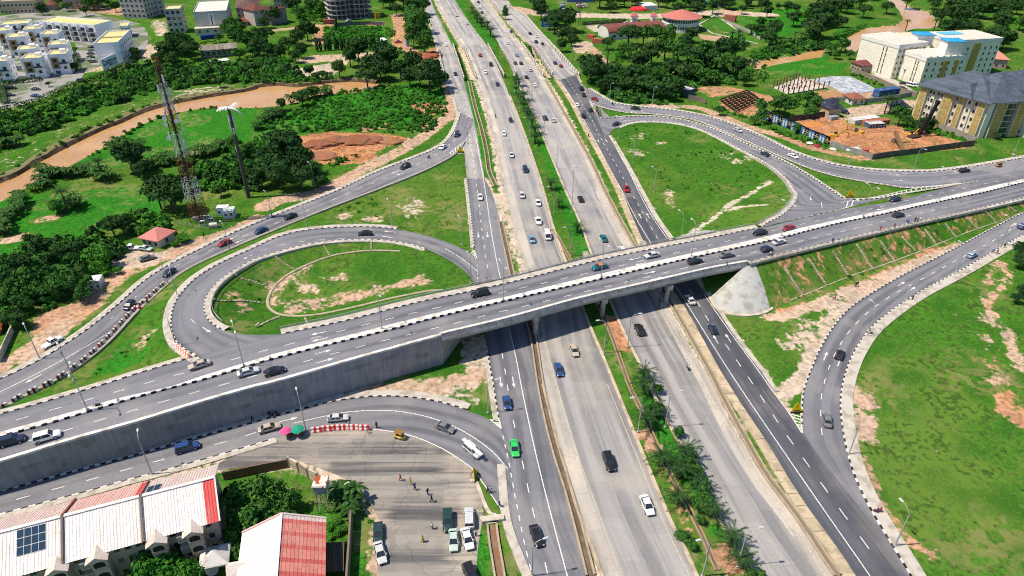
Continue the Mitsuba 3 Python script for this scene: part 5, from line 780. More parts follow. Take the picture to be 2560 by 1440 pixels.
def person_group(pose, shirt, trousers, skirt=False):
    key = f'figure_{len(made):03d}_shapes'
    if (pose, shirt, trousers, skirt) in made: return made[pose, shirt, trousers, skirt]
    made[pose, shirt, trousers, skirt] = key; skin = (.10, .055, .035)
    legs, torso, arms, hz = body_parts(pose); allb = legs+torso
    for sh, el, wr, sd in arms:
        allb += chain((sh, .052), (el, .042), (wr, .03)); w = np.array(wr); d = w-np.array(el); d /= np.linalg.norm(d)
        allb += chain((w, .034), (w+d*.07, .036))
        for k in range(4): p0 = w+d*.08+[(k-1.5)*.02, 0, 0]; allb += chain((p0, .010), (p0+d*(.05, .065, .06, .045)[k], .009), (p0+d*(.08, .10, .095, .07)[k]-[0, sd*.02, 0], .008))
        allb += chain((w+d*.02+[.03, 0, 0], .012), (w+d*.06+[.055, -.01*sd, 0], .010))
    head = hz+.70; allb += chain(((0, 0, hz+.5), .055), ((.01, 0, head-.05), .052)); allb += [m3.Manifold.batch_hull([sph((.0, 0, head+.03), .098), sph((.035, 0, head-.06), .06)]), sph((.105, 0, head-.01), .018, 6), sph((0, .095, head), .025, 6), sph((0, -.095, head), .025, 6)]
    def mesh(l): m = union(l).to_mesh(); return trimesh.Trimesh(m.vert_properties[:, :3], m.tri_verts)
    g = {'type': 'shapegroup'}; b = MB(); b.mesh(mesh(allb), skin); g['body'] = b.shape('matte', True)
    lg, tg, ag, _ = body_parts(pose, .022); b = MB(); b.mesh(mesh(tg+sum([chain((sh, .075), (el, .062)) for sh, el, wr, sd in ag], [])), shirt); g['shirt'] = b.shape('matte', True)
    if skirt: lg = [m3.Manifold.batch_hull([sph((0, 0, hz), .17), sph((.0, .08, .25), .17), sph((0, -.08, .25), .17)])]
    b = MB(); b.mesh(mesh(lg), trousers); g['skirt' if skirt else 'trousers'] = b.shape('matte', True)
    b = MB(); b.mesh(mesh([m3.Manifold.batch_hull([sph((-.02, 0, head+.045), .104), sph((-.05, 0, head), .085)])]), (.012, .01, .01)); g['hair'] = b.shape('matte', True)
    b = MB()
    for s_ in (1, -1): b.mesh(trimesh.creation.icosphere(1, .014).apply_translation((.09, .035*s_, head+.02)), (.5, .5, .5))
    b.box((.088, 0, head-.07), (.02, .05, .015), (.12, .03, .03)); g['face'] = b.shape('matte')
    scene[key] = g; return key
CL = dict(red=(.45, .03, .03), yellow=(.55, .40, .03), dark=(.02, .02, .025), blue=(.03, .07, .28), white=(.72, .72, .70), olive=(.05, .07, .04), orange=(.55, .18, .04), beige=(.5, .4, .28), brown=(.14, .07, .04), purple=(.12, .05, .18), sky=(.22, .38, .62), green=(.04, .2, .06))
def people(where, items, face=0.0, z=None):
    for q, it in zip(where, items):
        a, b, pose, rest = it.split(' ', 3); zz = float(ground_z(q[0], q[1]))+.07 if z is None else q[2]-.9
        place('person', person_group(int(pose.rstrip('s')), CL[a], CL[b], pose.endswith('s')), (q[0], q[1], zz), face+rng.uniform(-.6, .6), f'person in {a} top, {b} {"skirt" if pose.endswith("s") else "trousers"}, {rest}', 'person')
people(P("-21.69,92.13,.9 -19.54,91.13,.9 -18.61,89.81,.9 -16.02,88.65,.9 -15.09,86.93,.9 -14.41,80.84,.9 -15.79,78.06,.9 -4.62,89.1,.9 -4.16,89.16,.9 -2.33,85.69,.9 -6.46,79.33,.9 -28.75,106.62,.9 -34.57,107.02,.9 -30.52,105.03,.9 -46.24,104.64,.9"),
 ['red red 1 walking at the head of the line across the lot', 'yellow yellow 1 walking second in the line across the lot', 'blue dark 1 walking third in the line across the lot', 'dark blue -1 walking fourth in the line across the lot', 'dark dark 1 walking last in the line across the lot', 'white olive 0 standing in the lot left of the dark green car', 'yellow yellow 1s walking alone through the lower lot', 'purple dark 1 walking beside another by the footway at lot exit', 'white blue -1 walking beside another by the footway at lot exit', 'blue dark 1 on the footway lower down by the lot exit', 'white dark 0 standing beside the white parked car', 'olive olive 0 standing at the road edge right of the barriers', 'beige beige 0 standing behind the red and white barriers', 'white white 1 walking in front of the barriers', 'sky blue 0 standing between the parasols'], face=-.6)
people(P("-52.69,110.3,.9 -51.85,109.89,.9 -51.31,110.51,.9 -81.05,98.49,.9 -55.68,108.36,.9 -97.9,192,.9 -80.3,205.7,.9 40.1,154.4,.9 39.4,151.5,.9 7.3,138.8,.9"), ['dark blue 2 sitting under the retaining wall, leftmost of three', 'dark dark 2 sitting under the retaining wall, middle of three', 'dark brown 2 sitting under the retaining wall, rightmost of three', 'orange dark 1 walking along the foot of the retaining wall', 'dark dark 1 on the grass strip at the foot of the wall', 'dark dark 1 walking on the dirt near the mast compound', 'dark dark 1 walking on the verge of the left slip road', 'dark dark 0 standing under the flyover by the right pier', 'dark brown 0 standing below the other by the right pier', 'dark dark 0 standing by the left pier'])
people(P("58.4,160.2,8.93 112.4,185.4,6.7 117.8,187.7,6.43 123,190.6,6.2 123.8,191,6.16 124.4,191.1,6.12 126.8,192.7,6.03 127.4,192.3,5.97 128.8,193.3,5.92 93.9,176.1,7.61"), ['blue dark 0 standing on the near edge of the bridge', 'red red 1 walking by the guard rail on the right approach', 'brown brown 1 walking by the guard rail ahead of the group', 'blue white 1 leftmost of the group by the guard rail', 'blue blue -1 second of the group by the guard rail', 'sky white 1 third of the group by the guard rail', 'dark dark 1 in the pair right of the guard rail group', 'brown dark 1 last but one along the guard rail', 'white beige -1 rightmost along the guard rail', 'dark dark 1 alone at the guard rail nearest the bridge'], face=.3, z=0)
people(P("96.8,162.7,.9 97.4,162.9,.9 88.3,156,.9 147,182.2,.9 147.9,181.4,.9 152.4,185.2,.9 155.8,186.9,.9 109.6,156.1,.9 90.7,140.3,.9 91.2,140.1,.9 67.42,84.4,.9 68.17,84.55,.9"), ['dark olive 1 walking with another on the dirt path at right', 'dark dark -1 walking on the dirt path, right of two', 'red brown 2 sitting on the dirt path', 'sky blue 1 walking on the right footway, left of two', 'dark dark 1 walking on the right footway beside one in blue', 'dark brown 1 on the footway near the wall at right', 'white white 1 on the footway at the far right', 'dark dark 0s standing on the footway corner at right', 'dark white 1 on the footway in the right bend, left of two', 'white dark 1 on the footway in the right bend, right of two', 'red dark 2 sitting on the lower right footway, left of two', 'red blue 2 sitting on the lower right footway, right of two'], face=3.0)
def motorbike_group(shirt):
    key = f'motorbike_{len(made):03d}_shapes'
    if ('bike', shirt) in made: return made['bike', shirt]
    made['bike', shirt] = key; g = {'type': 'shapegroup'}
    for i, x in enumerate((-.62, .62)):
        m = MB(); t = np.linspace(0, 2*math.pi, 15); m.tube(np.c_[x+.28*np.cos(t), 0*t, .31+.28*np.sin(t)], .05, TYRE, 5); g['wheel'+('_001' if i else '')] = m.shape('matte')
    m = MB(); m.beam((-.6, 0, .5), (.3, 0, .62), .2, .3, (.03, .03, .04)); m.beam((.62, 0, .3), (.42, 0, 1.0), .08, .08, (.2, .2, .2)); m.beam((.42, -.35, 1.0), (.42, .35, 1.0), .04, .04, (.1, .1, .1)); g['frame'] = m.shape('metal_painted')
    m = MB(); m.box((-.25, 0, .78), (.75, .26, .1), (.02, .02, .02)); g['saddle'] = m.shape('matte'); scene[key] = g; return key
def motorbikes(road, sgn, where, items):
    for q, it in zip(where, items):
        c, rest = it.split(' ', 1); s, t, z, h = locate(road, q); h += 0 if sgn > 0 else math.pi
        place('motorbike', motorbike_group(0), (q[0], q[1], z), h, 'small dark motorbike '+rest, 'motorbike'); place('person', person_group(2, CL[c], CL['dark']), (q[0]-.3*math.cos(h), q[1]-.3*math.sin(h), z+.28), h, f'rider in {c} top on the motorbike {rest}', 'person')
motorbikes('M1', 1, P("-7.6,308.9,.7"), ['dark on the sandy shoulder of the left carriageway']); motorbikes('M2', -1, P("41.6,126.2,.7"), ['white on the right carriageway below the flyover']); motorbikes('LR', 1, P("-33.4,258.9,.7"), ['dark at the start of the left slip road'])
motorbikes('E', -1, P("33,283.6,.7"), ['dark by the sandy slabs of the service road']); motorbikes('RR', 1, P("49,327.9,.7"), ['dark at the start of the right slip road']); motorbikes('OB', 1, P("72.7,166.7,8.34"), ['white on the near edge of the right approach']); motorbikes('OA', -1, P("-84.83,104.91,8.08"), ['white beside the flyover median at lower left'])
def tricycle(q, h, body, label):
    g = f'tricycle_{len(made):03d}_shapes'; made['tri', label] = g; d = {'type': 'shapegroup'}; C = np.array(body)
    m = MB(); loft(m, [(-1.3, .6, .8), (-1.2, .64, .85), (.2, .62, .8), (.7, .42, .95), (1.1, .28, .9), (1.2, .15, .7)], C); d['body'] = m.shape('car_paint', True)
    m = MB(); m.box((-.25, 0, 1.72), (1.9, 1.3, .1), C*.25+np.array((.18, .10, .07))*.75, taper=.9); d['canopy'] = m.shape('matte')
    m = MB()
    for x, y in ((-1.1, .55), (-1.1, -.55), (.55, .5), (.55, -.5)): m.beam((x, y, .8), (x*.95, y*.95, 1.7), .06, .06, C)
    d['canopy_frame'] = m.shape('car_paint'); m = MB(); m.quad((.75, -.45, .95), (.75, .45, .95), (.6, .5, 1.65), (.6, -.5, 1.65), GLASS); d['windscreen'] = m.shape('glass_dark')
    m = MB(); m.box((-.6, 0, .9), (.5, 1.0, .5), (.04, .03, .03)); d['bench'] = m.shape('matte')
    for i, (x, y) in enumerate(((.95, 0), (-.85, .58), (-.85, -.58))): m = MB(); m.tube([(x, y-.07, .24), (x, y+.07, .24)], .24, TYRE, 10); d['wheel'+(f'_{i:03d}' if i else '')] = m.shape('matte')
    scene[g] = d; place('motor_tricycle', g, q, h, label, 'tricycle')
q = P("-23.26,103.46,.8")[0]; tricycle((q[0], q[1], .05), -.5, (.50, .30, .02), 'yellow motor tricycle with brown canopy at the edge of the lot'); q = P("184.6,243.2,3.2")[0]; tricycle((q[0], q[1], locate('RR', q)[2]), .2, (.45, .2, .05), 'orange motor tricycle on the wide road at the right edge')

# ======== STREET LAMPS, BARRIERS, SIGNS, PARASOLS
STEEL = (.42, .43, .44)
def lamp_group(h, arms):
    key = f'lamp_{len(made):03d}_shapes'
    if ('lamp', h, arms) in made: return made['lamp', h, arms]
    made['lamp', h, arms] = key; g = {'type': 'shapegroup'}
    m = MB(); m.tube([(0, 0, -.2), (0, 0, h*.5), (0, 0, h*.86)], [.14, .11, .085], STEEL, 6); g['pole'] = m.shape('metal_painted', True)
    m = MB(); m.box((0, 0, .12), (.5, .5, .3), (.4, .38, .35)); g['base'] = m.shape('matte')
    for i in range(arms):
        s_ = 1-2*i; t = np.linspace(0, 1, 7); m = MB(); m.tube(np.c_[s_*1.9*t**1.6, 0*t, h*.85+h*.15*np.sin(t*1.5)], .06, STEEL, 5); g['arm'+('_001' if i else '')] = m.shape('metal_painted', True)
        m = MB(); m.box((s_*2.25, 0, h+.02), (.95, .36, .16), (.66, .67, .67), taper=.8); g['lamp_head'+('_001' if i else '')] = m.shape('metal_painted')
    scene[key] = g; return key
def lamps(where, h, arms, label, road, turn=None, add=0.):
    for i, q in enumerate(where):
        a = locate(road, q)[3]+math.pi/2 if turn is None else turn; z = float(ground_z(q[0], q[1]))+.06 if road not in ('OA', 'OB') else locate(road, q)[2]+.4
        place('street_lamp', lamp_group(h, arms), (q[0], q[1], z+add), a, label, 'street lamp', label)
lamps(P("-86.28,103.82,7.74 -58.69,116.97,8.54 -30.6,130.5,8.72 -2.2,142.6,8.75 23.6,153.8,8.61 49.9,165.2,8.48 79.5,178.4,7.89 110.6,193.6,6.55 143.4,209.9,5.07 176.5,224.7,3.71"), 10.5, 2, 'double armed street lamp on the striped flyover median', 'OA')
lamps(P("22.5,132.5 26.61,105.36 32.18,71.29 7.4,279.8 3.5,317.6 14.2,209.3 17.8,180.2"), 10, 1, 'street lamp on the planted median leaning over the left carriageway', 'M1', turn=math.pi+.2); lamps(P("28.6,134.7 32.58,106.76 38.59,73.08 9.8,332.7 13.8,283 17.3,248.3 21.9,226.7 20.3,209.8"), 10, 1, 'street lamp on the planted median leaning over the right carriageway', 'M2', turn=.1)
lamps(P("67.49,77.22 68.44,98.99 89.9,139.3 107.8,155.8 128.8,169.9 152.3,186.7"), 9.5, 1, 'street lamp on the footway of the lower right slip road', 'BR', turn=1.9)
lamps(P("53.6,191.5 48,254.7 51.3,226.7 45.7,282.2"), 9, 1, 'street lamp beside the right service road on the grass island', 'E', turn=2.2); lamps(P("48.4,335.5 68.3,329.1 28.6,452.4 34.7,407.1 21,501.1 150.6,240.1,2.9 128.1,244.5,2.5 195.9,253.2,2.6 104.5,232,3"), 9, 1, 'street lamp along the outer edge of the right slip road', 'RR', turn=-1.2)
lamps(P("-15.6,186.9 -11.6,164.7 -65.1,193.5,2.5 -38.9,197.4,1 -86.8,148.5,6.5 -77.2,125.4,7.7"), 9, 1, 'street lamp around the left oval loop', 'LL', turn=2.0); lamps(P("-111.9,127.6,2 -99.25,119.41,2 -86.7,183.3 -80.6,206.3 -72.4,231.4 -48.6,255.1 -96.2,161.9,1"), 9, 1, 'street lamp along the left slip road', 'LR', turn=2.3)
lamps(P("-43.58,105.68 -70.71,93.62"), 10, 1, 'street lamp between the lower left road and the buildings', 'BL', turn=2.0); lamps(P("-5.3,111.15 3.38,71.34 -12.9,204.8 -18.5,275"), 9, 1, 'street lamp on the left edge of the left service road', 'W', turn=.3); lamps(P("-23.2,575.7 -6.6,404.7 -13.6,465.4 .9,461.6"), 10, 1, 'street lamp far up the expressway median', 'M1', turn=.2)
def barrier(q, h, red, label, grp):
    key = numbered('road_barrier'); m = MB(); p = np.array([(-.3, 0), (.3, 0), (.3, .2), (.16, .5), (.14, .95), (-.14, .95), (-.16, .5), (-.3, .2)])*1.25; n = 4
    for k in range(n):
        x0, x1 = -1.1+2.2*k/n, -1.1+2.2*(k+1)/n; v = np.array([[x, y, z] for x in (x0, x1) for y, z in p]); f = [[j, (j+1) % 8, (j+1) % 8+8, j+8] for j in range(8)]
        c, s_ = math.cos(h), math.sin(h); v = v@np.array([[c, s_, 0], [-s_, c, 0], [0, 0, 1]])+q; m.add(v, f, (np.array(red)*1.5 if k % 2 else np.array((.76, .74, .72)))); e = 0 if k == 0 else 8
        if k in (0, n-1): o_ = 0 if k == 0 else 8; m.add(v[o_:o_+8], [[0, 1, 2], [0, 2, 7], [2, 3, 7], [3, 6, 7], [3, 4, 6], [4, 5, 6]], (.6, .5, .5))
    m.build(key, 'matte'); tag(key, label, 'barrier', grp)
bl = resample(smooth_line(P("-97.8,161.2,1 -98.3,157.7,1 -98.6,155.1,1 -99.7,149,1.2 -99.8,141.5,1.4 -99.9,134.3,1.7 -100.6,126.7,2 -102.51,121.05,2.2 -103.39,118.37,2.3 -106.74,113.99,2.4 -108.05,111.83,2.4 -109.22,109.61,2.5")), step=3.1); tb = tangents(bl)
for i, q in enumerate(bl): barrier((q[0], q[1], locate('LR', q)[2]), math.atan2(tb[i][1], tb[i][0])+rng.normal(0, .08), (.16, .03, .03) if i % 2 else (.10, .03, .035), 'dark red and white barrier along the left slip road', 'barriers along the left slip road')
q = P("-99,149.1,1.2 -98.5,152.2,1.2"); barrier(q[0], .3, (.35, .03, .03), 'red and white road barrier standing askew on the left slip road', None); barrier(q[1], .6, (.16, .10, .07), 'brown and white road barrier pushed out from the row on the left slip road', None)
for i, q in enumerate(P("-41.19,105.44,.5 -39.17,105.84,.5 -37.2,106.12,.5 -35.16,106.24,.5 -33.19,106.24,.5 -31.27,106.12,.5")): barrier((q[0], q[1], .05), .12-.03*i, (.42, .03, .03), 'bright red and white barrier beside the lower left road', 'barriers beside the lower left road')
for i, q in enumerate(resample(P("-79,126.6,6.8 -76.85,124.78,7 -74.77,122.79,7.2 -72.76,121.08,7.4"), 9)): barrier((q[0], q[1], float(ground_z(q[0], q[1]))+.05), -.7, (.60, .10, .04), 'orange plastic barrier on the grass tip beside the left oval loop', 'orange barriers')
def warning_sign(q, h, size, label, yaw_back=.5):
    key = numbered('warning_sign'); c, s_ = math.cos(h), math.sin(h); tag(key, label, 'sign')
    def tr(v): v = np.asarray(v, float); return v@np.array([[c, s_, 0], [-s_, c, 0], [0, 0, 1]])+q
    H = size; m = MB(); A = np.array([[0.35, -H*.6, .5], [.35, H*.6, .5], [-.25, 0, .5+H]]); B = A-[.08, 0, .04]
    m.add(tr(np.vstack([A, B])), [[0, 1, 2], [5, 4, 3], [0, 3, 4], [0, 4, 1], [1, 4, 5], [1, 5, 2], [2, 5, 3], [2, 3, 0]], (.62, .42, .01)); m.build(key+'__panel', 'matte')
    m = MB(); cen = A.mean(0); nv = np.cross(A[1]-A[0], A[2]-A[0]); nv /= np.linalg.norm(nv); up = (A[2]-(A[0]+A[1])/2); up /= np.linalg.norm(up); rt = (A[1]-A[0])/np.linalg.norm(A[1]-A[0])
    for x, y, w, h_ in ((0, .05*H, .05*H, .36*H), (-.09*H, .12*H, .2*H, .05*H), (0, -.24*H, .7*H, .1*H), (0, .3*H, .1*H, .1*H)):
        p = cen+rt*x+up*y+nv*.015; m.quad(*[tr([p+rt*a*w/2+up*b*h_/2])[0] for a, b in ((-1, -1), (1, -1), (1, 1), (-1, 1))], (.02, .02, .02))
    m.build(key+'__symbol', 'matte'); m = MB()
    for y in (-H*.45, H*.45): m.beam(tr([[.3, y, 0]])[0], tr([[.25, y, .6]])[0], .1, .1, (.05, .05, .05))
    m.beam(tr([[-.9, 0, 0]])[0], tr([[-.2, 0, .3+H*.8]])[0], .1, .1, (.05, .05, .05)); m.box(tr([[.35, 0, .3]])[0], (.16, H*1.25, .4), (.04, .04, .04), h); m.build(key+'__stand', 'matte')
q = P("61.9,111.28 -7.3,92.77 112.3,208.2,6.2 -21.1,264.7"); warning_sign(q[0]+[0, 0, .2], -1.45, 2.3, 'yellow triangular warning sign on the tip of the lower right island'); warning_sign(q[1]+[0, 0, .1], -.2, 2.2, 'yellow triangular warning sign seen from its side at the lot exit'); warning_sign(q[2]+[0, 0, .2], -1.4, 2.4, 'yellow triangular warning sign on the tip of the right loop island'); warning_sign(q[3]+[0, 0, .2], -1.5, 2.4, 'yellow triangular warning sign at the left slip road split')
def parasol(q, r, col, label):
    key = numbered('parasol'); tag(key, label, 'parasol'); n = 8; g = np.arange(n)*2*math.pi/n; v = np.vstack([[[0, 0, 2.35]], np.c_[r*.55*np.cos(g), r*.55*np.sin(g), 2.2+0*g], np.c_[r*np.cos(g), r*np.sin(g), 1.85+.05*(np.arange(n) % 2)]])
    f = [[0, 1+j, 1+(j+1) % n] for j in range(n)]+sum([[[1+j, 1+n+j, 1+n+(j+1) % n], [1+j, 1+n+(j+1) % n, 1+(j+1) % n]] for j in range(n)], [])
    m = MB(); m.add(v+q, f, col); m.build(key+'__canopy', 'matte'); m = MB(); m.tube([q, q+[0, 0, 2.3]], .03, (.5, .5, .5), 5); m.build(key+'__pole', 'metal_painted')
    m = MB(); m.box(q+[.5, .2, .4], (.9, .6, .75), (.16, .10, .06)); m.build(numbered('vending_table'), 'matte')
    tag('vending_table' + (f'_{count["vending_table"]-1:03d}' if count['vending_table'] > 1 else ''), 'small dark vending table under the '+label.split(' parasol')[0]+' parasol'+label.split(' parasol')[1], 'table')
for q, r, c, l in zip(P("-47.09,103.8 -44.7,104.27 123.4,271.2 125.3,268.1 130.4,264.4"), (1.25, 1.4, 1.5, 1.3, 1.5), ((.70, .10, .28), (.03, .30, .20), (.70, .70, .68), (.42, .03, .08), (.66, .68, .66)), ('pink parasol at the end of the lower footway', 'green parasol next to the red and white barriers', 'white parasol by the building site hoarding', 'dark red parasol by the building site hoarding', 'white parasol by the corner of the building site')): parasol(q, r, c, l)
tag('direction_sign', 'blue road direction sign among the trees by the upper right service road', 'sign'); q = P("23.6,489.3")[0]; m = MB(); m.box(q+[0, 0, 5.2], (7.0, .12, 3.6), (.02, .13, .46), .15); m.build('direction_sign__board', 'matte'); m = MB(); m.tube([q+[-1, 0, 0], q+[-1, .1, 5]], .12, STEEL); m.tube([q+[1, 0, 0], q+[1, .2, 5]], .12, STEEL); m.build('direction_sign__post', 'metal_painted'); m = MB()
for z, w in ((6.1, 4.5), (5.3, 5.2), (4.4, 3.8)): m.box(q+[0, -.1, z], (w, .06, .3), (.75, .76, .78), .15)
m.build('direction_sign__lettering', 'matte')
# thin fence along the right edge of the median
fl = offset(sub('M2', 'L', P("33.14,114.06")[0], P("40.87,72.31")[0]), -.6); railing('median_fence', fl, 'dark broken fence along the right edge of the planted median', posts=2.2, h=1.1, col=(.05, .045, .04), rails=(.9,), cat='fence', r=.03)


# ======== BUILDINGS
class Local:
    """Local frame: origin a, x towards b, y to the left of x (away from the viewer when a is left of b)."""
    def __init__(s, a, b, z0=0.):
        a, b = np.array(a[:2]), np.array(b[:2]); s.a, s.W, s.z0 = a, float(np.linalg.norm(b-a)), z0; s.x = (b-a)/s.W; s.y = np.array([-s.x[1], s.x[0]]); s.h = math.atan2(s.x[1], s.x[0])
    def tr(s, v): v = np.atleast_2d(np.asarray(v, float)); return np.c_[s.a+v[:, :1]*s.x+v[:, 1:2]*s.y, v[:, 2]+s.z0]
    def box(s, mb, x0, x1, y0, y1, z0, z1, col): mb.box(s.tr([[(x0+x1)/2, (y0+y1)/2, (z0+z1)/2]])[0], (abs(x1-x0), abs(y1-y0), abs(z1-z0)), col, s.h); return mb
    def poly(s, mb, pts, col): k = len(pts); mb.add(s.tr(pts), [[0, i, i+1] for i in range(1, k-1)], col); return mb
    def local(s, p): d = np.asarray(p[:2])-s.a; return np.array([d@s.x, d@s.y])
def windows(key, L, side, D, xs, zs, w, h, glass=(.03, .04, .05), frame=(.55, .54, .52), start=0, part='window', ph=.06):
    """One part per window: dark pane in a proud frame with a sill."""
    for x in xs:
        for z in zs:
            m = MB()
            def bx(a, b, p0, p1, z0, z1, c):
                if side == 'front': L.box(m, a, b, -p1, -p0, z0, z1, c)
                elif side == 'back': L.box(m, a, b, D+p0, D+p1, z0, z1, c)
                elif side == 'right': L.box(m, L.W+p0, L.W+p1, a, b, z0, z1, c)
                else: L.box(m, -p1, -p0, a, b, z0, z1, c)
            bx(x-w/2, x+w/2, -.02, ph, z, z+h, glass)
            t = min(.14, w*.14)
            for a, b, z0, z1 in ((x-w/2-t, x-w/2, z-t, z+h+t), (x+w/2, x+w/2+t, z-t, z+h+t), (x-w/2, x+w/2, z+h, z+h+t), (x-w/2, x+w/2, z-t, z)): bx(a, b, -.02, ph+.06, z0, z1, frame)
            k = numbered(key+'__'+part); scene[k] = m.shape('glass_dark')
def walls(key, L, D, H, col, bsdf='plaster', parapet=.0, roofcol=None, z0=0.):
    m = MB(); L.box(m, 0, L.W, 0, D, z0-.3, H, col); m.build(numbered(key+'__wall'), bsdf)
    if roofcol is not None:
        m = MB(); L.box(m, .25, L.W-.25, .25, D-.25, H-.1, H+.06, roofcol); m.build(numbered(key+'__roof'), 'plaster')
        if parapet:
            m = MB()
            for x0, x1, y0, y1 in ((0, L.W, 0, .25), (0, L.W, D-.25, D), (0, .25, .25, D-.25), (L.W-.25, L.W, .25, D-.25)): L.box(m, x0, x1, y0, y1, H+.003, H+parapet, np.array(col)*1.02)
            m.build(numbered(key+'__parapet'), bsdf)
def hip(key, L, x0, x1, y0, y1, z, h, col, over=.6, bsdf='plaster', sub_='roof', slats=0):
    x0 -= over; x1 += over; y0 -= over; y1 += over; m = MB(); dx, dy = x1-x0, y1-y0; r = min(dx, dy)/2
    if dx >= dy: R0, R1 = (x0+r, (y0+y1)/2, z+h), (x1-r, (y0+y1)/2, z+h); faces = [[(x0, y0, z), (x1, y0, z), R1, R0], [(x1, y1, z), (x0, y1, z), R0, R1], [(x0, y1, z), (x0, y0, z), R0], [(x1, y0, z), (x1, y1, z), R1]]
    else: R0, R1 = ((x0+x1)/2, y0+r, z+h), ((x0+x1)/2, y1-r, z+h); faces = [[(x0, y0, z), (x1, y0, z), R0], [(x1, y0, z), (x1, y1, z), R1, R0], [(x1, y1, z), (x0, y1, z), R1], [(x0, y1, z), (x0, y0, z), R0, R1]]
    for f in faces: L.poly(m, f, col)
    L.box(m, x0, x1, y0, y1, z-.22, z-.02, np.array(col)*.8)
    m.build(numbered(key+'__'+sub_), bsdf)
WHT, YROOF = (.86, .87, .89), (.66, .58, .27)
# white villas of the far estate
s = P("-390.5,539.1 -352.9,575.7 -284.3,529.4 -261.2,510.8 -239.7,469.2 -228.4,436.6 -238.9,387.5 -233.3,371.4 -234.1,339.2 -238.9,325.3 -248.5,319.2"); v, f = drape_poly(Polygon(s[:, :2]), lambda a, b: ground_z(a, b)+.1, 20)
def yard_fn(p, n, uv): return mix((.30, .30, .295), (.13, .17, .10), smoothstep(.42, .6, fbm(p.x*.12, p.y*.12, 3., 4)))
scene['yard_material'] = two({'type': 'diffuse', 'reflectance': mikit.proc(yard_fn)}); scene['estate_yard'] = mikit.ply((v, f), 'yard_material'); tag('estate_yard', 'pale paved lanes and yards between the white villas', kind='structure')
for s in (P("-270.8,513.1 -261.3,515.4 -245.9,489.3 -233.5,469.2 -236.2,465.4 -249.6,489.3 -259.1,504.2"), P("-289.7,461.6 -282.9,457.9 -272,440 -271.2,433.2 -278.9,443.5"), P("-233.9,378 -228.3,390.3 -225.5,386.1 -230.4,371.4"), P("-233.5,469.2 -214.7,475.1 -210.7,467.3 -231.1,461.6")):
    k = numbered('estate_lawn'); v, f = drape_poly(Polygon(s[:, :2]).buffer(0), lambda a, b: ground_z(a, b)+.16, 20); scene[k] = mikit.ply((v, f), 'matte', uv=packed(np.broadcast_to((.055, .17, .02), (len(v), 3)))); tag(k, 'bright clipped lawn at the estate road', kind='structure')
def villa(a, b, label, H=10.2, D=11.):
    key = numbered('white_villa'); tag(key, label, 'house', 'white villas of the far estate'); L = Local(a, b); W = L.W
    walls(key, L, D, H, WHT, parapet=.7, roofcol=YROOF)
    m = MB(); L.box(m, W*.55, W*.85, D*.55, D*.85, H, H+1.6, WHT); m.build(key+'__roof_room', 'plaster')
    m = MB()
    for z0, z1, x0, x1 in ((3.4, 9.2, W*.12, W*.16), (3.4, 9.2, W*.46, W*.50), (8.8, 9.3, W*.12, W*.50), (3.3, 3.7, W*.12, W*.50), (6.1, 6.5, W*.12, W*.50)): L.box(m, x0, x1, -.7, -.003, z0, z1, (.30, .29, .28))
    m.build(key+'__balcony_frame', 'plaster')
    for i, z in enumerate((3.7, 6.5)):
        m = MB(); L.box(m, W*.16, W*.46, -.12, -.03, z, z+2.3, (.52, .38, .08)); L.box(m, W*.22, W*.40, -.2, -.125, z+.2, z+1.8, (.05, .04, .03)); m.build(key+'__balcony_door'+('_001' if i else ''), 'plaster')
    m = MB(); L.box(m, W*.54, W*.98, -1.4, -.003, 5.6, 5.8, (.5, .5, .5)); L.box(m, W*.54, W*.98, -1.4, -1.33, 5.8, 6.6, (.06, .08, .10)); m.build(key+'__balcony', 'plaster')
    windows(key, L, 'front', D, [W*.76], [6.2, 2.6], 1.6, 1.6, frame=(.7, .7, .7)); windows(key, L, 'front', D, [W*.24, W*.36], [.5], 1.0, 1.6); windows(key, L, 'right', D, [2.5, 7.5], [1.5, 4.6, 7.7], .9, 1.2, frame=(.7, .7, .7))
V = P("-262.6,373.1,10.5 -253.2,375.9,10.5 -253.2,381.6,10.5 -244.6,384.6,10.5 -275.2,366.2,10.5 -267.3,368.9,10.5 -276.4,392.7,10.5 -267.8,396.4,10.5 -265.8,404,10.5 -256.9,407.3,10.5 -287.6,387.6,10.5 -282.9,390.3,10.5 -301.8,423.1,10.5 -292.4,426.7,10.5 -286.3,431.3,10.5 -276.7,433.8,10.5 -306.9,413.9,10.5 -302.8,417.3,10.5 -304.5,444.7,10.5 -295.5,448.5,10.5 -318.7,440.9,10.5 -311.9,443.9,10.5")
VL = ['nearest row, second from the right', 'rightmost in the nearest row by the lane', 'nearest row, cut by the left edge', 'second row, middle', 'second row, rightmost', 'second row, at the left edge', 'third row, second from the left', 'third row, rightmost', 'third row, at the left edge', 'fourth row, right', 'fourth row, left']
for i, l in enumerate(VL): villa(V[2*i], V[2*i+1], 'white three storey villa with yellow flat roof, '+l)
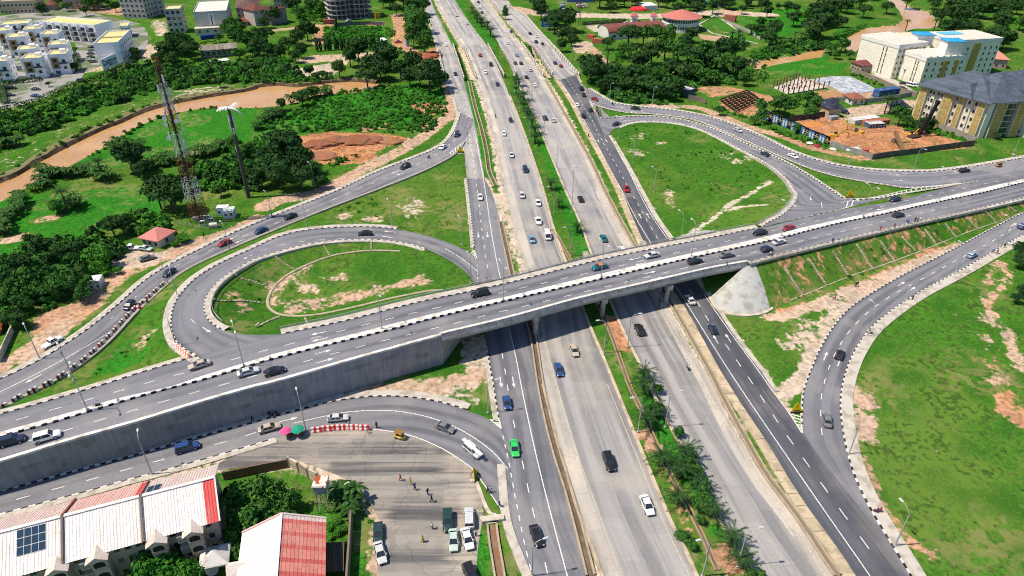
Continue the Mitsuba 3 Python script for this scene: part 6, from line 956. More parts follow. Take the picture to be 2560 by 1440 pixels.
# long white terrace
def terrace(a, b, D, H, n, label):
    key = numbered('terrace_house'); tag(key, label, 'house'); L = Local(a, b); walls(key, L, D, H, WHT, parapet=.8, roofcol=YROOF); w = L.W/n
    for i in range(n):
        m = MB(); L.box(m, i*w-.25, i*w+.35, -1.6, -.003, 0, H+.5, WHT); m.build(numbered(key+'__fin'), 'plaster')
        for z in (3.4, 6.6):
            m = MB(); L.box(m, i*w+.4, (i+1)*w-.3, -1.3, -.003, z-.2, z, (.55, .55, .56)); L.box(m, i*w+.4, (i+1)*w-.3, -1.3, -1.22, z, z+.8, (.10, .11, .13)); m.build(numbered(key+'__balcony'), 'plaster')
        windows(key, L, 'front', D, [i*w+w*.5], [.3, 3.5, 6.8], w*.5, 2.1)
q = P("-311.3,471.1,10.5 -267,458,10.5 -331.3,462,10.5 -315.4,467.8,10.5"); terrace(q[0], q[1], 15, 10.2, 7, 'long white terrace with fins and balconies under a yellow flat roof'); terrace(q[2], q[3], 12, 9.5, 3, 'short white terrace behind the villas at the left edge')
def block(name, a, b, D, H, col, label, cat='building', roofcol=None, parapet=.6, nx=0, nz=0, ww=1.3, wh=1.4, side=True, glass=(.03, .04, .05), bsdf='plaster', z_first=1.0):
    key = numbered(name); tag(key, label, cat); L = Local(a, b); walls(key, L, D, H, col, bsdf, parapet, roofcol if roofcol is not None else np.array(col)*.9)
    if nx:
        fl = H/nz; zs = [z_first+fl*i for i in range(nz)]; windows(key, L, 'front', D, [L.W*(i+.5)/nx for i in range(nx)], zs, ww, wh, glass)
        if side: ny = max(1, int(D/L.W*nx)); windows(key, L, 'right' if L.a[0] < 0 else 'left', D, [D*(i+.5)/ny for i in range(ny)], zs, ww, wh, glass)
    return key, L
q = P("-238.8,402.9,11.5 -226.2,406.1,11.5"); block('yellow_roof_block', q[0], q[1], 34, 11.2, (.82, .85, .92), 'tall white block with broad yellow flat roof next to the name board', roofcol=YROOF, parapet=.9, nx=0)
k_, L_ = 'yellow_roof_block', Local(q[0], q[1]); windows(k_, L_, 'right', 34, [4, 9, 14, 19, 24, 29], [1, 4.4, 7.8], 1.6, 1.6); m = MB(); L_.box(m, .3, L_.W-.3, 16, 16.4, 11.2, 12.0, (.5, .45, .3)); m.build(k_+'__roof_ridge', 'plaster')
q = P("-258,471.2,8 -253.3,473.2,8 -389,551.1,8 -362.8,556.6,8 -284.1,531,8 -268.9,536.2,8"); block('house', q[0], q[1], 12, 7, WHT, 'small white house with balconies beside the estate road', 'house', YROOF, nx=3, nz=2); block('long_building', q[2], q[3], 14, 8.5, (.50, .40, .28), 'long tan building with flat roof at the top left corner', nx=10, nz=2, ww=1.6)
q = P("-288.7,536.6 -270.3,534.2 -232.4,484.3 -222.8,486.8 -270.9,549.1 -264.4,551.7 -350.9,570.2 -327,574.6"); block('concrete_shell', q[0], q[1], 16, 17, (.40, .40, .42), 'unfinished grey concrete tower with open window holes at the top', nx=5, nz=5, ww=2.0, wh=1.9, bsdf='weathered'); block('concrete_shell', q[2], q[3], 14, 15, (.42, .45, .48), 'unfinished grey block with yellow roof patch beside the rubble lane', roofcol=YROOF, nx=3, nz=4, ww=2.0, wh=2.0, bsdf='weathered'); block('concrete_shell', q[4], q[5], 14, 13, (.45, .47, .50), 'second unfinished grey block behind the one with yellow roof', nx=2, nz=4, ww=1.8, wh=1.8, bsdf='weathered'); block('apartment_house', q[6], q[7], 12, 9, (.46, .33, .28), 'brownish pink apartment house at the top left', nx=6, nz=3)
q = P("-213.7,485.1 -193.4,491.3"); key, L = block('white_hall', q[0], q[1], 42, 13, (.50, .50, .48), 'large pale box building with grey front and light flat roof', roofcol=(.62, .62, .58), parapet=.7); m = MB(); L.box(m, L.W*.42, L.W*.58, -.3, -.01, 4, 12, (.72, .72, .68)); L.box(m, L.W*.485, L.W*.515, -.36, -.31, 4.5, 11.5, (.03, .03, .03)); m.build(key+'__slot_window', 'plaster'); windows(key, L, 'left', 42, [5, 12, 19, 26, 33], [2, 6, 10], 2.5, 1.6); m = MB(); L.box(m, -1, L.W*1.02, -6, -.01, -.3, 4.2, (.58, .52, .44)); m.build(key+'__annex', 'plaster'); windows(key, Local(L.tr([[-1, -6, 0]])[0], L.tr([[L.W, -6, 0]])[0]), 'front', 1, [3, 8, 13], [1.4], 1.4, 1.4)
tag('blue_container', 'blue container lying in front of the large pale hall', 'container'); L = Local(*P("-203.8,465.4 -195.5,470")); m = MB(); L.box(m, 0, L.W, 0, 2.5, 0, 2.6, (.03, .07, .25))
for i in range(14): L.box(m, L.W*(i+.3)/14, L.W*(i+.6)/14, -.06, -.003, .1, 2.5, (.03, .07, .25))
m.build('blue_container__shell', 'matte'); m = MB(); L.box(m, -.05, -.003, .2, 2.3, .2, 2.4, (.04, .09, .28)); m.build('blue_container__door', 'matte')
def house(a, b, D, H, col, roofcol, label, rh=2.6, nx=3, nz=2, cat='house', over=.7, name='house'):
    key = numbered(name); tag(key, label, cat); L = Local(a, b); walls(key, L, D, H, col); hip(key, L, 0, L.W, 0, D, H, rh, roofcol, over); fl = H/nz
    windows(key, L, 'front', D, [L.W*(i+.5)/nx for i in range(nx)], [.9+fl*i for i in range(nz)], min(1.3, L.W/nx*.5), 1.3); sd = 'right' if L.a[0] < 0 else 'left'; ny = max(1, int(D/4)); windows(key, L, sd, D, [D*(i+.5)/ny for i in range(ny)], [.9+fl*i for i in range(nz)], 1.2, 1.3)
    return key, L
q = P("-197.8,520 -182.8,524.6 -363,564.8 -356.4,565.9 -192.1,508.6 -187.6,510.8 -181.6,508.6 -173.5,517.7 -171,510.8 -162.7,522.3 -188.1,575.7 -178.3,578.5 -232.5,575.7 -221.7,581.3")
house(q[0], q[1], 30, 10, (.55, .40, .42), (.13, .085, .085), 'large pink house with dark purple brown hipped roof', 4, 5, 3); house(q[2], q[3], 9, 4, (.40, .30, .22), (.20, .09, .07), 'small house with dark red pyramid roof at the top left', 3, 2, 1); house(q[4], q[5], 8, 2.6, (.45, .36, .28), (.28, .08, .06), 'gate hut with red roof beside the pink house', 2, 1, 1)
house(q[6], q[7], 14, 10, (.50, .46, .46), (.15, .06, .05), 'pale house with brown red roof at the top near the trees', 3.5, 3, 3); house(q[8], q[9], 14, 10, (.24, .23, .24), (.09, .04, .04), 'dark grey house with open windows near the trees at the top', 2.0, 4, 3); house(q[10], q[11], 16, 11, (.45, .38, .42), (.30, .26, .10), 'far house with yellowish roof terrace at the top', 1.5, 4, 3)
# half built tower with rounded floors
tag('half_built_tower', 'half built concrete tower of bare rounded floor slabs on columns', 'building'); L = Local(*P("-133,525.6 -103.4,538.1"))
sl = shapely.union_all([shapely.box(2, 3, L.W-2, 20), Point(9, 8).buffer(9), Point(L.W-8, 8).buffer(9), shapely.box(0, 6, L.W, 20)])
for i in range(7):
    m = MB(); c = np.array(sl.simplify(.2).exterior.coords)[:-1]; m.prism(L.tr(np.c_[c, 0*c[:, 0]])[:, :2], 3.3*i-.2, 3.3*i+.35, (.36, .36, .37)); m.build('half_built_tower__floor_slab'+(f'_{i:03d}' if i else ''), 'weathered')
k = 0
for x in np.linspace(2.5, L.W-2.5, 9):
    for y in (1.2, 8, 15):
        if not sl.buffer(-.3).contains(Point(x, y)): y += 2.5
        m = MB(); L.box(m, x-.3, x+.3, y-.3, y+.3, 0, 20, (.40, .39, .38)); m.build(numbered('half_built_tower__column'), 'weathered')
m = MB(); L.box(m, L.W*.45, L.W*.56, 9, 14, 0, 22, (.27, .27, .28)); m.build('half_built_tower__lift_core', 'weathered')
tag('site_hoarding', 'dark board fence around the half built tower', 'fence'); ln = resample(P("-123.5,506.4 -115.9,510.8 -101.1,513.1 -91.2,510.8"), 15)
for i in range(14): m = MB(); m.beam(ln[i]+[0, 0, 1.2], ln[i+1]*.98+ln[i]*.02+[0, 0, 1.2], .12, 2.4, np.array((.14, .14, .15))*(.8+.4*rng.random())); m.build(numbered('site_hoarding__board'), 'matte')
def container(a, b, col, label, name='container', D=2.5, H=2.6, roof=None):
    key = numbered(name); tag(key, label, 'container'); L = Local(a, b); n = max(4, int(L.W/.8)); m = MB(); L.box(m, 0, L.W, 0, D, -.1, H, col)
    for i in range(n): L.box(m, L.W*(i+.3)/n, L.W*(i+.7)/n, -.07, -.003, .1, H-.1, np.array(col)*.92)
    m.build(key+'__shell', 'weathered'); m = MB(); L.box(m, -.06, L.W+.06, -.1, D+.06, H+.003, H+.12, col if roof is None else roof); m.build(key+'__roof', 'weathered'); m = MB(); L.box(m, L.W+.003, L.W+.06, .1, D-.1, .1, H-.15, np.array(col)*.8); m.build(key+'__door', 'weathered'); return key, L
q = P("-135,514.5 -126.6,516.3 -101.1,534.2 -97.7,536.6"); container(q[0], q[1], (.36, .07, .09), 'dark pink site container beside the half built tower', D=3); container(q[2], q[3], (.55, .33, .03), 'yellow site cabin beside the half built tower', D=3, H=4)
# sheds and name board at upper left
q = P("-185.3,417 -165.7,425"); key, L = block('open_shed', q[0], q[1], 14, 4.2, (.15, .15, .14), 'long derelict shed with patched grey roof in the bushes', 'shed', nx=7, nz=1, ww=2.4, wh=2.6, parapet=0, bsdf='weathered'); n = 14
for i in range(n): m = MB(); L.box(m, L.W*i/n-.2, L.W*(i+.96)/n, -.8, 14.5, 4.3+.1*(i % 3), 4.42+.1*(i % 3), np.array((.24, .23, .20))*(.75+.5*rng.random())); m.build(numbered(key+'__roof_sheet'), 'weathered')
q = P("-172.5,398.8 -163.5,404.7 -83.2,447 -78.8,448.8 -66.7,447 -65.1,447.7"); block('low_shelter', q[0], q[1], 6, 2.2, (.30, .36, .44), 'low shelter with white flat roof in front of the derelict shed', 'shed', roofcol=(.72, .73, .74), parapet=.1); block('white_shed', q[2], q[3], 8, 3.6, (.14, .14, .14), 'small shed with bright white roof by the dirt track', 'shed', roofcol=(.78, .79, .80), parapet=.1, bsdf='weathered'); block('teal_booth', q[4], q[5], 3, 4, (.20, .36, .42), 'narrow teal booth at the edge of the roadside trees', 'booth')
a, b = P("-229.1,388.9 -228.3,404.1"); tag('name_board', 'large tilted white name board lettered Cosgro e standing at the estate edge', 'sign'); L = Local(a, b); W = L.W; m = MB(); L.box(m, 0, W, -.15, .15, .4, 6.4, (.90, .92, .91)); m.build('name_board__panel', 'matte'); import meshkit
m = MB()
for txt, x in (('Cosgro', W*.03), ('e', W*.80)):
    t = meshkit.text_mesh(txt, W*.155, .05, bold=True); v = np.array(t.vertices); m.add(L.tr(np.c_[v[:, 0]+x, -.16-v[:, 2], v[:, 1]*1.15+2.6]), np.array(t.faces), (.006, .02, .06))
m.build('name_board__lettering', 'matte'); m = MB(); L.box(m, W*.45, W*.95, -.2, -.16, 1.5, 1.9, (.12, .32, .42)); m.build('name_board__underline', 'matte'); m = MB()
for x in (.5, W/2, W-.5): L.box(m, x-.15, x+.15, .16, .45, -.2, 6, (.2, .2, .2))
m.build('name_board__post', 'matte')
# round hall, arched hall, gate houses, far right things
c = P("117,489.3")[0]; c[1] += 9; tag('round_hall', 'round white two storey hall with red conical roof', 'building'); g = np.linspace(0, 2*math.pi, 33)[:-1]; rr = 12.5
ring_ = lambda r, z: np.c_[c[0]+r*np.cos(g), c[1]+r*np.sin(g), np.full(32, z)]
m = MB(); m.prism(ring_(rr, 0), -.2, 9.0, (.70, .70, .70)); m.build('round_hall__wall', 'plaster', False); m = MB(); e, t_ = ring_(rr+1.6, 8.7), ring_(2.0, 12.6)
for j in range(32): m.quad(e[j], e[(j+1) % 32], t_[(j+1) % 32], t_[j], (.50, .17, .15)); m.add([t_[j], t_[(j+1) % 32], [c[0], c[1], 13.2]], [[0, 1, 2]], (.50, .17, .15)); m.quad(e[j], ring_(rr, 8.8)[j], ring_(rr, 8.8)[(j+1) % 32], e[(j+1) % 32], (.4, .3, .3))
m.build('round_hall__roof', 'plaster'); i = 0
for j in range(26):
    for z in (2.0, 6.0):
        a = math.pi+math.pi*j/25; m = MB(); m.box((c[0]+rr*math.cos(a), c[1]+rr*math.sin(a), z+.9), (.16, 1.15, 1.8), (.05, .06, .08), a); m.build(numbered('round_hall__window'), 'glass_dark')
m = MB(); m.tube(np.vstack([ring_(rr+.12, 4.9), ring_(rr+.12, 4.9)[:1]]), .25, (.7, .7, .7), 4); m.build('round_hall__cornice', 'plaster')
a, b = P("58,480.3 63.2,465.4"); tag('arched_hall', 'white hall with dark red barrel roof among trees', 'building'); L = Local(a, b); D = 42; t = np.linspace(0, math.pi, 13); px_, pz_ = L.W/2-np.cos(t)*L.W/2, 4.2+np.sin(t)*3.6; m = MB(); L.box(m, 0, L.W, 0, D, -.2, 4.2, (.70, .69, .67)); v = np.c_[px_, 0*t, pz_]; L.poly(m, v, (.70, .69, .67)); m.build('arched_hall__wall', 'plaster'); m = MB()
A, B = L.tr(np.c_[L.W/2-np.cos(t)*(L.W/2+.4), 0*t-.5, 4.1+np.sin(t)*3.9]), L.tr(np.c_[L.W/2-np.cos(t)*(L.W/2+.4), 0*t+D, 4.1+np.sin(t)*3.9])
for j in range(12): m.quad(A[j], A[j+1], B[j+1], B[j], (.20, .075, .07))
m.build('arched_hall__roof', 'plaster'); windows('arched_hall', L, 'right', D, [4, 9, 14, 19], [1.2], 2.4, 1.6)
q = P("86.9,522.3 91,522.3 101.4,522.3 105.1,522.3"); house(q[0], q[1], 6, 4, (.72, .72, .72), (.42, .16, .15), 'small white gatehouse with red pyramid roof, left of two', 2.4, 1, 1); house(q[2], q[3], 6, 4, (.72, .72, .72), (.42, .16, .15), 'small white gatehouse with red pyramid roof, right of two', 2.4, 1, 1)
q = P("155.2,527 161.8,522.3 165.2,581.3 176,585.9 149.8,580.2 155.6,581.3 51.7,457.2 58.2,454.2 49.3,469.2 52.9,465.4"); container(q[0], q[1], (.42, .14, .10), 'red container at the fence beyond the gardens', H=4); container(q[2], q[3], (.08, .17, .30), 'long blue container far beyond the gardens', H=4.5); container(q[4], q[5], (.10, .20, .40), 'short blue container next to the far trees', H=4); container(q[6], q[7], (.42, .13, .09), 'rusty red container below the arched hall', D=3); container(q[8], q[9], (.40, .12, .08), 'small rusty red container beside the arched hall', D=3)
q = P("45.5,599.9 66.9,599.9 102.8,564.8 113.7,567.5"); block('blue_canopy', q[0], q[1], 14, 4, (.05, .12, .30), 'long blue roofed canopy at the top of the car lot', 'canopy', roofcol=(.05, .18, .48), parapet=.1); block('white_tent', q[2], q[3], 14, 3.5, (.66, .66, .68), 'white roofed tent in the far grass', 'tent', roofcol=(.72, .73, .76), parapet=.05)
tag('red_tarpaulin', 'heap of red plastic sheeting in the far grass', 'tarpaulin'); m = MB(); q = P("99.6,567.5")[0]; m.mesh(trimesh.creation.icosphere(2, 1.).apply_scale((8, 5, 2.6)).apply_translation(q), (.60, .05, .05)); s_ = m.v[0]; s_[:, 2] += .6*np.sin(s_[:, 0]*1.7)*np.cos(s_[:, 1]*1.3); m.build('red_tarpaulin', 'matte')
q = P("48,510.8 50.8,510.8")[0]; tag('lattice_mast', 'dark lattice mast beside the hedge near the arched hall', 'mast'); m = MB()
for x, y in ((-.8, -.8), (.8, -.8), (.8, .8), (-.8, .8)): m.beam(q+[x, y, 0], q+[x*.4, y*.4, 15], .18, .18, (.16, .17, .17))
for z in range(0, 15, 2): m.beam(q+[-.8, -.8, z], q+[.7, -.7, z+2], .12, .12, (.16, .17, .17)); m.beam(q+[.8, .8, z], q+[-.7, .7, z+2], .12, .12, (.16, .17, .17))
m.box(q+[0, 0, 13], (5, .3, .3), (.2, .2, .2)); m.box(q+[0, 0, 14.5], (4, .3, .3), (.2, .2, .2)); m.build('lattice_mast', 'metal_painted')
# garden lawns of the round hall
for i, (s, c_) in enumerate(((P("144.1,529.4 154.2,530.3 157.2,495.6 145.4,489.3"), (.05, .17, .02)), (P("144.3,485.1 156.3,489.3 159.8,461.6 153.3,454.2 146.1,456.1"), (.05, .18, .02)), (P("135.4,513.1 141.7,515.4 141.5,495.6 135.8,491.3"), (.05, .15, .02)), (P("108.8,471.2 114,475.1 112.1,461.6 107.7,461.6"), (.05, .15, .02)))):
    k = numbered('garden_lawn'); v, f = drape_poly(Polygon(s[:, :2]), lambda a, b: ground_z(a, b)+.12, 20); scene[k] = mikit.ply((v, f), 'matte', uv=packed(np.broadcast_to(c_, (len(v), 3)))); tag(k, 'clipped bright lawn in the garden of the round hall', kind='structure')
def wall_line(key, line, h, w, col, label, cat='wall', step=3., bsdf='weathered', part='panel', posts=None):
    key = numbered(key); tag(key, label, cat); p = resample(line, step=step); p[:, 2] = ground_z(p[:, 0], p[:, 1])
    for i in range(min(len(p)-1, 300)):
        m = MB(); m.beam(p[i]+[0, 0, h/2-.1], p[i]*.01+p[i+1]*.99+[0, 0, h/2-.1], w, h+.2, np.array(col)*(.88+.24*rng.random())); m.build(f'{key}__{part}' + (f'_{i:03d}' if i else ''), bsdf)
        if posts: m = MB(); m.box(p[i]+[0, 0, h/2+.05], (w*1.9, w*1.9, h+.3), posts); m.build(f'{key}__post' + (f'_{i:03d}' if i else ''), bsdf)
    return key
wall_line('garden_border', P("144.3,530.3 133.5,513.1 136.1,485.1 158.4,454.2"), .4, .8, (.62, .60, .55), 'low white border of the gardens', 'border'); wall_line('garden_border', P("154.5,531.8 156,491.3 144.3,485.1 160.3,493.4"), .4, .8, (.62, .60, .55), 'pale path edging crossing the gardens', 'border'); wall_line('garden_fence', P("154,522.3 159,502 162.1,487.2 162.7,465.4"), 1.8, .2, (.40, .40, .38), 'pale fence along the right side of the gardens', 'fence')
wall_line('hedge_fence', P("50.3,510.8 62.2,515.4 82,520"), 1.4, .3, (.12, .14, .08), 'dark post fence in front of the far grass strip', 'fence')

# ======== the two hotels at right
GOLD = (.42, .31, .10)
A, B, Cc = P("180.9,303 195.7,276.9 223.5,281.4"); L = Local(A, B); W = L.W; H, D = 17.2, 26.0
tag('gold_hotel', 'five storey hotel with gold and cream bays under dark blue grey hipped roofs', 'hotel')
m = MB(); L.box(m, 0, W, 0, D, -.4, H, (.66, .61, .48)); m.build('gold_hotel__wall', 'plaster')
bays = [(.03, .14, 1), (.145, .205, 0), (.21, .26, 2), (.265, .33, 0), (.335, .37, 2), (.39, .54, 1), (.55, .60, 0), (.61, .69, 1), (.72, .80, 2), (.82, .87, 0), (.88, .985, 1)]
def baybox(Lc, x0, x1, kind, deep, nm='gold_hotel'):
    if kind == 1 or kind == 3:
        m = MB(); Lc.box(m, x0, x1, -deep, -.003, -.3, H-.4, (.62, .57, .44)); m.build(numbered(nm+'__bay'), 'plaster'); n = max(2, int(round((x1-x0)/1.5))); w = (x1-x0-.5)/n
        m = MB()
        for i in range(n):
            for z in np.arange(.8, H-1.4, 1.3): Lc.box(m, x0+.25+i*w+.06, x0+.25+(i+1)*w-.06, -deep-.06, -deep-.002, z, z+1.2, np.array(GOLD)*(.85+.3*rng.random()))
        m.build(numbered(nm+'__gold_panels'), 'matte'); labels[f'{nm}__gold_panels' + (f'_{count[nm+"__gold_panels"]-1:03d}' if count[nm+'__gold_panels'] > 1 else '')] = {'label': 'grid of small gold wall panels', 'kind': 'stuff'}
    elif kind == 2:
        m = MB(); Lc.box(m, x0, x1, -deep*.5, -.003, -.3, H-.4, (.74, .70, .60)); m.build(numbered(nm+'__pilaster'), 'plaster')
for x0, x1, kd in bays:
    if kd: baybox(L, x0*W, x1*W, kd, 1.1)
    windows('gold_hotel', L, 'front', D, [(x0+x1)/2*W], [1.4+3.25*i for i in range(5)], 1.0, 1.5, frame=(.65, .62, .55), ph=.06 if kd == 0 else (1.2 if kd == 1 else .62)) if kd in (0, 2) else None
L2 = Local(B, Cc); W2 = L2.W; m = MB(); L2.box(m, .5, W2, .5, 24, -.4, H, (.62, .60, .52)); m.build('gold_hotel__wall_001', 'plaster'); 
for x0, x1, kd in ((.01, .10, 2), (.13, .30, 1), (.33, .48, 0), (.50, .64, 1), (.66, .76, 0), (.78, .95, 1)):
    if kd == 0:
        m = MB(); L2.box(m, x0*W2, x1*W2, .3, .49, .6, H-1.5, (.03, .035, .04)); m.build(numbered('gold_hotel__glass_strip'), 'glass_dark')
        for z in np.arange(3, H-2, 2.6): m = MB(); L2.box(m, x0*W2, x1*W2, .2, .3, z, z+.35, (.5, .5, .48)); m.build(numbered('gold_hotel__mullion'), 'plaster')
    else: baybox(L2, x0*W2, x1*W2, kd, .8)
windows('gold_hotel', L2, 'front', 1, [.115*W2, .315*W2], [1.4+3.25*i for i in range(5)], .8, 2.2, ph=-.3)
RF = (.085, .105, .145)
hip('gold_hotel', L, -.5, W+.5, -1.2, D, H, 7.5, RF, 1.2, 'slate'); Lc = Local(L.tr([[W*.52, -2.2, 0]])[0], L.tr([[W*.78, -2.2, 0]])[0]); hip('gold_hotel', Lc, 0, Lc.W, 0, 16, H+.05, 4.6, RF, .8, 'slate'); hip('gold_hotel', L2, 0, W2+8, -.8, 26, H+.08, 8.5, RF, 1.2, 'slate')
Lb = Local(L.tr([[W*.45, 18, 0]])[0], L.tr([[W*1.6, 18, 0]])[0]); m = MB(); Lb.box(m, 0, Lb.W, 0, 24, 0, H, (.58, .54, .42)); m.build('gold_hotel__wall_002', 'plaster'); hip('gold_hotel', Lb, 0, Lb.W, 0, 24, H+.1, 9.0, RF, 1.2, 'slate')
def slate_fn(p, n, uv):
    c = cell_rand((p.x+p.y*.4)/.9, p.z/.45, 5.); return own_colour(p, n, uv)*(.7+.6*fbm(p.x*.35, p.y*.35, p.z*.5, 3))*(.8+.45*c)
scene['slate'] = two({'type': 'diffuse', 'reflectance': mikit.proc(slate_fn)})
q = P("214.2,279.8 220.1,281.4"); house(q[0], q[1], 10, 4, (.5, .46, .36), (.06, .07, .085), 'hotel entrance porch with dark roof at the right edge', 1.6, 2, 1, 'porch', name='porch')
HC = (.80, .77, .66)
def hotel_block(a, b, D, H, label, nx, bx, nm='white_hotel'):
    L = Local(a, b); key = 'white_hotel'; m = MB(); L.box(m, 0, L.W, 0, D, -.4, H, HC); m.build(numbered(key+'__wall'), 'plaster'); m = MB(); L.box(m, -.3, L.W+.3, -.3, D+.3, H-1.7, H+.4, (.74, .73, .69)); m.build(numbered(key+'__fascia'), 'plaster'); m = MB(); L.box(m, .5, L.W-.5, .5, D-.5, H+.35, H+.5, (.60, .58, .52)); m.build(numbered(key+'__roof'), 'plaster')
    windows(key, L, 'front', D, [L.W*(i+.5)/nx for i in range(nx)], [1.4+3.1*i for i in range(5)], 1.0, 1.4, frame=(.6, .58, .5)); windows(key, L, 'left', D, [D*.28, D*.32+1.2], [1.0+2.9*i for i in range(5)], .5, 2.4, frame=(.35, .28, .15))
    for x0, x1 in bx: m = MB(); L.box(m, L.W*x0, L.W*x1, -.6, -.003, 2, H-1.75, (.44, .33, .08)); m.build(numbered(key+'__gold_bay'), 'plaster')
    return L
tag('white_hotel', 'pale five storey hotel of three blocks with bright blue roof turrets', 'hotel')
q = P("205.1,373.5 225.5,378 213,358.9 218.9,347.1 236.4,361.4 262.5,382"); hotel_block(q[0], q[1]*.9+q[0]*.1+[0, 3, 0], 26, 17.5, '', 7, ((.40, .5), (.62, .7))); hotel_block(q[2], q[2]+(q[1]-q[0])*1.15, 17, 14.5, '', 6, ((.45, .55), (.75, .82))); hotel_block(q[2]+(q[1]-q[0])*.95+[4, 14, 0], q[2]+(q[1]-q[0])*2.35+[4, 14, 0], 20, 19.0, '', 8, ((.42, .56),))
Lm = Local(q[0]+[16, 22, 0], q[1]+[30, 22, 0]); m = MB(); Lm.box(m, 0, Lm.W, 0, 14, 0, 16.5, (.60, .56, .40)); m.build(numbered('white_hotel__wall'), 'plaster')
for a_, nm_ in ((P("219.5,384.1,18")[0], ''), (P("224.3,363.8,19.5")[0], '_001')):
    Lt = Local(a_, a_+[8.5, -.4, 0]); m = MB(); Lt.box(m, 0, 8.5, 0, 8, 15, 20.5+(1.2 if nm_ else 0), (.76, .76, .74)); m.build('white_hotel__turret'+nm_, 'plaster'); hip('white_hotel', Lt, 0, 8.5, 0, 8, 20.6+(1.2 if nm_ else 0), .9, (.03, .30, .62), .7, 'plaster', 'turret_roof')
L3 = Local(q[2]+(q[1]-q[0])*.95+[4, 14, 0], q[2]+(q[1]-q[0])*2.35+[4, 14, 0]); m = MB(); L3.box(m, L3.W*.08, L3.W*.5, 11, 18, 19.55, 19.8, (.12, .45, .70)); m.build('white_hotel__blue_roof', 'plaster'); q2 = P("210,370.9 215.9,368.4"); Lq = Local(q2[0], q2[1]); m = MB(); Lq.box(m, 0, Lq.W, 0, 12, -.2, 5.5, (.62, .60, .55)); m.build('white_hotel__entrance', 'plaster'); m = MB(); Lq.box(m, -.5, Lq.W+3, -.6, 14, 5.55, 6.0, (.20, .42, .55)); m.build('white_hotel__entrance_roof', 'plaster'); windows('white_hotel', Lq, 'front', 1, [3, 8, 13], [.6, 3.2], 2.2, 1.8)
q = P("193.9,385.3 203,387.5 270.8,397.4 280.5,394.5"); house(q[0], q[1], 9, 4, (.42, .30, .22), (.16, .05, .06), 'low house with dark maroon roof left of the white hotel', 2, 3, 1); house(q[2], q[3], 22, 5, (.55, .35, .30), (.66, .26, .20), 'low hall with salmon pink roof behind the hotels', 3.5, 3, 1)
v, f = drape_poly(Polygon(P("195.3,383.4 205.7,382 207.8,366.3 207.2,349.4 203.7,342.6 199.6,356.5 193.8,376.7")[:, :2]), lambda a, b: ground_z(a, b)+.1, 20); scene['hotel_forecourt'] = mikit.ply((v, f), 'matte', uv=packed(np.broadcast_to((.42, .40, .37), (len(v), 3)))); tag('hotel_forecourt', 'pale paved forecourt of the white hotel', kind='structure')
wall_line('compound_wall', P("189,386.1 192.9,378 196,363.8 197.5,350.6 200.4,342.6 202.6,340.3"), 2.6, .3, (.26, .22, .18), 'dark weathered wall in front of the white hotel forecourt'); wall_line('compound_wall', P("152.4,330.6 161.9,333.8 172.3,330.6 182.9,333.8 194.7,339.2 204.3,343.7"), 2.2, .3, (.34, .34, .35), 'grey wall behind the gatehouses of the building site')

# ======== building site at right
container(*P("152.6,295.8,.3 165.7,300.3,.3"), (.62, .64, .66), 'white site container beside the red dirt', H=3.0, D=4); container(*P("156.8,293.2,.3 168.5,296.7,.3"), (.36, .12, .08), 'brown red site container next to the white one', H=3.0, D=3.5); key, L = container(*P("157,290.9,.2 164.1,292.2,.2"), (.04, .10, .17), 'dark blue site cabin with light roof and windows', H=3.0, D=4, roof=(.55, .60, .62)); windows(key, L, 'front', 4, [2, 5, 7.5], [1.1], 1.2, 1.1, frame=(.7, .7, .7)); container(*P("183.1,339.2 195.5,343.7"), (.03, .10, .30), 'long blue container by the grey wall', H=3.4, D=4); container(*P("145.1,303 149.2,304.8"), (.30, .36, .40), 'small grey container at the site gate', H=2)
house(*P("145,306.7 151,308.6"), 7, 5, (.48, .38, .25), (.035, .045, .075), 'beige gatehouse with dark blue pyramid roof, left of two', 4, 2, 1, name='gatehouse'); house(*P("179.5,311.4 184.9,312.9"), 7, 3.6, (.42, .38, .32), (.035, .045, .085), 'gatehouse with dark blue pyramid roof next to the palms', 3, 2, 1, name='gatehouse'); house(*P("164.8,327.4 171.4,328.4"), 8, 3, (.66, .66, .64), (.26, .10, .07), 'white gate hut with brown red roof at the grey wall', 2, 2, 1, name='gatehouse')
ln = resample(P("115,305.7 116.6,303 122,292.3 126.3,279.8 131.1,270.1"), 15); tag('site_billboards', 'line of black advertising hoardings with blue posters around the building site', 'hoarding')
for i in range(14):
    a, b = ln[i], ln[i+1]; m = MB(); m.beam(a+[0, 0, 2.5], b*.985+a*.015+[0, 0, 2.5], .15, 4.6, (.012, .012, .016)); m.build(f'site_billboards__board_{i:03d}', 'matte'); t = (b-a)/np.linalg.norm(b-a); nn_ = np.array([t[1], -t[0], 0]); c_ = (a+b)/2+nn_*.1+[0, 0, 2.5]; m = MB()
    if i % 2 == 0:
        m.beam(c_-t*1.7, c_+t*1.7, .03, 3.6, (.08, .17, .34)); m.beam(c_-t*1.0+nn_*.03+[0, 0, -.3], c_-t*.2+nn_*.03+[0, 0, -.3], .03, 2.6, (.45, .60, .78)); m.beam(c_+t*.5+nn_*.03, c_+t*1.2+nn_*.03, .03, 2.2, (.55, .66, .80)); m.build(f'site_billboards__poster_{i//2:03d}', 'matte')
    else:
        m.beam(c_-t*1.3+[0, 0, .4], c_+t*1.3+[0, 0, .4], .03, .35, (.45, .36, .12)); m.beam(c_-t*.8+[0, 0, -.3], c_+t*.8+[0, 0, -.3], .03, .22, (.40, .32, .12)); m.beam(c_-t*.35+[0, 0, 1.1], c_+t*.35+[0, 0, 1.1], .03, .6, (.45, .36, .12)); m.build(f'site_billboards__gold_lettering_{i//2:03d}', 'matte')
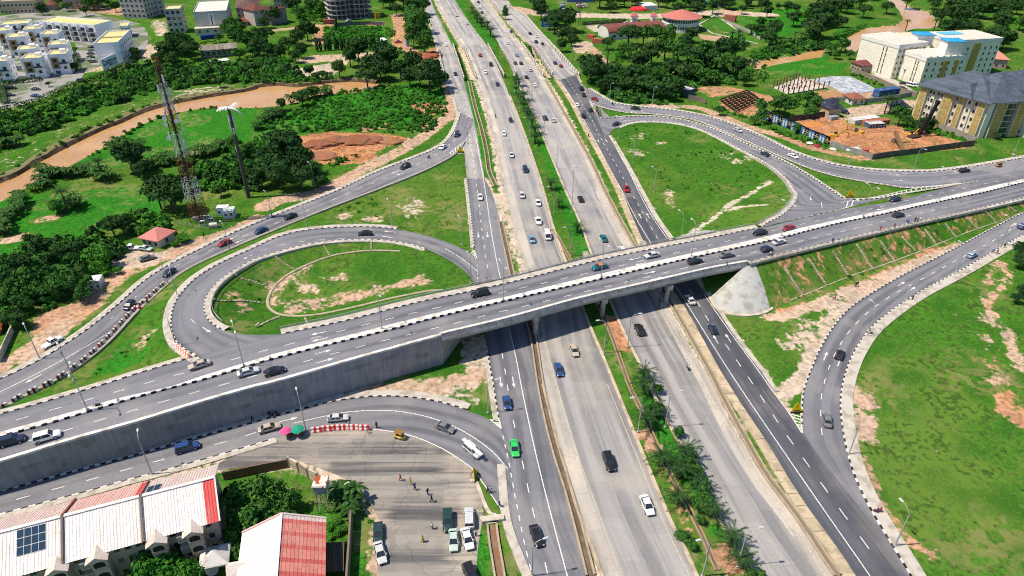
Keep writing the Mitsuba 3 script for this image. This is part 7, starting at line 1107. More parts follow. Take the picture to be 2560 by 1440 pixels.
wall_line('site_fence', P("131.2,269.6 134.2,262.9 139,256.5 140.5,252"), 2.2, .15, (.26, .27, .27), 'grey sheet fence at the lower left of the building site', 'fence', 2.5); wall_line('site_fence', P("140.5,252 149,255.1 161.3,258.6 174.3,262.9 189.2,267.4"), 2.4, .25, (.12, .10, .085), 'dark wall along the road side of the building site', 'fence', 3); wall_line('site_fence', P("186,290.6 189.8,281.4 191.5,270.4"), 2.4, .25, (.30, .29, .26), 'grey wall between building site and gold hotel', 'fence', 3); wall_line('site_fence', P("126,302.1 135.8,305.7 145.8,309.5"), 2.6, .15, (.05, .05, .06), 'dark fence at the back of the building site', 'fence', 3)
def excavator(q, h, label, boom=1.0):
    key = numbered('excavator'); tag(key, label, 'excavator'); c, s_ = math.cos(h), math.sin(h); tr = lambda v: np.asarray(v, float)@np.array([[c, s_, 0], [-s_, c, 0], [0, 0, 1]])+q; Y = (.52, .30, .02)
    for i, y in enumerate((-1.1, 1.1)): m = MB(); m.box(tr([[0, y, .5]])[0], (4, .6, .9), (.05, .045, .04), h, .85); m.build(key+'__track'+('_001' if i else ''), 'matte')
    m = MB(); m.box(tr([[-.5, 0, 1.6]])[0], (3.2, 2.4, 1.2), Y, h, .92); m.build(key+'__body', 'car_paint'); m = MB(); m.box(tr([[.6, .7, 2.4]])[0], (1.4, 1.0, 1.6), (.05, .05, .05), h, .85); m.build(key+'__cab', 'glass_dark')
    m = MB(); p = tr([[.9, -.2, 1.6], [3.2*boom, -.2, 4.2], [5.6*boom, -.2, 3.2]]); m.beam(p[0], p[1], .4, .5, Y); m.beam(p[1], p[2], .35, .4, Y); m.build(key+'__boom', 'car_paint'); m = MB(); p2 = tr([[5.2*boom, -.2, .9]])[0]; m.beam(p[2], p2, .25, .35, Y); m.box(p2, (1.0, 1.0, .8), (.1, .08, .05), h, .7); m.build(key+'__bucket', 'matte')
for s, h, l in ((P("149.8,285.5"), 2.2, 'yellow excavator beside the site cabins'), (P("137.4,280.6"), -.2, 'yellow wheel loader like excavator in the middle of the red dirt'), (P("170.6,281.4"), .3, 'yellow digger at the foot of the dark piling mast')): excavator(s[0], h, l)
a, b = P("157.4,259,1 157.2,270.8,7"); tag('drill_rig', 'tilted brown drilling rig lying across the building site', 'drill rig'); m = MB(); m.beam(a, b, 1.2, 1.2, (.20, .13, .07)); m.build('drill_rig__mast', 'weathered'); m = MB(); q = P("161.9,272.7")[0]; m.box(q+[0, 0, 1.3], (7, 2.8, 1.8), (.30, .20, .08), .3); m.box(q+[-3, -.6, 2.6], (1.8, 1.8, 1.6), (.12, .10, .08), .3); m.build('drill_rig__carrier', 'weathered')
q = P("172.5,279.8")[0]; tag('piling_mast', 'tall black piling mast on the building site in front of the gold hotel', 'mast'); m = MB(); m.beam(q, q+[4.0, 0, 17], 1.1, 1.1, (.035, .03, .03)); m.build('piling_mast__leader', 'matte'); m = MB(); m.box(q+[-2, -1, 1.2], (5, 3, 2.2), (.06, .05, .04), .4); m.beam(q+[-3, 0, 2], q+[3.0, 0, 12], .3, .3, (.05, .04, .04)); m.build('piling_mast__carriage', 'matte')
q = P("138.9,261.8")[0]; tag('mixer_truck', 'white concrete mixer truck with red cab by the site fence', 'truck'); h = -.05; m = MB(); m.tube([q+[-4.2, 0, 2.2], q+[-3, 0, 2.3], q+[0, 0, 2.4], q+[1.8, 0, 2.2]], [.6, 1.25, 1.35, .7], (.62, .63, .63), 10); m.build('mixer_truck__drum', 'matte', True); m = MB(); m.box(q+[3.2, 0, 1.7], (2.2, 2.4, 2.4), (.42, .07, .04)); m.build('mixer_truck__cab', 'car_paint'); m = MB(); m.box(q+[-.5, 0, .9], (8.5, 2.2, .4), (.06, .05, .05)); m.build('mixer_truck__chassis', 'matte')
for i, (x, y) in enumerate(((-3.4, -1), (-2.2, -1), (3, -1), (-3.4, 1), (-2.2, 1), (3, 1))): m = MB(); m.tube([q+[x, y-.15, .5], q+[x, y+.15, .5]], .5, TYRE, 10); m.build('mixer_truck__wheel' + (f'_{i:03d}' if i else ''), 'matte')
for nm, s, r, h, c_, lab in (('dirt_mound', P("170.7,271.9")[0], 7, 1.8, (.42, .30, .20), 'pale brown spoil heap on the building site'), ('dirt_mound', P("135.5,296.7")[0], 6, 1.6, (.58, .22, .07), 'orange dirt heap at the back of the building site'), ('dirt_mound', P("131.6,287.2")[0], 8, 1.2, (.40, .17, .09), 'red dirt heap behind the hoardings'), ('dirt_mound', P("-80.6,274.2")[0], 6.5, 2.6, (.26, .10, .055), 'red soil heap, leftmost of the row by the slip road'), ('dirt_mound', P("-74.8,278.2")[0], 6, 2.8, (.27, .105, .055), 'red soil heap, second from the left by the slip road'), ('dirt_mound', P("-66.5,278.2")[0], 7, 3.0, (.26, .10, .055), 'red soil heap, largest in the middle of the row by the slip road'), ('dirt_mound', P("-59.6,279")[0], 5.5, 2.6, (.27, .10, .06), 'red soil heap, fourth from the left by the slip road'), ('dirt_mound', P("-51.4,277.4")[0], 5, 2.0, (.33, .15, .08), 'red soil heap, rightmost by the slip road'), ('dirt_mound', P("-76.5,261.5")[0], 6, 1.4, (.33, .14, .08), 'small soil heap in front of the row'), ('dirt_mound', P("159.4,342.6")[0], 9, 1.6, (.40, .22, .11), 'ochre soil heap beside the column slab'), ('dirt_mound', P("-50.8,423.4")[0], 9, 3.5, (.33, .11, .06), 'red soil bank beside the roadside trees')):
    m = MB(); ic = trimesh.creation.icosphere(3, 1.); v = np.array(ic.vertices); nz_ = np.array([meshkit.fbm(v*2.2+len(scene)*.37)]).ravel(); v = v*[r, r*.8, h*.62]*(1+.9*(nz_[:, None]-np.mean(nz_))); m.add(v+s, np.array(ic.faces), c_); k = numbered(nm); m.build(k, 'weathered', True); tag(k, lab, 'mound')
# column slab and gravel field, iron frame
s = P("136.3,356.5 155.7,374 164.8,356.5 140,344.8"); v, f = drape_poly(Polygon(s[:, :2]), lambda a, b: ground_z(a, b)+.35, 10); tag('column_slab', 'pale concrete slab with rows of rusty starter columns', 'foundation'); m = MB(); m.prism(s, -.3, .5, (.56, .53, .48)); m.build('column_slab__slab', 'weathered')
for i in range(9):
    for j in range(4):
        p_ = (s[0]*(1-i/8)+s[1]*(i/8))*(1-j/3)+(s[3]*(1-i/8)+s[2]*(i/8))*(j/3); m = MB(); m.box(p_+[0, 0, 1.6], (.45, .45, 3.6+.8*rng.random()), (.16, .09, .07)); m.build(numbered('column_slab__column'), 'matte')
s = P("159.1,371.4 175.7,378.8 185.6,378 188.2,363.8 189.1,351.8 178.1,347.1 166.9,343 165.5,356.5"); v, f = drape_poly(Polygon(s[:, :2]), lambda a, b: ground_z(a, b)+.15, 6)
def gravel_fn(p, n, uv): return mix((.27, .31, .37), (.50, .54, .60), smoothstep(.3, .75, fbm(p.x*.7, p.y*.7, 2., 4)))
scene['gravel_material'] = two({'type': 'diffuse', 'reflectance': mikit.proc(gravel_fn)}); scene['gravel_field'] = mikit.ply((v, f), 'gravel_material'); tag('gravel_field', 'field of pale bluish gravel beside the column slab', kind='structure')
wall_line('low_wall', P("155.7,374 159.7,365.1 165,355.3 167.2,343.7"), 1.4, .4, (.45, .38, .28), 'low tan wall between column slab and gravel')
tag('iron_frame', 'grid of dark steel beams over red soil beside the slip road', 'frame'); s = P("102.6,333.8 120.3,349.4 122.4,333.8 105.4,315.3")
for i in range(8):
    for (p_, q_) in ((s[0]*(1-i/7)+s[1]*(i/7), s[3]*(1-i/7)+s[2]*(i/7)), (s[0]*(1-i/7)+s[3]*(i/7), s[1]*(1-i/7)+s[2]*(i/7))): m = MB(); m.beam(p_+[0, 0, 1.0], q_+[0, 0, 1.0], .45, .5, (.05, .035, .028)); m.build(numbered('iron_frame__beam'), 'matte')
s = P("81.6,347.1 88.3,340.3"); block('rubbish_cabin', s[0], s[1], 6, 3.2, (.10, .11, .14), 'dark cabin with whitish torn roof below the dense trees', 'cabin', roofcol=(.50, .52, .55), parapet=.2, bsdf='weathered'); wall_line('plank_fence', P("87.6,337 92.1,333.8 94.4,329.5"), 2.4, .2, (.16, .14, .12), 'dark plank fence next to the whitish cabin', 'fence', 1.5)


# ======== apartment block and second building at lower left
tag('apartment_block', 'long cream apartment block with white and red metal roof, solar panels and arched bays', 'apartment block')
L = Local(*P("-82.32,63.9,9 -49.37,76.43,9")); W, D, EZ, RZ = L.W, 12.2, 8.8, 11.9
CR, RW, RP, RR_ = (.44, .37, .29), (.74, .71, .69), (.56, .44, .40), (.55, .06, .06)
m = MB(); L.box(m, 0, W-.6, .5, D-.5, -.3, EZ-.2, CR); m.build('apartment_block__wall', 'plaster'); m = MB(); L.poly(m, [(W-.6, .5, EZ-.25), (W-.6, D-.5, EZ-.25), (W-.6, 6.2, RZ-.3)], CR); m.build('apartment_block__gable', 'plaster')
def sheet(key, L, x0, x1, y0, z0, y1, z1, col, ribs=2, part='roof_sheet', bs='roof_metal'):
    """One trapezoid metal sheet with raised ribs, from the eave line (y0, z0) up to the ridge line (y1, z1)."""
    m = MB(); w = (x1-x0)
    L.poly(m, [(x0, y0, z0), (x1, y0, z0), (x1, y1, z1), (x0, y1, z1)] if y0 < y1 else [(x1, y0, z0), (x0, y0, z0), (x0, y1, z1), (x1, y1, z1)], col)
    for k in range(ribs):
        a, b = x0+w*(k+.3)/ribs, x0+w*(k+.5)/ribs; up = .07
        for p, q, za, zb in ((a-.05, a, 0, up), (a, b, up, up), (b, b+.05, up, 0)): L.poly(m, [(p, y0, z0+za+.002), (q, y0, z0+zb+.002), (q, y1, z1+zb+.002), (p, y1, z1+za+.002)], col)
    k = numbered(key+'__'+part); scene[k] = m.shape(bs)
def roof_fn(p, n, uv):
    c = own_colour(p, n, uv); s = fbm((p.x*.96+p.y*.25)*1.6, (p.y-p.x*.26)*.10, 4., 3); b = fbm(p.x*.25, p.y*.25, 8., 3)
    return mix(c, (.50, .30, .26), smoothstep(.54, .76, s*.6+b*.4)*.38)
scene['roof_metal'] = two({'type': 'principled', 'base_color': mikit.proc(roof_fn), 'roughness': .5, 'specular': .4})
n = 36
for i in range(n):
    x0, x1 = W*i/n, W*(i+1)/n; e = rng.random(); sec = 0 if x0 < 12 else (1 if x0 < 23.5 else 2)
    near_c = np.array(RW)*(.93+.1*e) if x1 < W-1.6 else RR_
    far_c = (RR_ if 21.6 < x0 < 23.0 else np.array((RP, (.58, .36, .32), (.52, .44, .40))[sec])*(.94+.1*e))
    sheet('apartment_block', L, x0, x1, -.7, EZ-.35, 6.2, RZ+.012*(i % 2), near_c); sheet('apartment_block', L, x0, x1, D+.7, EZ-.35, 6.2, RZ+.012*(i % 2), far_c)
for i, x in enumerate((12.0, 23.6)):   # dark firewall ridges across the roof
    m = MB()
    for ya, za, yb, zb in ((-.8, EZ-.3, 6.2, RZ+.15), (D+.8, EZ-.3, 6.2, RZ+.15)): m.beam(L.tr([[x, ya, za+.12]])[0], L.tr([[x, yb, zb+.08]])[0], .34, .34, (.18, .15, .14) if ya < 0 else (.30, .10, .09))
    m.build('apartment_block__roof_upstand' + ('_001' if i else ''), 'plaster')
m = MB(); m.beam(L.tr([[0, 6.2, RZ+.1]])[0], L.tr([[W, 6.2, RZ+.1]])[0], .6, .12, (.70, .66, .64)); m.build('apartment_block__ridge_cap', 'roof_metal'); m = MB(); m.beam(L.tr([[W+.05, -.7, EZ-.28]])[0], L.tr([[W+.05, 6.2, RZ+.08]])[0], .25, .2, (.66, .63, .62)); m.beam(L.tr([[W+.05, D+.7, EZ-.28]])[0], L.tr([[W+.05, 6.2, RZ+.08]])[0], .25, .2, (.5, .4, .38)); m.build('apartment_block__verge', 'roof_metal')
def solar(L, x0, y0, nx, ny, w, h, key):
    sl = (RZ-EZ+.35)/(6.2+.7)
    for i in range(nx):
        for j in range(ny):
            a, b = x0+i*w, y0+j*h; far = y0 > 6.2; z = lambda y: (RZ-(y-6.2)*sl if far else EZ-.35+(y+.7)*sl)+.14
            m = MB(); L.poly(m, [(a+.05, b+.05, z(b+.05)), (a+w-.05, b+.05, z(b+.05)), (a+w-.05, b+h-.05, z(b+h-.05)), (a+.05, b+h-.05, z(b+h-.05))], (.02, .045, .085)); m2 = MB(); L.poly(m2, [(a, b, z(b)-.04), (a+w, b, z(b)-.04), (a+w, b+h, z(b+h)-.04), (a, b+h, z(b+h)-.04)], (.62, .62, .62))
            k = numbered(key); m.build(k, 'glass_dark'); m2.build(k+'__frame', 'matte')
solar(L, 5.6, 2.0, 4, 3, 1.02, 1.25, 'apartment_block__solar_panel'); solar(L, 24.2, 6.8, 2, 3, 1.1, .95, 'apartment_block__solar_panel')
def porch(key, L, x, w, dep, EZ, arch=True):
    m = MB(); r = .9+EZ; a, b = x-w/2-.5, x+w/2+.5
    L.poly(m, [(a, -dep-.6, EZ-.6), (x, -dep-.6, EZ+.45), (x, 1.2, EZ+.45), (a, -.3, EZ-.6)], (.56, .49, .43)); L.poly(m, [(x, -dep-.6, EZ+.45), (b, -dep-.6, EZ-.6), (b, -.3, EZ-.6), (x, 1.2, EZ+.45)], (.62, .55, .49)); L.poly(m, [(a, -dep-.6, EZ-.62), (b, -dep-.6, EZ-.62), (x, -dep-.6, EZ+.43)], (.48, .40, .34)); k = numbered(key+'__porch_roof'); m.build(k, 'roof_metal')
    m = MB(); L.box(m, x-w/2, x+w/2, -dep, .49, -.3, EZ-.65, np.array(CR)*1.05); m.build(numbered(key+'__bay'), 'plaster')
    for z0 in (.6, 3.4, 6.0):
        t = np.linspace(0, math.pi, 9); m = MB(); hw, hh = w*.36, 1.0; pts_ = [(x-hw, -dep-.03, z0), (x+hw, -dep-.03, z0)]+[(x+hw*math.cos(q), -dep-.03, z0+hh+.55*math.sin(q)) for q in t]; L.poly(m, pts_, (.035, .032, .03)); m.build(numbered(key+'__arched_opening'), 'matte')
        m = MB(); L.box(m, x-w*.42, x+w*.42, -dep-.12, -dep-.035, z0-.15, z0+.35, (.40, .33, .25)); m.build(numbered(key+'__balustrade'), 'plaster')
for x in (3.0, 11.2, 16.8, 25.5, 31.0): porch('apartment_block', L, x, 2.3, 1.5, EZ)
windows('apartment_block', Local(L.tr([[0, .5, 0]])[0], L.tr([[W, .5, 0]])[0]), 'front', 1, [1, 5.6, 7.3, 9.2, 13.4, 14.8, 19.2, 20.8, 22.4, 23.4, 27.6, 29.2, 33.2], [.9, 3.8, 6.6], .9, 1.2, glass=(.03, .035, .04), frame=(.40, .34, .27))
for x in (14.1, 28.4):
    for z in (3.2, 6.0): m = MB(); L.box(m, x-.1, x+1.5, -.9, .49, z, z+1.6, (.46, .44, .36)); L.box(m, x+.1, x+1.3, -.96, -.903, z+.3, z+1.4, (.24, .27, .22)); m.build(numbered('apartment_block__balcony'), 'plaster')
tag('gable_building', 'lower building with white metal slope and red tiled slope at the bottom left', 'building'); a, b = P("-29.45,63.68,7 -32.54,77.72,7"); L = Local(a, b); W, D, EZ, RZ = L.W, 12.6, 6.8, 9.5   # x runs away from the viewer, y to the left
m = MB(); L.box(m, 0, W-.5, .5, D-.5, -.3, EZ-.1, (.56, .50, .44)); L.poly(m, [(W-.5, .5, EZ-.2), (W-.5, D-.5, EZ-.2), (W-.5, 6.3, RZ-.25)], (.56, .50, .44)); m.build('gable_building__wall', 'plaster')
N = 17
for i in range(N):      # right slope: tile courses across, red bands
    for j in range(12):
        x0, x1 = W*i/N, W*(i+1)/N; f0, f1 = j/12, (j+1)/12; y = lambda f_: -.6+f_*6.9; z = lambda f_: EZ-.3+f_*(RZ-EZ+.3)
        band = (.50, .11, .095) if (i % 6 in (0, 3) and i < N-1) else (.56, .21, .17); c = np.array(band)*(.9+.2*rng.random()) if i < N-1 else np.array((.58, .50, .46))
        m = MB(); L.poly(m, [(x0, y(f0), z(f0)+.06), (x1, y(f0), z(f0)+.06), (x1, y(f1), z(f1)), (x0, y(f1), z(f1))], c); L.poly(m, [(x0, y(f0), z(f0)-.04), (x1, y(f0), z(f0)-.04), (x1, y(f0), z(f0)+.06), (x0, y(f0), z(f0)+.06)], c*.8); k = numbered('gable_building__roof_tile'); m.build(k, 'roof_metal')
for i in range(N): sheet('gable_building', L, W*i/N, W*(i+1)/N, D+.6, EZ-.3, 6.3, RZ+.01*(i % 2), np.array((.74, .70, .66))*(.97+.05*rng.random()), bs='plaster')
m = MB(); m.beam(L.tr([[0, 6.3, RZ+.08]])[0], L.tr([[W, 6.3, RZ+.08]])[0], .4, .14, (.72, .70, .68)); m.build('gable_building__ridge_cap', 'roof_metal'); m = MB(); m.beam(L.tr([[W+.06, -.6, EZ-.2]])[0], L.tr([[W+.06, 6.3, RZ+.1]])[0], .3, .26, (.64, .56, .53)); m.beam(L.tr([[W+.06, D+.6, EZ-.2]])[0], L.tr([[W+.06, 6.3, RZ+.1]])[0], .3, .26, (.62, .40, .38)); m.build('gable_building__verge', 'roof_metal')
for i, x in enumerate((W-6.5, W-12.5)):
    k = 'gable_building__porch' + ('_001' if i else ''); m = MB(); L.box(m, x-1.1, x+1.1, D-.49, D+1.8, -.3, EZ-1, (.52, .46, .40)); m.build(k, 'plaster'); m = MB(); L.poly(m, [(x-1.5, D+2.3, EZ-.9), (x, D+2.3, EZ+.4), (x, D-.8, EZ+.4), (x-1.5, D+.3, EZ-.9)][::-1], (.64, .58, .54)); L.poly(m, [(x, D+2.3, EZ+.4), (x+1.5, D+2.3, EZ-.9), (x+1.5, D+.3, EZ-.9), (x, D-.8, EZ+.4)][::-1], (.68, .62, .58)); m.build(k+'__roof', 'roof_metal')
windows('gable_building', Local(L.tr([[0, .5, 0]])[0], L.tr([[W, .5, 0]])[0]), 'front', 1, list(np.arange(1.2, W-1, 2.4)), [1, 4.2], 1.0, 1.2)
q = P("-50.19,73,3")[0]; tag('canopy_tent', 'white pyramid canopy between the two lower left buildings', 'tent'); h = .27; m = MB(); c4 = [q+np.array([math.cos(h)*a-math.sin(h)*b, math.sin(h)*a+math.cos(h)*b, 0]) for a, b in ((-2.4, -2.2), (2.4, -2.2), (2.4, 2.2), (-2.4, 2.2))]; top_ = q+[0, 0, 1.5]
for j in range(4): m.add([c4[j], c4[(j+1) % 4], top_], [[0, 1, 2]], (.60, .61, .60)); m.quad(c4[j]-[0, 0, .35], c4[(j+1) % 4]-[0, 0, .35], c4[(j+1) % 4], c4[j], (.62, .62, .6))
m.build('canopy_tent__canopy', 'weathered'); m = MB()
for c_ in c4: m.tube([c_*[1, 1, 0], c_], .05, (.5, .5, .5), 5)
m.build('canopy_tent__pole', 'matte'); q = P("-50.51,71.63,1.4")[0]; tag('satellite_dish', 'white satellite dish in the yard below the canopy', 'satellite dish'); m = MB(); g = np.linspace(0, 2*math.pi, 17)[:-1]; v = np.vstack([[0, 0, -.25], np.c_[.5*np.cos(g), .5*np.sin(g), -.15+0*g], np.c_[1.1*np.cos(g), 1.1*np.sin(g), .12+0*g]]); f = [[0, 1+j, 1+(j+1) % 16] for j in range(16)]+sum([[[1+j, 17+j, 17+(j+1) % 16], [1+j, 17+(j+1) % 16, 1+(j+1) % 16]] for j in range(16)], []); v = v@trimesh.transformations.euler_matrix(.5, .25, 0)[:3, :3].T+q; m.add(v, f, (.72, .72, .72)); m.build('satellite_dish__reflector', 'matte'); m = MB(); m.tube([q*[1, 1, 0], q-[0, 0, .2]], .06, (.3, .3, .3), 5); m.build('satellite_dish__mast', 'matte')
b_ = P("-34.67,85.36")[0]; tag('water_tank', 'rusty white water tank on a tall steel stand in the yard', 'water tank'); m = MB()
for x, y in ((-1, -1), (1, -1), (1, 1), (-1, 1)): m.beam(b_+[x*1.15, y*1.15, 0], b_+[x*.85, y*.85, 5.2], .12, .12, (.25, .24, .23))
for x, y, x2, y2 in ((-1, -1, 1, -1), (1, -1, 1, 1), (-1, 1, 1, 1), (-1, -1, -1, 1)):
    for z0, z1 in ((.3, 2.6), (2.6, 5.0)): m.beam(b_+[x, y, z0], b_+[x2*.95, y2*.95, z1], .07, .07, (.28, .27, .26)); m.beam(b_+[x2, y2, z0], b_+[x*.95, y*.95, z1], .07, .07, (.28, .27, .26))
m.build('water_tank__stand', 'matte'); m = MB(); m.box(b_+[0, 0, 6.2], (2.3, 2.3, 1.9), (.34, .36, .40)); m.build('water_tank__tank', 'weathered')
def rust_fn(p, n, uv): return mix((.66, .60, .54), (.34, .09, .05), smoothstep(.46, .56, fbm(p.x*1.4, p.y*1.4, 3., 3)))
scene['rusty_white'] = two({'type': 'diffuse', 'reflectance': mikit.proc(rust_fn)}); m = MB(); m.box(b_+[0, 0, 7.3], (2.7, 2.7, .3), (.6, .5, .4), taper=.92); m.build('water_tank__lid', 'rusty_white')
s = P("-32.36,75.95,2.6 -29.16,76.08,2.6 -28.08,70.36,2.6 -31.04,70.24,2.6"); tag('slat_shelter', 'open shelter with dark brown slatted roof beside the red tiled slope', 'shelter'); n = 16
for i in range(n):
    a0, a1 = s[0]*(1-i/n)+s[1]*(i/n), s[3]*(1-i/n)+s[2]*(i/n); m = MB(); m.beam(a0+[.2, 0, .04*(i % 3)], a1+[.2, 0, .05*(i % 2)], .30, .06, np.array((.10, .075, .055))*(.7+.7*rng.random())); m.build(numbered('slat_shelter__slat'), 'matte')
m = MB()
for c_ in s: m.tube([c_*[1, 1, 0], c_], .08, (.1, .08, .06), 5)
m.build('slat_shelter__post', 'matte')
wall_line('yard_wall', P("-44.22,95.7 -39.68,92.94 -36.64,91.1 -33.74,89.62 -30.56,88.02"), 2.6, .25, (.56, .47, .38), 'cream yard wall in panels facing the lower left lot', step=2.6, posts=(.40, .34, .28)); wall_line('yard_wall', P("-30.29,88.33 -29.39,83.39 -28.7,79.03 -28.11,74.92 -27.61,71.29 -27.32,69.3"), 2.6, .35, (.20, .16, .125), 'dark mossy yard wall running down to the bottom edge', step=2.6); wall_line('yard_wall', P("-44.22,95.7 -46.81,95 -49.5,94.31 -56.15,92.27"), 2.2, .25, (.18, .10, .07), 'dark rust coloured wall behind the big trees', step=2.6)
# low pale kerbs at the lot exit
s = P("-8.04,91.93 -7.03,92.43 -4.43,83.99 -2.71,83.84 -1.95,82.5 -5.11,82.05 -5.64,83.39"); tag('lot_island', 'pale concrete border of the grass strip at the lot exit', 'kerb'); m = MB(); p = smooth_line(s, .8); strip(m, offset(p, .35), offset(p, -.35), (.56, .52, .46), .2, .2, True); strip(m, offset(p, .35), offset(p, .35), (.5, .46, .4), .2, -.1, True); strip(m, offset(p, -.35), offset(p, -.35), (.5, .46, .4), .2, -.1); m.build('lot_island', 'weathered')
s = P("-4.99,82.35 -1.95,82.79"); tag('culvert_head', 'pale concrete culvert head at the drain beside the lot', 'culvert'); L = Local(s[0], s[1]); m = MB(); L.box(m, -.5, L.W+.5, -.4, .8, -.2, .7, (.56, .52, .45)); m.build('culvert_head__slab', 'weathered'); m = MB(); L.box(m, .8, L.W-.6, -.45, -.403, 0, .5, (.02, .02, .02)); m.build('culvert_head__opening', 'matte'); channel('side_drain', P("-3.64,81.61 -3.18,77.64 -2.53,74.13 -2.02,70.79"), 1.3, 'red soil drain beside the parking lot', inner=(.22, .13, .08))
for (k, s_, l, r_) in (('dirt_strip', P("-26.29,86.44 -25.04,86.44 -23.27,81.61 -24.06,77.64 -22.54,71.29 -24.34,71.29 -25.23,77.64 -25.74,81.91"), '', 0),): soil(s_, .5)

# ======== towers and huts at left
b0 = P("-103.8,203.8")[0]; H = 53.; lean = np.array([0., 0, 0]); tag('lattice_tower', 'tall red and white lattice telecom tower with antennas', 'tower'); half = lambda z: 2.15*(1-z/H)+.55*(z/H); nb = 21
for i in range(nb):
    z0, z1 = H*i/nb, H*(i+1)/nb; a_, b2_ = half(z0), half(z1); col = (.15, .055, .042) if (i//3) % 2 == 0 else (.44, .45, .46); m = MB(); C4 = [(-1, -1), (1, -1), (1, 1), (-1, 1)]; th = .14-.06*z0/H
    for j in range(4):
        (x, y), (x2, y2) = C4[j], C4[(j+1) % 4]; p = lambda X, Y, h_, z: b0+[X*h_, Y*h_, z]
        m.beam(p(x, y, a_, z0), p(x, y, b2_, z1), th*1.3, th*1.3, col); m.beam(p(x, y, a_, z0), p(x2, y2, b2_, z1), th*.7, th*.7, col); m.beam(p(x2, y2, a_, z0), p(x, y, b2_, z1), th*.7, th*.7, col); m.beam(p(x, y, b2_, z1), p(x2, y2, b2_, z1), th*.7, th*.7, col)
    m.build('lattice_tower__section' + (f'_{i:03d}' if i else ''), 'matte')
m = MB(); m.beam(b0+[0, 0, 0], b0+[0, 0, H-2], .5, .5, (.05, .045, .04)); m.build('lattice_tower__cable_ladder', 'matte')
for i, (z, x, y) in enumerate(((44, -1.4, -.6), (43, 1.3, .5), (41, -1.2, .8), (38.5, 1.5, -.7), (36, -1.6, -.5), (34.5, 1.4, .6), (47, .9, -.8), (30, -1.9, -.8), (31.5, 2.0, .2), (27, 2.0, -.9))): m = MB(); m.box(b0+[x, y, z], (.4, .3, 2.4 if i < 7 else 1.6), (.66, .67, .68)); m.build('lattice_tower__antenna' + (f'_{i:03d}' if i else ''), 'matte')
for i, (z, x, y) in enumerate(((35.2, -1.7, -1.0), (33.4, -1.9, -.9), (34.4, 1.7, -1.0), (29, -2.0, -1.1))): m = MB(); m.tube([b0+[x, y+.1, z], b0+[x, y-.3, z]], [.55, .75], (.60, .64, .68), 12); m.build('lattice_tower__dish' + (f'_{i:03d}' if i else ''), 'matte')
b1_ = P("-93.6,222.1")[0]; H = 33; tag('palm_mast', 'slim dark telecom mast disguised as a palm with whitish fronds', 'mast'); m = MB(); m.tube([b1_, b1_+[0, 0, H*.5], b1_+[0, 0, H]], [.75, .55, .4], (.08, .075, .07), 10); m.build('palm_mast__trunk', 'matte')
for i in range(34):
    a_ = i*2.399; el = .9-1.15*((i*.618) % 1); t = np.linspace(0, 1, 7); r_ = 4.0*t; d_ = np.array([math.cos(a_), math.sin(a_)]); z = H-1.5+4.2*((el+.75)*t-1.15*t*t); pt = np.c_[b1_[0]+d_[0]*r_, b1_[1]+d_[1]*r_, z]; w_ = .26*np.sin(np.clip(t*2.6+.35, 0, math.pi)); s_ = np.array([-d_[1], d_[0], 0]); m = MB(); v = np.vstack([pt+s_*w_[:, None], pt-s_*w_[:, None], pt+[0, 0, .12]]); k = np.arange(6); f = np.vstack([np.stack([k, k+1, 14+k+1, 14+k], 1), np.stack([14+k, 14+k+1, 7+k+1, 7+k], 1)]); m.add(v, f, (.80, .83, .82)); m.build('palm_mast__frond' + (f'_{i:03d}' if i else ''), 'matte')
for i, (z, a_) in enumerate(((29, 0), (29, 2.1), (29, 4.2), (26, 1), (26, 3.1), (24.5, 5.2), (18, 2.5))): m = MB(); m.box(b1_+[.75*math.cos(a_), .75*math.sin(a_), z], (.45, .35, 2.2), (.62, .63, .63), a_); m.build('palm_mast__antenna' + (f'_{i:03d}' if i else ''), 'matte')
q = P("-99.3,207.3 -95.5,207.8 -96.4,205.3 -93,205.8 -102,199.5 -100.5,199.7 -99.8,201.4 -98.4,201.8 -107.2,212.4 -102.3,212.9")
for i, (a_, b_, H_, D_, l_) in enumerate(((q[0], q[1], 2.8, 2.6, 'white equipment cabin beside the lattice tower'), (q[2], q[3], 2.6, 3.5, 'pale green roofed equipment cabin right of the white one'), (q[4], q[5], 1.6, 1.2, 'small white cabinet, left of two at the tower foot'), (q[6], q[7], 1.5, 1.2, 'small white cabinet, right of two at the tower foot'))): block('equipment_cabin', a_, b_, D_, H_, (.68, .70, .72), l_, 'cabin', roofcol=(.45, .58, .52) if i == 1 else (.74, .75, .76), parapet=.08, nx=2, nz=1, ww=.7, wh=.9)
qq = P("-98.6,198.7 -96.2,199.3"); tag('fuel_tank', 'white horizontal fuel tank at the tower compound', 'tank'); m = MB(); m.tube([qq[0]+[0, 0, .9], qq[1]+[0, 0, .9]], .75, (.62, .62, .58), 14); m.build('fuel_tank__drum', 'matte', True); m = MB(); m.box(qq.mean(0)+[0, 0, .1], (2.4, 1.0, .35), (.3, .3, .3)); m.build('fuel_tank__cradle', 'matte')
for i, x in enumerate(np.linspace(0, 1, 5)): q_ = P("-105.3,203.5 -101.1,204.8")[0]*(1-x)+P("-105.3,203.5 -101.1,204.8")[1]*x; m = MB(); m.box(q_+[0, 0, .8], (.8, .7, 1.6), (.55, .58, .62)); k = numbered('equipment_cabinet'); m.box(q_+[0, -.37, .9], (.6, .05, 1.1), (.3, .33, .36)); m.build(k, 'matte'); tag(k, 'grey cabinet in the row under the lattice tower', 'cabinet', 'cabinets under the lattice tower')
railing('compound_fence', smooth_line(P("-111.3,201.4 -107.3,199.3 -101.5,197.6 -95.9,196.7 -94.6,201.4 -91.8,206.3")), 'grey wire fence around the tower compound', h=1.8, col=(.20, .21, .21), rails=(.5, 1.1, 1.7), cat='fence', r=.04)
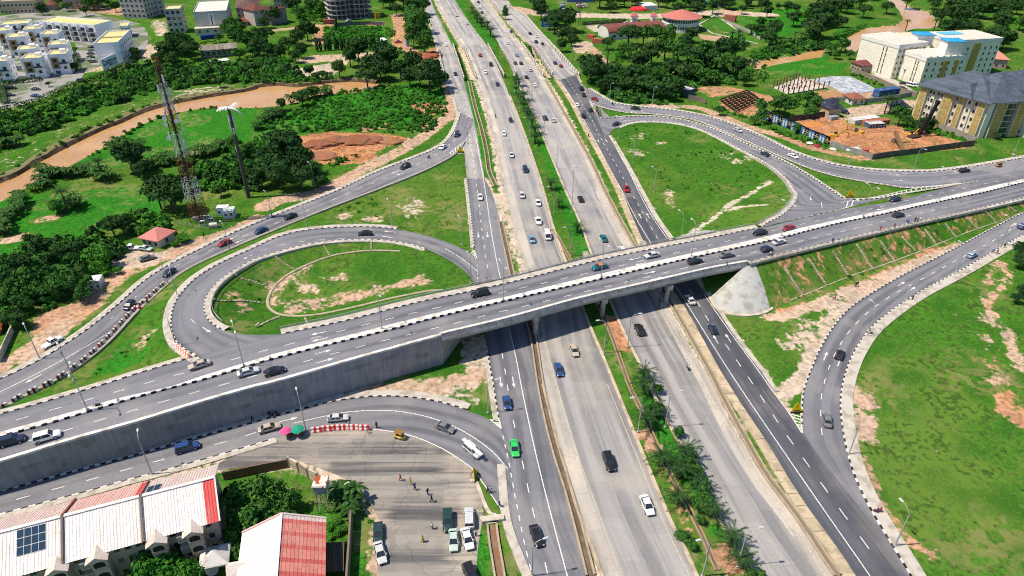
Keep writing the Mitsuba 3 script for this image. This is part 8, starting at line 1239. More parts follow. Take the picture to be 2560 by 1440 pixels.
house(*P("-114.9,186.7,.1 -108.7,184.5,.1"), 6.5, 3.0, (.62, .54, .44), (.56, .22, .20), 'small cream house with pink hipped roof beside the left slip road', 2.0, 3, 1); q = P("-117.6,160.3 -114.6,161"); block('white_cabin', q[0], q[1], 3.5, 3.0, (.64, .66, .68), 'small white cabin on a concrete slab below the umbrella trees', 'cabin', roofcol=(.72, .74, .75), parapet=.1, nx=2, nz=1, ww=.6, wh=.8); m = MB(); s_ = P("-118.2,159.3 -116.2,163.5 -112.5,162.7 -113.6,156.3"); m.prism(s_, -.1, .12, (.34, .34, .33)); m.build('cabin_slab', 'weathered'); tag('cabin_slab', 'grey concrete slab under the white cabin', kind='structure')
q = P("-130.2,137.1 -128.1,138.3"); house(q[0], q[1], 6, 3, (.4, .3, .25), (.46, .10, .05), 'red roofed hut cut by the left edge', 1.5, 2, 1); wall_line('rubble_wall', P("-120.3,126.1 -122.2,130.7 -124,135.5 -125.4,139.1"), 2.0, .3, (.46, .43, .38), 'pale wall beside the rubble heap at the left edge'); q = P("-121.8,128.4,1")[0]; tag('teal_truck', 'teal truck cab half cut by the left edge', 'truck'); m = MB(); m.box(q, (2.2, 3.2, 1.6), (.03, .28, .28), .5, .9); m.build('teal_truck__cab', 'car_paint'); m = MB(); m.box(q+[.2, -1.7, .2], (1.5, .2, .6), GLASS, .5); m.build('teal_truck__windscreen', 'glass_dark')
m = MB(); rs = P("-124.8,133.9")[0]
for i in range(60): m.box(rs+[rng.normal(0, 1.6), rng.normal(0, 3), .3+.5*rng.random()], (.5+.5*rng.random(), .4+.4*rng.random(), .3), np.array((.5, .49, .47))*(.7+.5*rng.random()), rng.random()*3)
m.build('rubble_heap', 'matte'); tag('rubble_heap', 'heap of pale broken stone behind the wall at the left edge', 'rubble', kind='stuff')


# ======== VEGETATION
def cards(mb, c, nrm, size, r):
    """Bent leaf-clump cards at points c facing nrm."""
    n = len(c); a = np.cross(nrm, r.normal(size=(n, 3))); a /= np.linalg.norm(a, axis=1, keepdims=True)+1e-9; b = np.cross(nrm, a); s = size*(.6+.8*r.random((n, 1))); w = s*(.45+.35*r.random((n, 1)))
    v = np.stack([c-a*s, c+b*w+nrm*s*.25, c+a*s, c-b*w+nrm*s*.15], 1).reshape(-1, 3); i = np.arange(n)*4; f = np.vstack([np.stack([i, i+3, i+1], 1), np.stack([i+1, i+3, i+2], 1)]); mb.add(v, f)
def crown_mesh(seed, rx, rz, zc, nblob, per, size, flat=0.):
    r = np.random.default_rng(seed); mb = MB(); i = 0
    while i < nblob:
        p = r.normal(size=3); p /= np.linalg.norm(p); p *= r.random()**.45*.78
        if p[2] < -.55: continue
        c = p*[rx, rx, rz]+[0, 0, zc]; br = (.26+.22*r.random())*rx; d = r.normal(size=(per, 3)); d /= np.linalg.norm(d, axis=1, keepdims=True); d[:, 2] = np.where(d[:, 2] < -.35, -d[:, 2]*.6, d[:, 2])
        q = c+d*br*(.72+.38*r.random((per, 1)))*[1, 1, .75]; nn_ = d+r.normal(size=d.shape)*.35; nn_ /= np.linalg.norm(nn_, axis=1, keepdims=True); cards(mb, q, nn_, size, r); i += 1
    return mb
def trunk_mesh(seed, h, r0, rx, rz, zc):
    r = np.random.default_rng(seed); mb = MB(); top_ = np.array([r.normal(0, .3), r.normal(0, .3), zc]); mb.tube([(0, 0, -.3), top_*[.3, .3, .5], top_], [r0, r0*.75, r0*.4], (.09, .07, .05), 7)
    for k in range(6): a = k*1.05+r.random(); st = top_*[.3, .3, .45+.08*k]; mb.tube([st, st+[math.cos(a)*rx*.35, math.sin(a)*rx*.35, rz*.3], st+[math.cos(a)*rx*.7, math.sin(a)*rx*.7, rz*.75]], [r0*.5, r0*.3, r0*.1], (.09, .07, .05), 5)
    return mb
TREES = {}   # kind -> unit crown radius 5 m
for kind, leaf, seeds, rz, zc, nb_, per, sz in (('dark', 'leaf_dark', (1, 2, 3), 3.6, 6.0, 30, 46, .52), ('mid', 'leaf_mid', (4, 5, 6), 3.8, 6.0, 28, 44, .52), ('bright', 'leaf_bright', (7, 8), 4.0, 5.6, 26, 42, .50), ('flat', 'leaf_mid', (9,), 1.5, 6.0, 34, 46, .50), ('tall', 'leaf_mid', (10, 11), 6.5, 8.0, 30, 50, .5)):
    for s_ in seeds:
        key = f'tree_{kind}_{s_}_shapes'; g = {'type': 'shapegroup', 'trunk': trunk_mesh(s_, 6, .35, 5, rz, zc).shape('matte', True), 'crown': crown_mesh(s_, 5., rz, zc, nb_, per, sz).shape(leaf)}; scene[key] = g; TREES.setdefault(kind, []).append((key, zc))
def trees(where, radii, kind, label, grp, name='tree', squash=1.0):
    """One tree per place, crown radii in metres; the trunk stands under the crown centre."""
    for i, (q, r) in enumerate(zip(where, radii)):
        R_ = float(r); key, zc = TREES[kind][i % len(TREES[kind])]; s_ = R_/5*.98; k = numbered(name); z = float(ground_z(q[0], q[1]))
        scene[k] = {'type': 'instance', 'g': {'type': 'ref', 'id': key}, 'to_world': T().translate([float(q[0]), float(q[1])+.15*R_, z]).rotate([0, 0, 1], float(rng.random()*360)).scale([s_, s_, s_*squash*(.9+.25*rng.random())])}; tag(k, label, 'tree', grp)
def radii(s): return [float(c) for c in s.split()]
GD, GM = 'dark broadleaf tree ', 'bushy green tree '
trees(P("-114.8,208.2,4 -120.2,211.4,4 -126.3,191.7,4 -124.3,193.6,4 -140.1,177.1,4 -133.2,175.5,4 -129.8,177.1,4 -132.9,170.1,4 -139.8,170.1,4 -141.8,167.1,4 -139.7,161.3,4 -127.2,141.3,4 -124.5,140.7,4 -150,186.4,4"), radii("6.7 5.0 3.8 3.4 3.6 3.5 3.2 3.1 3.1 3.4 3.0 2.7 2.7 1.8"), 'dark', GD+'in the grove left of the left slip road', 'dark trees left of the slip road')
trees(P("-130.5,162.7,4 -133.6,159.9,4 -134.8,155.8,4 -127.8,153.1,4 -133,150.5,4 -127.9,147.4,4 -129.2,173.2,4 -115.3,153.1,4 -122.5,154.4,4"), radii("3.0 3.7 3.2 3.2 2.8 3.1 2.3 2.5 2.9"), 'mid', GM+'in the grove left of the left slip road', 'mid green trees left of the slip road'); trees(P("-120.3,156.2,5 -124.7,159.6,5 -117,156.9,5 -123.8,154.2,5"), radii("4.3 3.7 3.3 3.2"), 'flat', 'spreading flat crowned tree above the small white cabin', 'flat crowned trees by the cabin'); trees(P("-120.2,172.4,4 -117.9,167.1,4 -153.7,208.2,4 -116.3,190.8,4 -113.4,188.2,4"), radii("3.7 2.7 2.8 2.3 1.9"), 'bright', 'bright green bushy tree on the grass left of the slip road', 'bright trees left of the slip road'); trees(P("-103.2,187.7,1.2 -113.8,168.6,1.2 -104.5,186,1.2"), radii("2.7 1.6 1.7"), 'bright', 'bright green round bush near the pink roofed house', 'bushes near the pink roofed house', 'bush', .6)
trees(P("-144.2,241.9,4 -137.9,238,4 -126.1,225.8,4 -103.4,222.4,4 -201,422.9,4 -189.9,413.2,4 -199.8,406.9,4 -190.4,391.9,4 -202.5,400.8,4 -152.3,357,4"), radii("5.8 4.0 3.8 2.4 7.2 6.3 6.2 4.5 4.6 2.8"), 'dark', GD+'by the brown river at left', 'dark trees by the river'); trees(P("-105,256.7,3 -113.3,265.5,3 -97,236.6,3 -100.7,232.9,3 -108.8,237.9,3 -111.4,232.9,3 -188.5,471,3 -180.6,463.2,3 -188.9,457.4,3 -163.2,434,3 -154.6,417.4,3 -166.5,451.8,3 -160.3,411,3"), radii("3.7 3.3 4.0 3.4 3.0 2.9 4.4 5.2 3.4 5.7 4.8 4.2 4.3"), 'mid', GM+'in the upper left bush land', 'mid trees at upper left'); trees(P("-376,575.5,3 -354.5,545.8,3 -344.1,561.7,3 -357.1,581.3,3 -224.3,417.4,3 -242.5,358.1,3 -243.7,387.2,3 -320.2,575.5,3 -320,543.2,3 -305.7,558.9,3 -360.2,575.5,3"), radii("4.2 4.0 4.1 3.7 3.6 1.4 3.0 4.7 3.5 4.1 4.2"), 'dark', 'dark tree among the far buildings at upper left', 'trees among the far buildings')
trees(P("-85.7,248.7,4.5 -79.5,240.7,4.5 -88.5,235.6,4.5 -95.4,248.7,4.5 -83.4,228.2,4.5 -76.1,227.6,4.5 -73.4,234.3,4.5 -91,229.4,4.5 -91.3,261.5,4.5 -69.3,229.4,4.5"), radii("7.2 5.5 5.9 4.6 5.3 4.8 3.9 4.3 4.3 2.9"), 'dark', GD+'in the big clump below the red soil heaps', 'dark trees below the red soil heaps'); trees(P("-109.4,318.7,4 -105.7,306.8,4 -101,325,4 -97.9,335.8,4 -41.9,347.3,4 -47.8,357,4 -41.6,364.6,4 -54.4,383.3,4 -60.3,372.4,4 -70,389,4 -74.6,372.4,4 -75.4,357,4 -91,413.2,4 -93.8,375.1,4 -102.6,372.4,4 -111.1,377.8,4 -75.4,403.8,4 -96.5,433.1,4 -92.6,397.8,4 -53.6,359.5,4 -37.2,354.6,4 -70.2,367.2,4"), radii("2.8 2.4 4.5 3.9 7.4 5.5 6.3 5.9 5.7 7.4 7.2 6.2 7.1 4.3 2.9 3.3 6.9 4.1 5.3 4.9 4.8 6.4"), 'dark', GD+'along the river bend left of the bridges', 'dark trees along the river bend')
trees(P("-65.6,490.3,5 -58.3,450.2,5 -65.5,467.5,5 -53,425.3,5 -60.1,481.8,5 -61.6,442.8,5 -70.9,503.7,5"), radii("7.7 8.0 7.0 6.0 6.3 6.2 6.1"), 'tall', 'tall mid green roadside tree at the top left of the expressway', 'roadside trees at the top'); trees(P("-72.3,537.8,4 -67.5,548.1,4 -84.7,564.2,4 -95.9,569.8,4 -170,513.4,4 -172.5,499.8,4 -135.4,447.3,4 -133.3,462.4,4 -136.4,429.7,4 -125.6,416.4,4 -135.6,410,4 -155.3,443.7,4 -152.1,422.9,4 -130,466.3,4 -169,558.7,4 -175.7,575.5,4 -102.1,575.5,4 -87.2,545.5,4 -142.8,413.2,4 -126.2,406.9,4"), radii("7.9 6.0 8.3 7.3 6.6 4.6 5.0 6.1 5.7 4.7 4.7 6.7 6.4 4.4 6.1 5.3 5.3 5.0 4.7 3.9"), 'dark', GD+'between the half built tower and the river', 'dark trees around the half built tower')
trees(P("43.9,381.4,4.5 41.4,362.7,4.5 49.4,365.3,4.5 51.7,350.3,4.5 45.7,345.6,4.5 57.2,345.6,4.5 64,355.2,4.5 67.3,345.6,4.5 71,336.4,4.5 77.2,334.1,4.5 83.1,340.9,4.5 74.2,448.7,4.5 71.1,387,4.5 80.4,401.8,4.5 100.7,389.9,4.5 111.2,387,4.5 121.4,370.5,4.5 91.7,365.3,4.5 122.5,401.8,4.5 86.7,375.9,4.5"), radii("6.6 6.3 5.6 5.4 4.0 5.4 6.2 5.4 5.3 4.6 4.7 7.6 5.9 6.9 7.5 6.7 5.7 5.6 7.7 5.1"), 'dark', GD+'in the large grove beside the right slip road', 'dark trees of the right grove'); trees(P("89.8,411.1,4.5 96.3,404.9,4.5 111.7,404.9,4.5 131.2,411.1,4.5 115.6,375.9,4.5 98.7,365.3,4.5 103.7,362.7,4.5 121.9,360.2,4.5 71.4,370.5,4.5 83.4,448.7,4.5 92.5,452.5,4.5 97.9,445.1,4.5 95.9,476,4.5 65.7,417.5,4.5 72.2,424.1,4.5 77.6,365.3,4.5 55.7,370.5,4.5"), radii("7.0 6.9 6.9 7.0 6.5 5.6 4.9 4.2 5.0 5.9 5.9 6.7 4.4 4.7 4.0 4.9 4.3"), 'mid', GM+'in the large grove beside the right slip road', 'mid green trees of the right grove')
trees(P("20.3,553.4,4 21.4,527.8,4 31.1,508.8,4 36.2,486.7,4 28.8,482.5,4 37.2,462.4,4 30.2,433.1,4 37.8,447.3,4 18.8,569.8,4 25.8,495.4,4 32.7,458.5,4"), radii("6.1 5.8 6.6 8.2 6.3 5.2 4.1 4.2 5.2 5.5 5.2"), 'dark', GD+'along the upper right service road', 'dark trees along the upper right service road'); trees(P("115.8,457,3.5 106.4,433.6,3.5 59.6,438.8,3.5 69.2,572.7,3.5 83.5,578.4,3.5 75.5,556.1,3.5 124.4,540.5,3.5 138,561.6,3.5 138.3,540.5,3.5 145.4,567.1,3.5 152.8,550.8,3.5 175.1,550.8,3.5 138.5,578.4,3.5 172.9,497.9,3.5 161.4,480.8,3.5 163.4,472.6,3.5 167.9,478.7,3.5 96.3,311.3,3.5 116.3,578.4,3.5 101.4,584.2,3.5 170.4,567.1,3.5"), radii("5.1 4.9 4.1 8.4 6.3 4.1 5.0 6.2 6.0 5.2 5.1 3.5 5.3 3.7 4.5 4.4 3.6 2.5 5.3 5.3 4.2"), 'dark', 'dark tree standing around the gardens and far lots at the top', 'trees around the gardens'); trees(P("115.8,312.7,4 112.2,299.3,4 108.7,297.5,4"), radii("3.7 3.3 2.4"), 'mid', GM+'beside the iron beam frame', 'trees beside the iron frame'); trees(P("-4.9,530.5,9 -4.5,549.1,9"), radii("3.1 2.4"), 'tall', 'thin tall tree on the sand strip at the top', 'thin trees at the top')
trees(P("213.9,501.7,4.5 202.8,467.9,4.5 198.8,476,4.5 220.3,506.2,4.5 193.2,456.2,4.5 227.7,520.3,4.5 238.4,535,4.5 254.6,550.6,4.5 244.9,572.6,4.5 259.6,572.6,4.5 274.3,572.6,4.5 285,550.6,4.5 171.4,467.9,4.5 162.3,445.1,4.5 301.9,506.2,4.5 318.9,520.3,4.5 316.2,501.7,4.5 294.2,471.9,4.5 341.8,535,4.5 307.1,476,4.5"), radii("9.3 8.7 7.1 6.6 6.8 6.7 7.9 6.1 9.4 6.3 5.2 5.1 6.1 5.0 6.6 8.6 8.4 7.0 7.9 5.3"), 'dark', GD+'on the land behind the hotels at upper right', 'dark trees at the upper right'); trees(P("347.5,532.7,4 370.9,558.7,4 362.1,527.8,4 335,491,4 382.6,548.1,4 364.7,558.7,4 312.5,575.5,4 283.1,462.4,4 298,436.6,4 306.7,440.1,4 287,426.3,4 330.5,569.8,4 300.2,447.3,4 312.2,454.7,4 393.1,569.8,4 365,569.8,4"), radii("6.9 8.2 8.8 6.4 6.0 5.1 6.3 6.9 8.2 6.6 4.8 5.2 5.9 6.0 6.3 6.3"), 'dark', GD+'in the trees behind the white hotel', 'dark trees behind the white hotel'); trees(P("211.9,516,3.5 350.5,493.5,3.5 348.5,511.4,3.5"), radii("5.3 5.5 4.7"), 'bright', 'bright green tree among darker ones at the upper right', 'bright trees at the upper right'); trees(P("193.1,425.1,3.5 202.3,431.8,3.5 192.6,431.8,3.5 206.2,435.3,3.5 219.4,433.6,3.5 208,418.5,3.5 214.4,418.5,3.5 200.3,415.3,3.5 192.4,415.3,3.5 279.1,472.6,3.5"), radii("4.0 4.1 3.3 3.3 4.1 3.2 2.8 2.8 3.2 2.6"), 'mid', 'small orchard tree in front of the brown stream', 'orchard trees by the stream'); trees(P("125.6,308.4,3.5 125.1,314.3,3.5 123.8,316.3,3.5 141.9,314.3,3.5 141.9,324.5,3.5 122.8,284.9,3.5 171.1,293.6,3.5 172.9,290,3.5 137.1,306.5,3.5"), radii("5.2 3.7 3.8 4.4 3.8 2.2 4.4 2.9 3.0"), 'mid', GM+'around the gatehouses of the building site', 'trees around the building site'); trees(P("179.1,287.7,2.5 182,287.7,2.5 177.3,291.2,2.5 203,274.6,2.5 175.3,282.7,2.5"), radii("3.5 2.9 2.3 1.6 2.9"), 'dark', 'dark shrub at the foot of the gold hotel', 'shrubs at the gold hotel', 'bush', .8); trees(P("152,178.2,2.5 149.1,172.6,2.5 136.5,154.1,2.5 139.7,157.4,2.5 151.5,175.8,2.5"), radii("2.6 2.3 1.6 1.8 2.0"), 'dark', GD+'behind the wall at the right edge', 'trees at the right edge')
trees(P("-49.78,84.35,5 -46.64,79.91,5 -48.7,77.1,5 -46.85,74.39,5 -46.21,85.27,5 -43.9,86.52,5 -41.17,84.66,5 -44.12,81.66,5 -41.19,81.36,5 -47.58,86.52,5"), radii("3.6 3.5 2.5 1.8 3.4 2.7 2.4 2.8 2.4 2.7"), 'mid', 'large tree in the clump between the two lower left buildings', 'large trees between the lower left buildings'); trees(P("-59.83,69.89,4.5 -56.98,70.89,4.5 -52.98,69.15,4.5 -61.1,67.94,4.5 -56.69,67.7,4.5 -53.7,67.22,4.5"), radii("3.3 3.1 2.8 2.6 3.0 2.8"), 'bright', 'bright tree at the bottom edge before the apartment block', 'trees in front of the apartment block'); trees(P("-32.61,80.43,1.5 -31.11,79.57,1.5 -30.28,80.14,1.5 -31.85,81.88,1.5 -32.46,78.72,1.5"), radii("1.2 1.1 1.0 1.0 0.9"), 'bright', 'green bush in the yard beside the dark wall', 'bushes in the yard', 'bush', .7)
trees(P("30.16,109.96,1.8 32.11,111.22,1.8 34.93,103.91,1.8 35.28,95.42,1.8 36.12,93.34,1.8 34.48,93,1.8 36.37,90,1.8 36.09,87.74,1.8 35.94,84.02,1.8 34.44,84.93,1.8 34.23,81.93,1.8 30.48,77.93,1.8 31.34,76.55,1.8 29.65,78.49,1.8 32.93,117.35,1.8 36.71,86.17,1.8 40.23,70.55,1.8 41.86,70.8,1.8 1.4,365,1.8 2.1,367.5,1.8"), radii("1.8 1.3 1.4 1.7 1.6 1.4 1.6 1.5 1.5 1.4 1.1 1.3 1.2 1.1 1.3 1.2 1.1 1.0 1.8 1.8"), 'mid', 'small round tree planted in the expressway median', 'small median trees', 'median_tree')
# palms and bananas
def palm_group(key, h, nf, fl, seed, leaf):
    r = np.random.default_rng(seed); tr_ = MB(); tr_.tube([(0, 0, -.3), (.1, 0, h*.6), (0, 0, h)], [.32, .26, .24], (.10, .08, .06), 8); cr = MB()
    for i in range(nf):
        a = i*2.399+r.random()*.3; el = 1.15-1.35*(i/nf); t = np.linspace(0, 1, 6); R_ = fl*t*(.55+.45*math.cos(el)); z = h+fl*(math.sin(el)*t-.62*t*t*(1.1-.3*el)); d_ = np.array([math.cos(a), math.sin(a), 0]); sd = np.array([-d_[1], d_[0], 0]); p = d_*R_[:, None]; p[:, 2] = z
        for k in range(5):
            for j in range(3):
                u = (k+j/3+.15)/5; c = np.array([np.interp(u, t, p[:, q]) for q in range(3)]); ll_ = fl*.20*math.sin(min(1., u*1.5+.25)*math.pi*.9)+.12
                for s_ in (1, -1): e = c+(sd*s_*ll_+d_*ll_*.45)+[0, 0, -.28*ll_]; cr.add([c-d_*.07*fl*.3, c+d_*.07*fl*.3, e], [[0, 1, 2]])
        w_ = .05*fl*.25; v = np.vstack([p+sd*w_, p-sd*w_]); k_ = np.arange(5); cr.add(v, np.stack([k_, k_+1, k_+7, k_+6], 1))
    scene[key] = {'type': 'shapegroup', 'trunk': tr_.shape('matte', True), 'fronds': cr.shape(leaf)}; return key
PALM = [palm_group('palm_tall_shapes', 6.5, 26, 4.2, 31, 'leaf_dark'), palm_group('palm_low_shapes', 2.2, 22, 2.9, 32, 'leaf_dark')]
def palms(where, k, label, grp, s_=1.0, name='palm'):
    for q in where: place(name, PALM[k], (q[0], q[1], float(ground_z(q[0], q[1]))), rng.random()*6.28, label, 'palm', grp, s_*(.9+.25*rng.random()))
palms(P("16.1,214,.5 21.1,195.7,.5 30.6,122.37,.5 28.63,106.84,.5 29.73,95.94,.5 32.54,92.83,.5 30.96,86.33,.5 29.8,117.49,.5 31.19,110.11,.5 34.82,97.36,.5 35.76,89.84,.5 36.77,83.58,.5 38.49,77.26,.5 39.16,72.99,.5"), 1, 'low feathery palm in the expressway median', 'median palms', 1.2, 'median_palm'); palms(P("3.5,359.6,.5 2,345.4,.5 5.9,335.4,.5 5.7,319.7,.5 7.4,308.9,.5 8.9,296.1,.5 10.1,286.6,.5 9.6,276,.5 14,228.8,.5 3.9,330,.5 6.9,313.8,.5"), 1, 'low palm of the median row above the flyover', 'upper median palms', 1.5, 'median_palm'); palms(P("-30.5,552.5,.8 -25.1,520.5,.8 -16.8,500.3,.8 -14.2,475.3,.8 -21.7,506.9,.8 -27.7,534.9,.8"), 1, 'dark palm in the farthest part of the median', 'far median palms', 2.1, 'median_palm')
palms(P("-154.2,239.5,.2 182.1,457,.2 272.2,494.6,.2 173.8,312.7,.2 176,312.7,.2 -151.6,211,.2 184.6,453.3,.2 290.5,492.5,.2"), 0, 'tall feathery oil palm standing alone in the green land', 'oil palms', 1.0); palms(P("143.8,447.9,.2 55.7,406.9,.2 164.7,460.7,.2 140.2,453.3,.2 68.2,410,.2 144.5,453.3,.2"), 0, 'tall oil palm at the edge of the right grove', 'oil palms at the right grove', 1.1)
r = np.random.default_rng(40); bn, st_ = MB(), MB()
for k in range(6):
    c = np.array([r.normal(0, 1.0), r.normal(0, 1.0), 0]); h = 1.5+1.2*r.random(); st_.tube([(0, 0, -.2), c*.8+[0, 0, .1], c+[0, 0, h]], [.2, .16, .1], (.10, .13, .05), 6)
    for j in range(8):
        a = j*.85+r.random(); L_ = 2.2+.7*r.random(); t = np.linspace(0, 1, 5); el = .5+.6*r.random(); d_ = np.array([math.cos(a), math.sin(a), 0]); sd = np.array([-d_[1], d_[0], 0]); p = c+[0, 0, h]+d_*(L_*t*math.cos(el))[:, None]; p[:, 2] += L_*(math.sin(el)*t-.75*t*t); w_ = .33*np.sin(np.clip(t*2.7+.3, 0, 3.1)); v = np.vstack([p+sd*w_[:, None]-[0, 0, .06], p-sd*w_[:, None]-[0, 0, .06], p+[0, 0, .04]]); k_ = np.arange(4); bn.add(v, np.vstack([np.stack([k_, k_+1, 10+k_+1, 10+k_], 1), np.stack([10+k_, 10+k_+1, 5+k_+1, 5+k_], 1)]))
scene['banana_shapes'] = {'type': 'shapegroup', 'stems': st_.shape('matte', True), 'leaves': bn.shape('leaf_banana')}; scene['leaf_banana'] = two({'type': 'diffuse', 'reflectance': leaf_fn((.030, .085, .020), (.055, .13, .035), (.12, .20, .09), 30.)})
def bananas(line, n, spread, label, grp):
    p = resample(line, n)
    for q in p: place('banana_clump', 'banana_shapes', (q[0]+rng.normal(0, spread), q[1]+rng.normal(0, spread), float(ground_z(q[0], q[1]))), rng.random()*6.28, label, 'banana plant', grp, .9+.5*rng.random())
bananas(P("-164.2,193.9 -167.5,203.3 -170.4,212.4 -171.6,222.1 -171.7,231.4 -172.1,239.9"), 14, 1.2, 'clump of banana plants in the row at the left edge', 'banana row at the left edge'); bananas(P("-178.6,242.5 -169.8,241.2 -162.4,242.5 -154.4,238.7 -150.1,236.2"), 12, 1.2, 'clump of banana plants along the near river bank', 'bananas on the near river bank'); bananas(P("-163.5,267.4 -159.4,270.4 -152.1,268.9"), 6, 1.5, 'clump of banana plants on the river meadow', 'bananas on the river meadow'); bananas(P("-140.4,249 -136.5,254.4 -130.7,251.7 -127.1,257.2 -123.4,262.9 -120.7,268.9 -116.7,275"), 16, 1.4, 'clump of banana plants in the long row behind the lattice tower', 'banana row behind the lattice tower'); bananas(P("-113.5,293.2 -112.1,300.2 -110.7,307.6 -108,313.3"), 7, 1.2, 'clump of banana plants left of the lush weeds', 'bananas left of the weeds'); bananas(P("-107.2,333.8 -102.4,338.1 -97.5,342.6 -93.8,347.1"), 6, 1.0, 'clump of banana plants by the river bend', 'bananas by the river bend'); bananas(P("-211.7,267.4 -209.2,270.4 -208.7,275"), 6, 1.5, 'clump of banana plants on the far bank at the left edge', 'bananas on the far bank'); bananas(P("-152.8,211.4 -151.7,213.5 -150.6,216.7"), 3, .8, 'clump of banana plants beside the single bright tree', 'bananas by the bright tree'); bananas(P("-31.6,85.51 -30.79,86.44"), 2, .4, 'clump of banana plants in the yard below the water tank', 'bananas in the yard')
# columnar cypresses in a row
cy = MB(); r = np.random.default_rng(50); u = r.random(420); a = r.random(420)*6.28; rr0 = .75*np.sin(np.clip(u*2.6+.45, 0, 3.1)); c = np.c_[rr0*np.cos(a), rr0*np.sin(a), .2+6.3*u]; nn_ = np.c_[np.cos(a), np.sin(a), .35+0*a]+r.normal(size=(420, 3))*.3; cards(cy, c, nn_/np.linalg.norm(nn_, axis=1, keepdims=True), .32, r); t_ = MB(); t_.tube([(0, 0, -.2), (0, 0, 5)], [.12, .04], (.09, .07, .05), 5)
scene['cypress_shapes'] = {'type': 'shapegroup', 'trunk': t_.shape('matte'), 'crown': cy.shape('leaf_dark')}
for q in np.vstack([resample(P("-120,434.9 -117.5,436.6 -112.7,437.3 -108.2,439.3 -101.6,440 -95.5,442.8 -91.4,443.5"), 15), resample(P("-90.9,445.3 -84.8,448.8"), 4), P("-120.2,491.3 -123.9,506.4")]): place('cypress', 'cypress_shapes', (q[0]+rng.normal(0, .5), q[1], 0), rng.random()*6, 'narrow dark cypress in the row below the half built tower', 'tree', 'row of cypresses', .9+.4*rng.random())
# more trees scattered over the far lands
for s_, n_, kd, lab, gp in ((P("200.8,575.7 254,604.7 314.3,610.8 298.5,581.3 256.5,515.4 209,454.2 196.8,465.4 192.4,485.1 168,465.4"), 16, 'dark', 'dark tree scattered on the far meadow by the stream', 'far meadow trees'), (P("327.6,592.8 447.7,636.5 331.5,454.2 299.5,436.6 312.7,489.3 287.6,485.1"), 22, 'dark', 'dark tree in the far woodland behind the hotels', 'far woodland trees'), (P("-371,592.8 -321.8,598.7 -295.7,549.1 -359.3,575.7"), 8, 'mid', 'green tree between the far buildings at the top left', 'far street trees'), (P("-184.4,604.7 -152.1,598.7 -136.4,534.2 -159.5,524.6"), 9, 'mid', 'bushy tree left of the half built tower', 'trees left of the half built tower'), (P("69.4,592.8 165.7,604.7 158.5,575.7 129.8,564.8 92.7,559.5 67,570.2"), 12, 'dark', 'dark tree along the far dirt road at the top', 'trees along the far dirt road'), (P("167.2,610.8 214,610.8 192.9,544 181.3,559.5 158.5,575.7"), 9, 'dark', 'dark tree on the far green plots at the top', 'trees on the far plots'), (P("-225.5,473.1 -206.2,469.2 -192.1,420.1 -202,417"), 6, 'mid', 'bushy tree left of the derelict shed', 'trees left of the derelict shed'), (P("-198.2,481.1 -176.9,493.4 -164.4,454.2 -185.9,461.6"), 9, 'mid', 'bushy tree behind the derelict shed', 'trees behind the derelict shed')):
    pl = Polygon(s_[:, :2]).buffer(0).difference(rivers.buffer(4)); x0, y0, x1, y1 = pl.bounds; pp_ = []
    while len(pp_) < n_:
        a, b = rng.uniform(x0, x1), rng.uniform(y0, y1)
        if pl.contains(Point(a, b)): pp_.append((a, b, 4.))
    trees(np.array(pp_), rng.uniform(2.7, 6.0, n_), kd, lab, gp)
# clipped hedges
def hedge(line, w, h, label, leaf='leaf_dark'):
    p = resample(line, step=1.2); t = tangents(p); r = np.random.default_rng(len(scene)); mb = MB(); per = 26
    for i in range(len(p)): x = r.uniform(-.7, .7, per); y = r.uniform(-1, 1, per); z = r.random(per); side = r.random(per) < .5; y = np.where(side, np.sign(y), y); z = np.where(side, z, 1.); q = np.c_[p[i, 0]+t[i, 0]*x-t[i, 1]*y*w/2, p[i, 1]+t[i, 1]*x+t[i, 0]*y*w/2, p[i, 2]+z*h]; nn_ = np.c_[np.where(side, -t[i, 1]*y, 0), np.where(side, t[i, 0]*y, 0), np.where(side, .2, 1.)]+r.normal(size=(per, 3))*.3; cards(mb, q, nn_/np.linalg.norm(nn_, axis=1, keepdims=True), .42, r)
    k = numbered('hedge'); mb.build(k, leaf); tag(k, label, 'hedge')
hedge(P("-231.5,337 -229.7,349.4 -226.4,365.1 -222.8,379.3 -222.2,393.1 -221.2,404.7"), 3., 2.4, 'long dark clipped hedge along the estate boundary'); hedge(P("-238.3,323.3 -233.8,326.4 -230,332.7"), 3., 2.4, 'dark hedge closing the far left car park'); hedge(P("-269.1,361.4 -256.2,342.6 -247.3,329.5"), 2.5, 2.2, 'hedge along the left side of the far car park'); hedge(P("-268.1,362.6 -260.5,366.3 -253.4,370.2"), 2.5, 2., 'hedge between the villas and the car park'); hedge(P("-268.2,429.9 -256.3,410.8 -244.8,387.5"), 2.5, 3, 'hedge beside the nearest right villa'); hedge(P("158.3,434.9 173.6,443.5 187.1,450.6 199.4,456.1"), 4, 2.5, 'dark hedge strip below the single palm at right', 'leaf_mid'); hedge(P("50.7,515.4 67.5,520 82.8,525.6"), 2, 1.5, 'dark hedge in front of the far grass strip'); hedge(P("-242.2,315.3 -239.7,317.3 -238.1,319.2"), 3, 2.4, 'dark hedge at the far left edge')
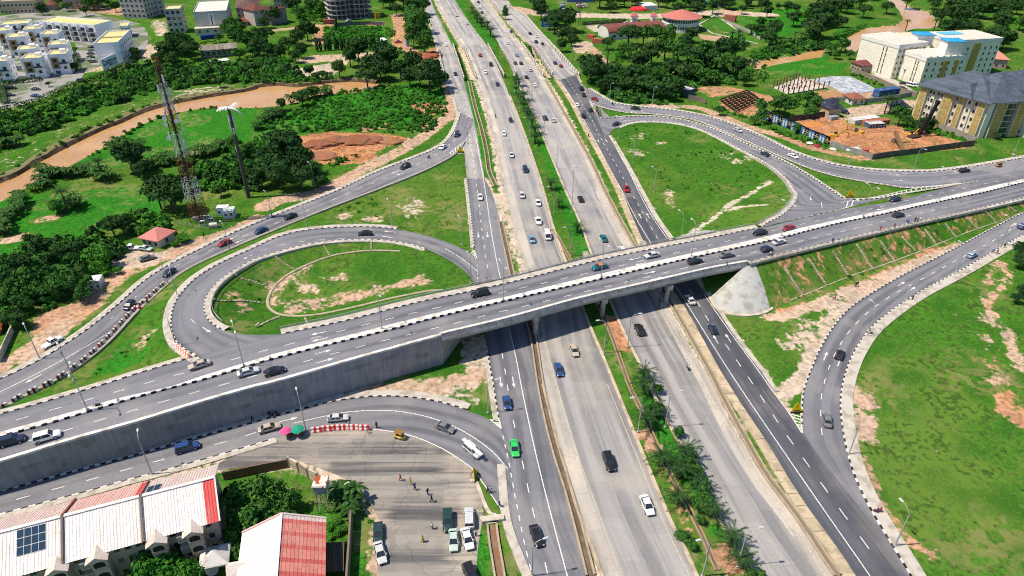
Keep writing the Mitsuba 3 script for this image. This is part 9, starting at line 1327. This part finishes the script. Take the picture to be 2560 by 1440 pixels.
# undergrowth: one object, many bushes
BUSH = []
for s_, leaf, sz in ((61, 'leaf_mid', .40), (62, 'leaf_bright', .40), (63, 'leaf_dark', .42), (64, 'leaf_bright', .34)):
    key = f'bush_{s_}_shapes'; scene[key] = {'type': 'shapegroup', 'foliage': crown_mesh(s_, 1.6, 1.1, .75, 6, 26, sz).shape(leaf)}; BUSH.append(key)
def undergrowth(name, label, polys, per_m2, s0, s1, pick=(0, 1, 2), keep=1.5):
    n = 0
    for s_ in polys:
        pl = Polygon(s_[:, :2]).buffer(0).difference(allroads.buffer(3)).difference(rivers.buffer(keep)); x0, y0, x1, y1 = pl.bounds; k = int((x1-x0)*(y1-y0)*per_m2); xy = np.c_[rng.uniform(x0, x1, k), rng.uniform(y0, y1, k)]; xy = xy[shapely.contains_xy(pl, xy[:, 0], xy[:, 1])]; zz_ = ground_z(xy[:, 0], xy[:, 1]); big = meshkit.noise(np.c_[xy*.08, 0*xy[:, :1]+len(name)]).ravel() if len(xy) else []
        for (x, y), z, g_ in zip(xy, zz_, big):
            s = rng.uniform(s0, s1)*(.55+.9*float(g_)); b = pick[int(rng.integers(len(pick)))]; scene[f'{name}__{n:04d}'] = {'type': 'instance', 'g': {'type': 'ref', 'id': BUSH[b]}, 'to_world': T().translate([float(x), float(y), float(z)-.1]).rotate([0, 0, 1], float(rng.random()*360)).scale([s, s, s*(.7+.5*rng.random())])}; n += 1
    labels[name] = {'label': label, 'kind': 'stuff', 'category': 'bushes'}
undergrowth('bushes', 'dense green bushes covering the far river bank and the land around the groves', [P("-242.2,311.4 -227.6,319.2 -223.8,331.6 -222.8,351.8 -218.9,371.4 -216,395.9 -205.9,407.7 -179.1,398.8 -149.7,407.7 -136.6,366.3 -152.3,366.3 -164.6,361.4 -174.6,351.8 -183.9,349.4 -188.9,338.1 -195.8,325.3 -201.2,311.4 -203.3,293.2 -210.9,281.4 -220.9,278.2"), P("-152.7,417 -131,404.7 -126.2,387.5 -111.5,374 -95.6,374 -97.4,368.9 -109.6,366.3 -136.6,366.3"), P("-130.4,242.5 -121.8,250.3 -114.3,258.6 -108.7,278.2 -105.5,286.3 -91.7,278.2 -84.6,257.2 -92.7,243.7 -92.4,226.7 -122.3,226.7"), P("-153,173.8 -148.3,185.1 -132.8,191.2 -122.3,186.9 -117.5,173.8 -120.7,167.8 -117,159.3 -122.2,151.4 -124.3,146.4 -123.6,142.8 -132.1,141.1"), P("-130.4,208.3 -117.8,205.3 -108.2,192.1 -123.1,193"), P("39,417 57.4,393.1 75.1,390.3 93,404.7 116.2,404.7 131.3,382 119.6,361.4 106.1,363.8 88.9,349.4 78.5,331.6 58.6,329.5 47.1,342.6 39.9,366.3"), P("37.2,338.1 43.8,349.4 52.4,331.6 69.4,331.6 78.5,331.6 71.2,327.4 49.7,331.6"), P("164.4,454.2 200.1,457.9 193.9,441.8 153.7,420.1")], .125, 1.0, 2.0, (0, 1, 1, 2, 3))
undergrowth('weeds', 'lush bright green weeds and low shrubs on the flood plain and rough ground', [P("-93,349.4 -71.8,361.4 -50.6,361.4 -33.6,342.6 -30.4,319.2 -36.3,289.7 -53.6,288 -71.8,291.4 -84.7,291.4 -93.9,286.3 -103.1,278.2 -109.2,279.8 -114,294.9 -104.4,309.5 -102.7,319.2"), P("-73.9,257.2 -64.1,264.4 -62.2,260.1 -70.5,249"), P("-133.8,506.4 -92.4,506.4 -82.2,454.2 -95.3,450.6 -121.6,454.2"), P("-171.2,575.7 -147.9,575.7 -135.2,524.6 -155.3,520"), P("-88.6,506.4 -78,485.1 -76.3,473.1 -85.8,477.1"), P("-77.8,436.6 -70.5,443.5 -65.3,429.9 -75.7,423.4"), P("136.3,338.1 153,347.1 151.3,325.3 137.9,311.4 134.7,329.5"), P("193.3,401.8 194.7,382 195.6,361.4 196.9,349.4 190.2,358.9 186.5,376.7"), P("172.6,293.2 177.6,291.4 185.3,288 192.4,271.9 188.4,268.9 184.1,281.4 170.1,288"), P("219.6,485.1 248.8,510.8 256.5,515.4 227,481.1 211.7,465.4"), P("141.8,423.4 161,443.5 135.1,361.4 131.7,366.3 134.7,398.8"), P("96.3,329.5 102,321.2 110.1,305.7 112.8,294.9 105.1,309.5 95.6,321.2"), P("63.7,429.9 75.9,429.9 69.1,410.8 60.8,407.7"), P("-124.7,146.4 -121.9,152 -120.8,151.4 -122.9,146.4"), P("-205,461.6 -185.9,461.6 -178.1,454.2 -204.1,450.6"), P("113.4,296.7 121.2,281.4 130.5,267.4 128.3,264.4 119.5,276.6 111.2,289.7"), P("-163.8,417 -156.7,429.9 -149.7,407.7 -161.2,404.7")], .20, .4, 1.0, (1, 3, 3))
undergrowth('bank_shrubs', 'low shrubs and weeds fringing the river bank', [np.vstack([offset(river_n, 0.5), offset(river_n, 5.)[::-1]]), np.vstack([offset(river_s, -4.2), offset(river_s, -6.5)[::-1]])], .10, .3, .8, (1, 3, 0), 0)
undergrowth('grass_tufts', 'taller grass tufts and weeds scattered over the grass verges and islands', [P("-77.7,180.2 -67.4,186.9 -60.5,189.5 -55.2,181 -63.5,172.3 -68.2,162 -68.2,150.1"), P("-82,156.6 -80.3,167.8 -76.7,176.9 -66.3,144 -73.9,144 -78.4,147"), P("-89.4,144 -86.4,139.4 -86.7,126.6 -90.72,121.78 -96.9,121.78 -94.9,133.9"), P("81.4,177.7 120.1,193 156.4,207.3 141.4,193 111.2,173.8 81.7,157.9 69,152.7"), P("-69.7,195.8 -52.7,219.9 -44.1,225.5 -40.8,203.3 -58.3,202.4"), P("47.7,296.7 72.3,300.2 86.1,283 98.9,250.3 91.5,226.7 57.8,226.7 51,243.7 45.5,279.8"), P("-1.4,347.1 3.3,333.8 11.1,271.9 19.3,226.7 12,226.7 5.8,288"), P("24.13,119.9 27.29,118.52 29.29,103.8 32.55,86.44 34.38,73.6 31.67,71.8 29.15,81.91 26.2,101.89"), P("-29.39,89.62 -26.79,86.44 -25.01,80.46 -24.57,71.29 -26.6,71.29 -28.46,83.39"), P("-6.3,81.61 -3.86,81.03 -2.93,71.29 -6.09,71.29"), P("148.7,173.8 144.1,163.5 131.9,144 139.6,163.5"), P("100.49,107.76 104.18,100.02 95.63,86.44 99.98,111.91")], .05, .16, .42, (1, 3, 0))


# ======== labels: look-alikes are told apart by their place
FWD = np.array([0, math.cos(PITCH), -math.sin(PITCH)])
ORD = 'first second third fourth fifth sixth seventh eighth ninth tenth eleventh twelfth thirteenth fourteenth fifteenth sixteenth seventeenth eighteenth nineteenth twentieth 21st 22nd 23rd 24th 25th'.split()
same = {}
for k, d in labels.items():
    if '__' not in k and d.get('category') and d.get('kind') != 'stuff': same.setdefault(d['label'], []).append(k)
def spot(k):
    e = scene.get(k) or next(v for q, v in scene.items() if q.startswith(k+'__'))
    if 'to_world' in e: q = np.array(T(e['to_world']).matrix)[:3, 3]
    else: import meshkit as mk; q = mk.WRITTEN[e['filename']][0].mean(0)
    d = q-[0, 0, 103]; w = d@FWD; return d[0]/w, -(d@np.array([0, math.sin(PITCH), math.cos(PITCH)]))/w
for lab, ks in same.items():
    if 1 < len(ks) <= 25:
        s = [spot(k) for k in ks]; ax = 0 if np.ptp([a for a, b in s]) > np.ptp([b for a, b in s]) else 1
        for i, j in enumerate(sorted(range(len(ks)), key=lambda j: s[j][ax])): labels[ks[j]]['label'] = f'{lab}, {ORD[i]} from the {"left" if ax == 0 else "top"}'
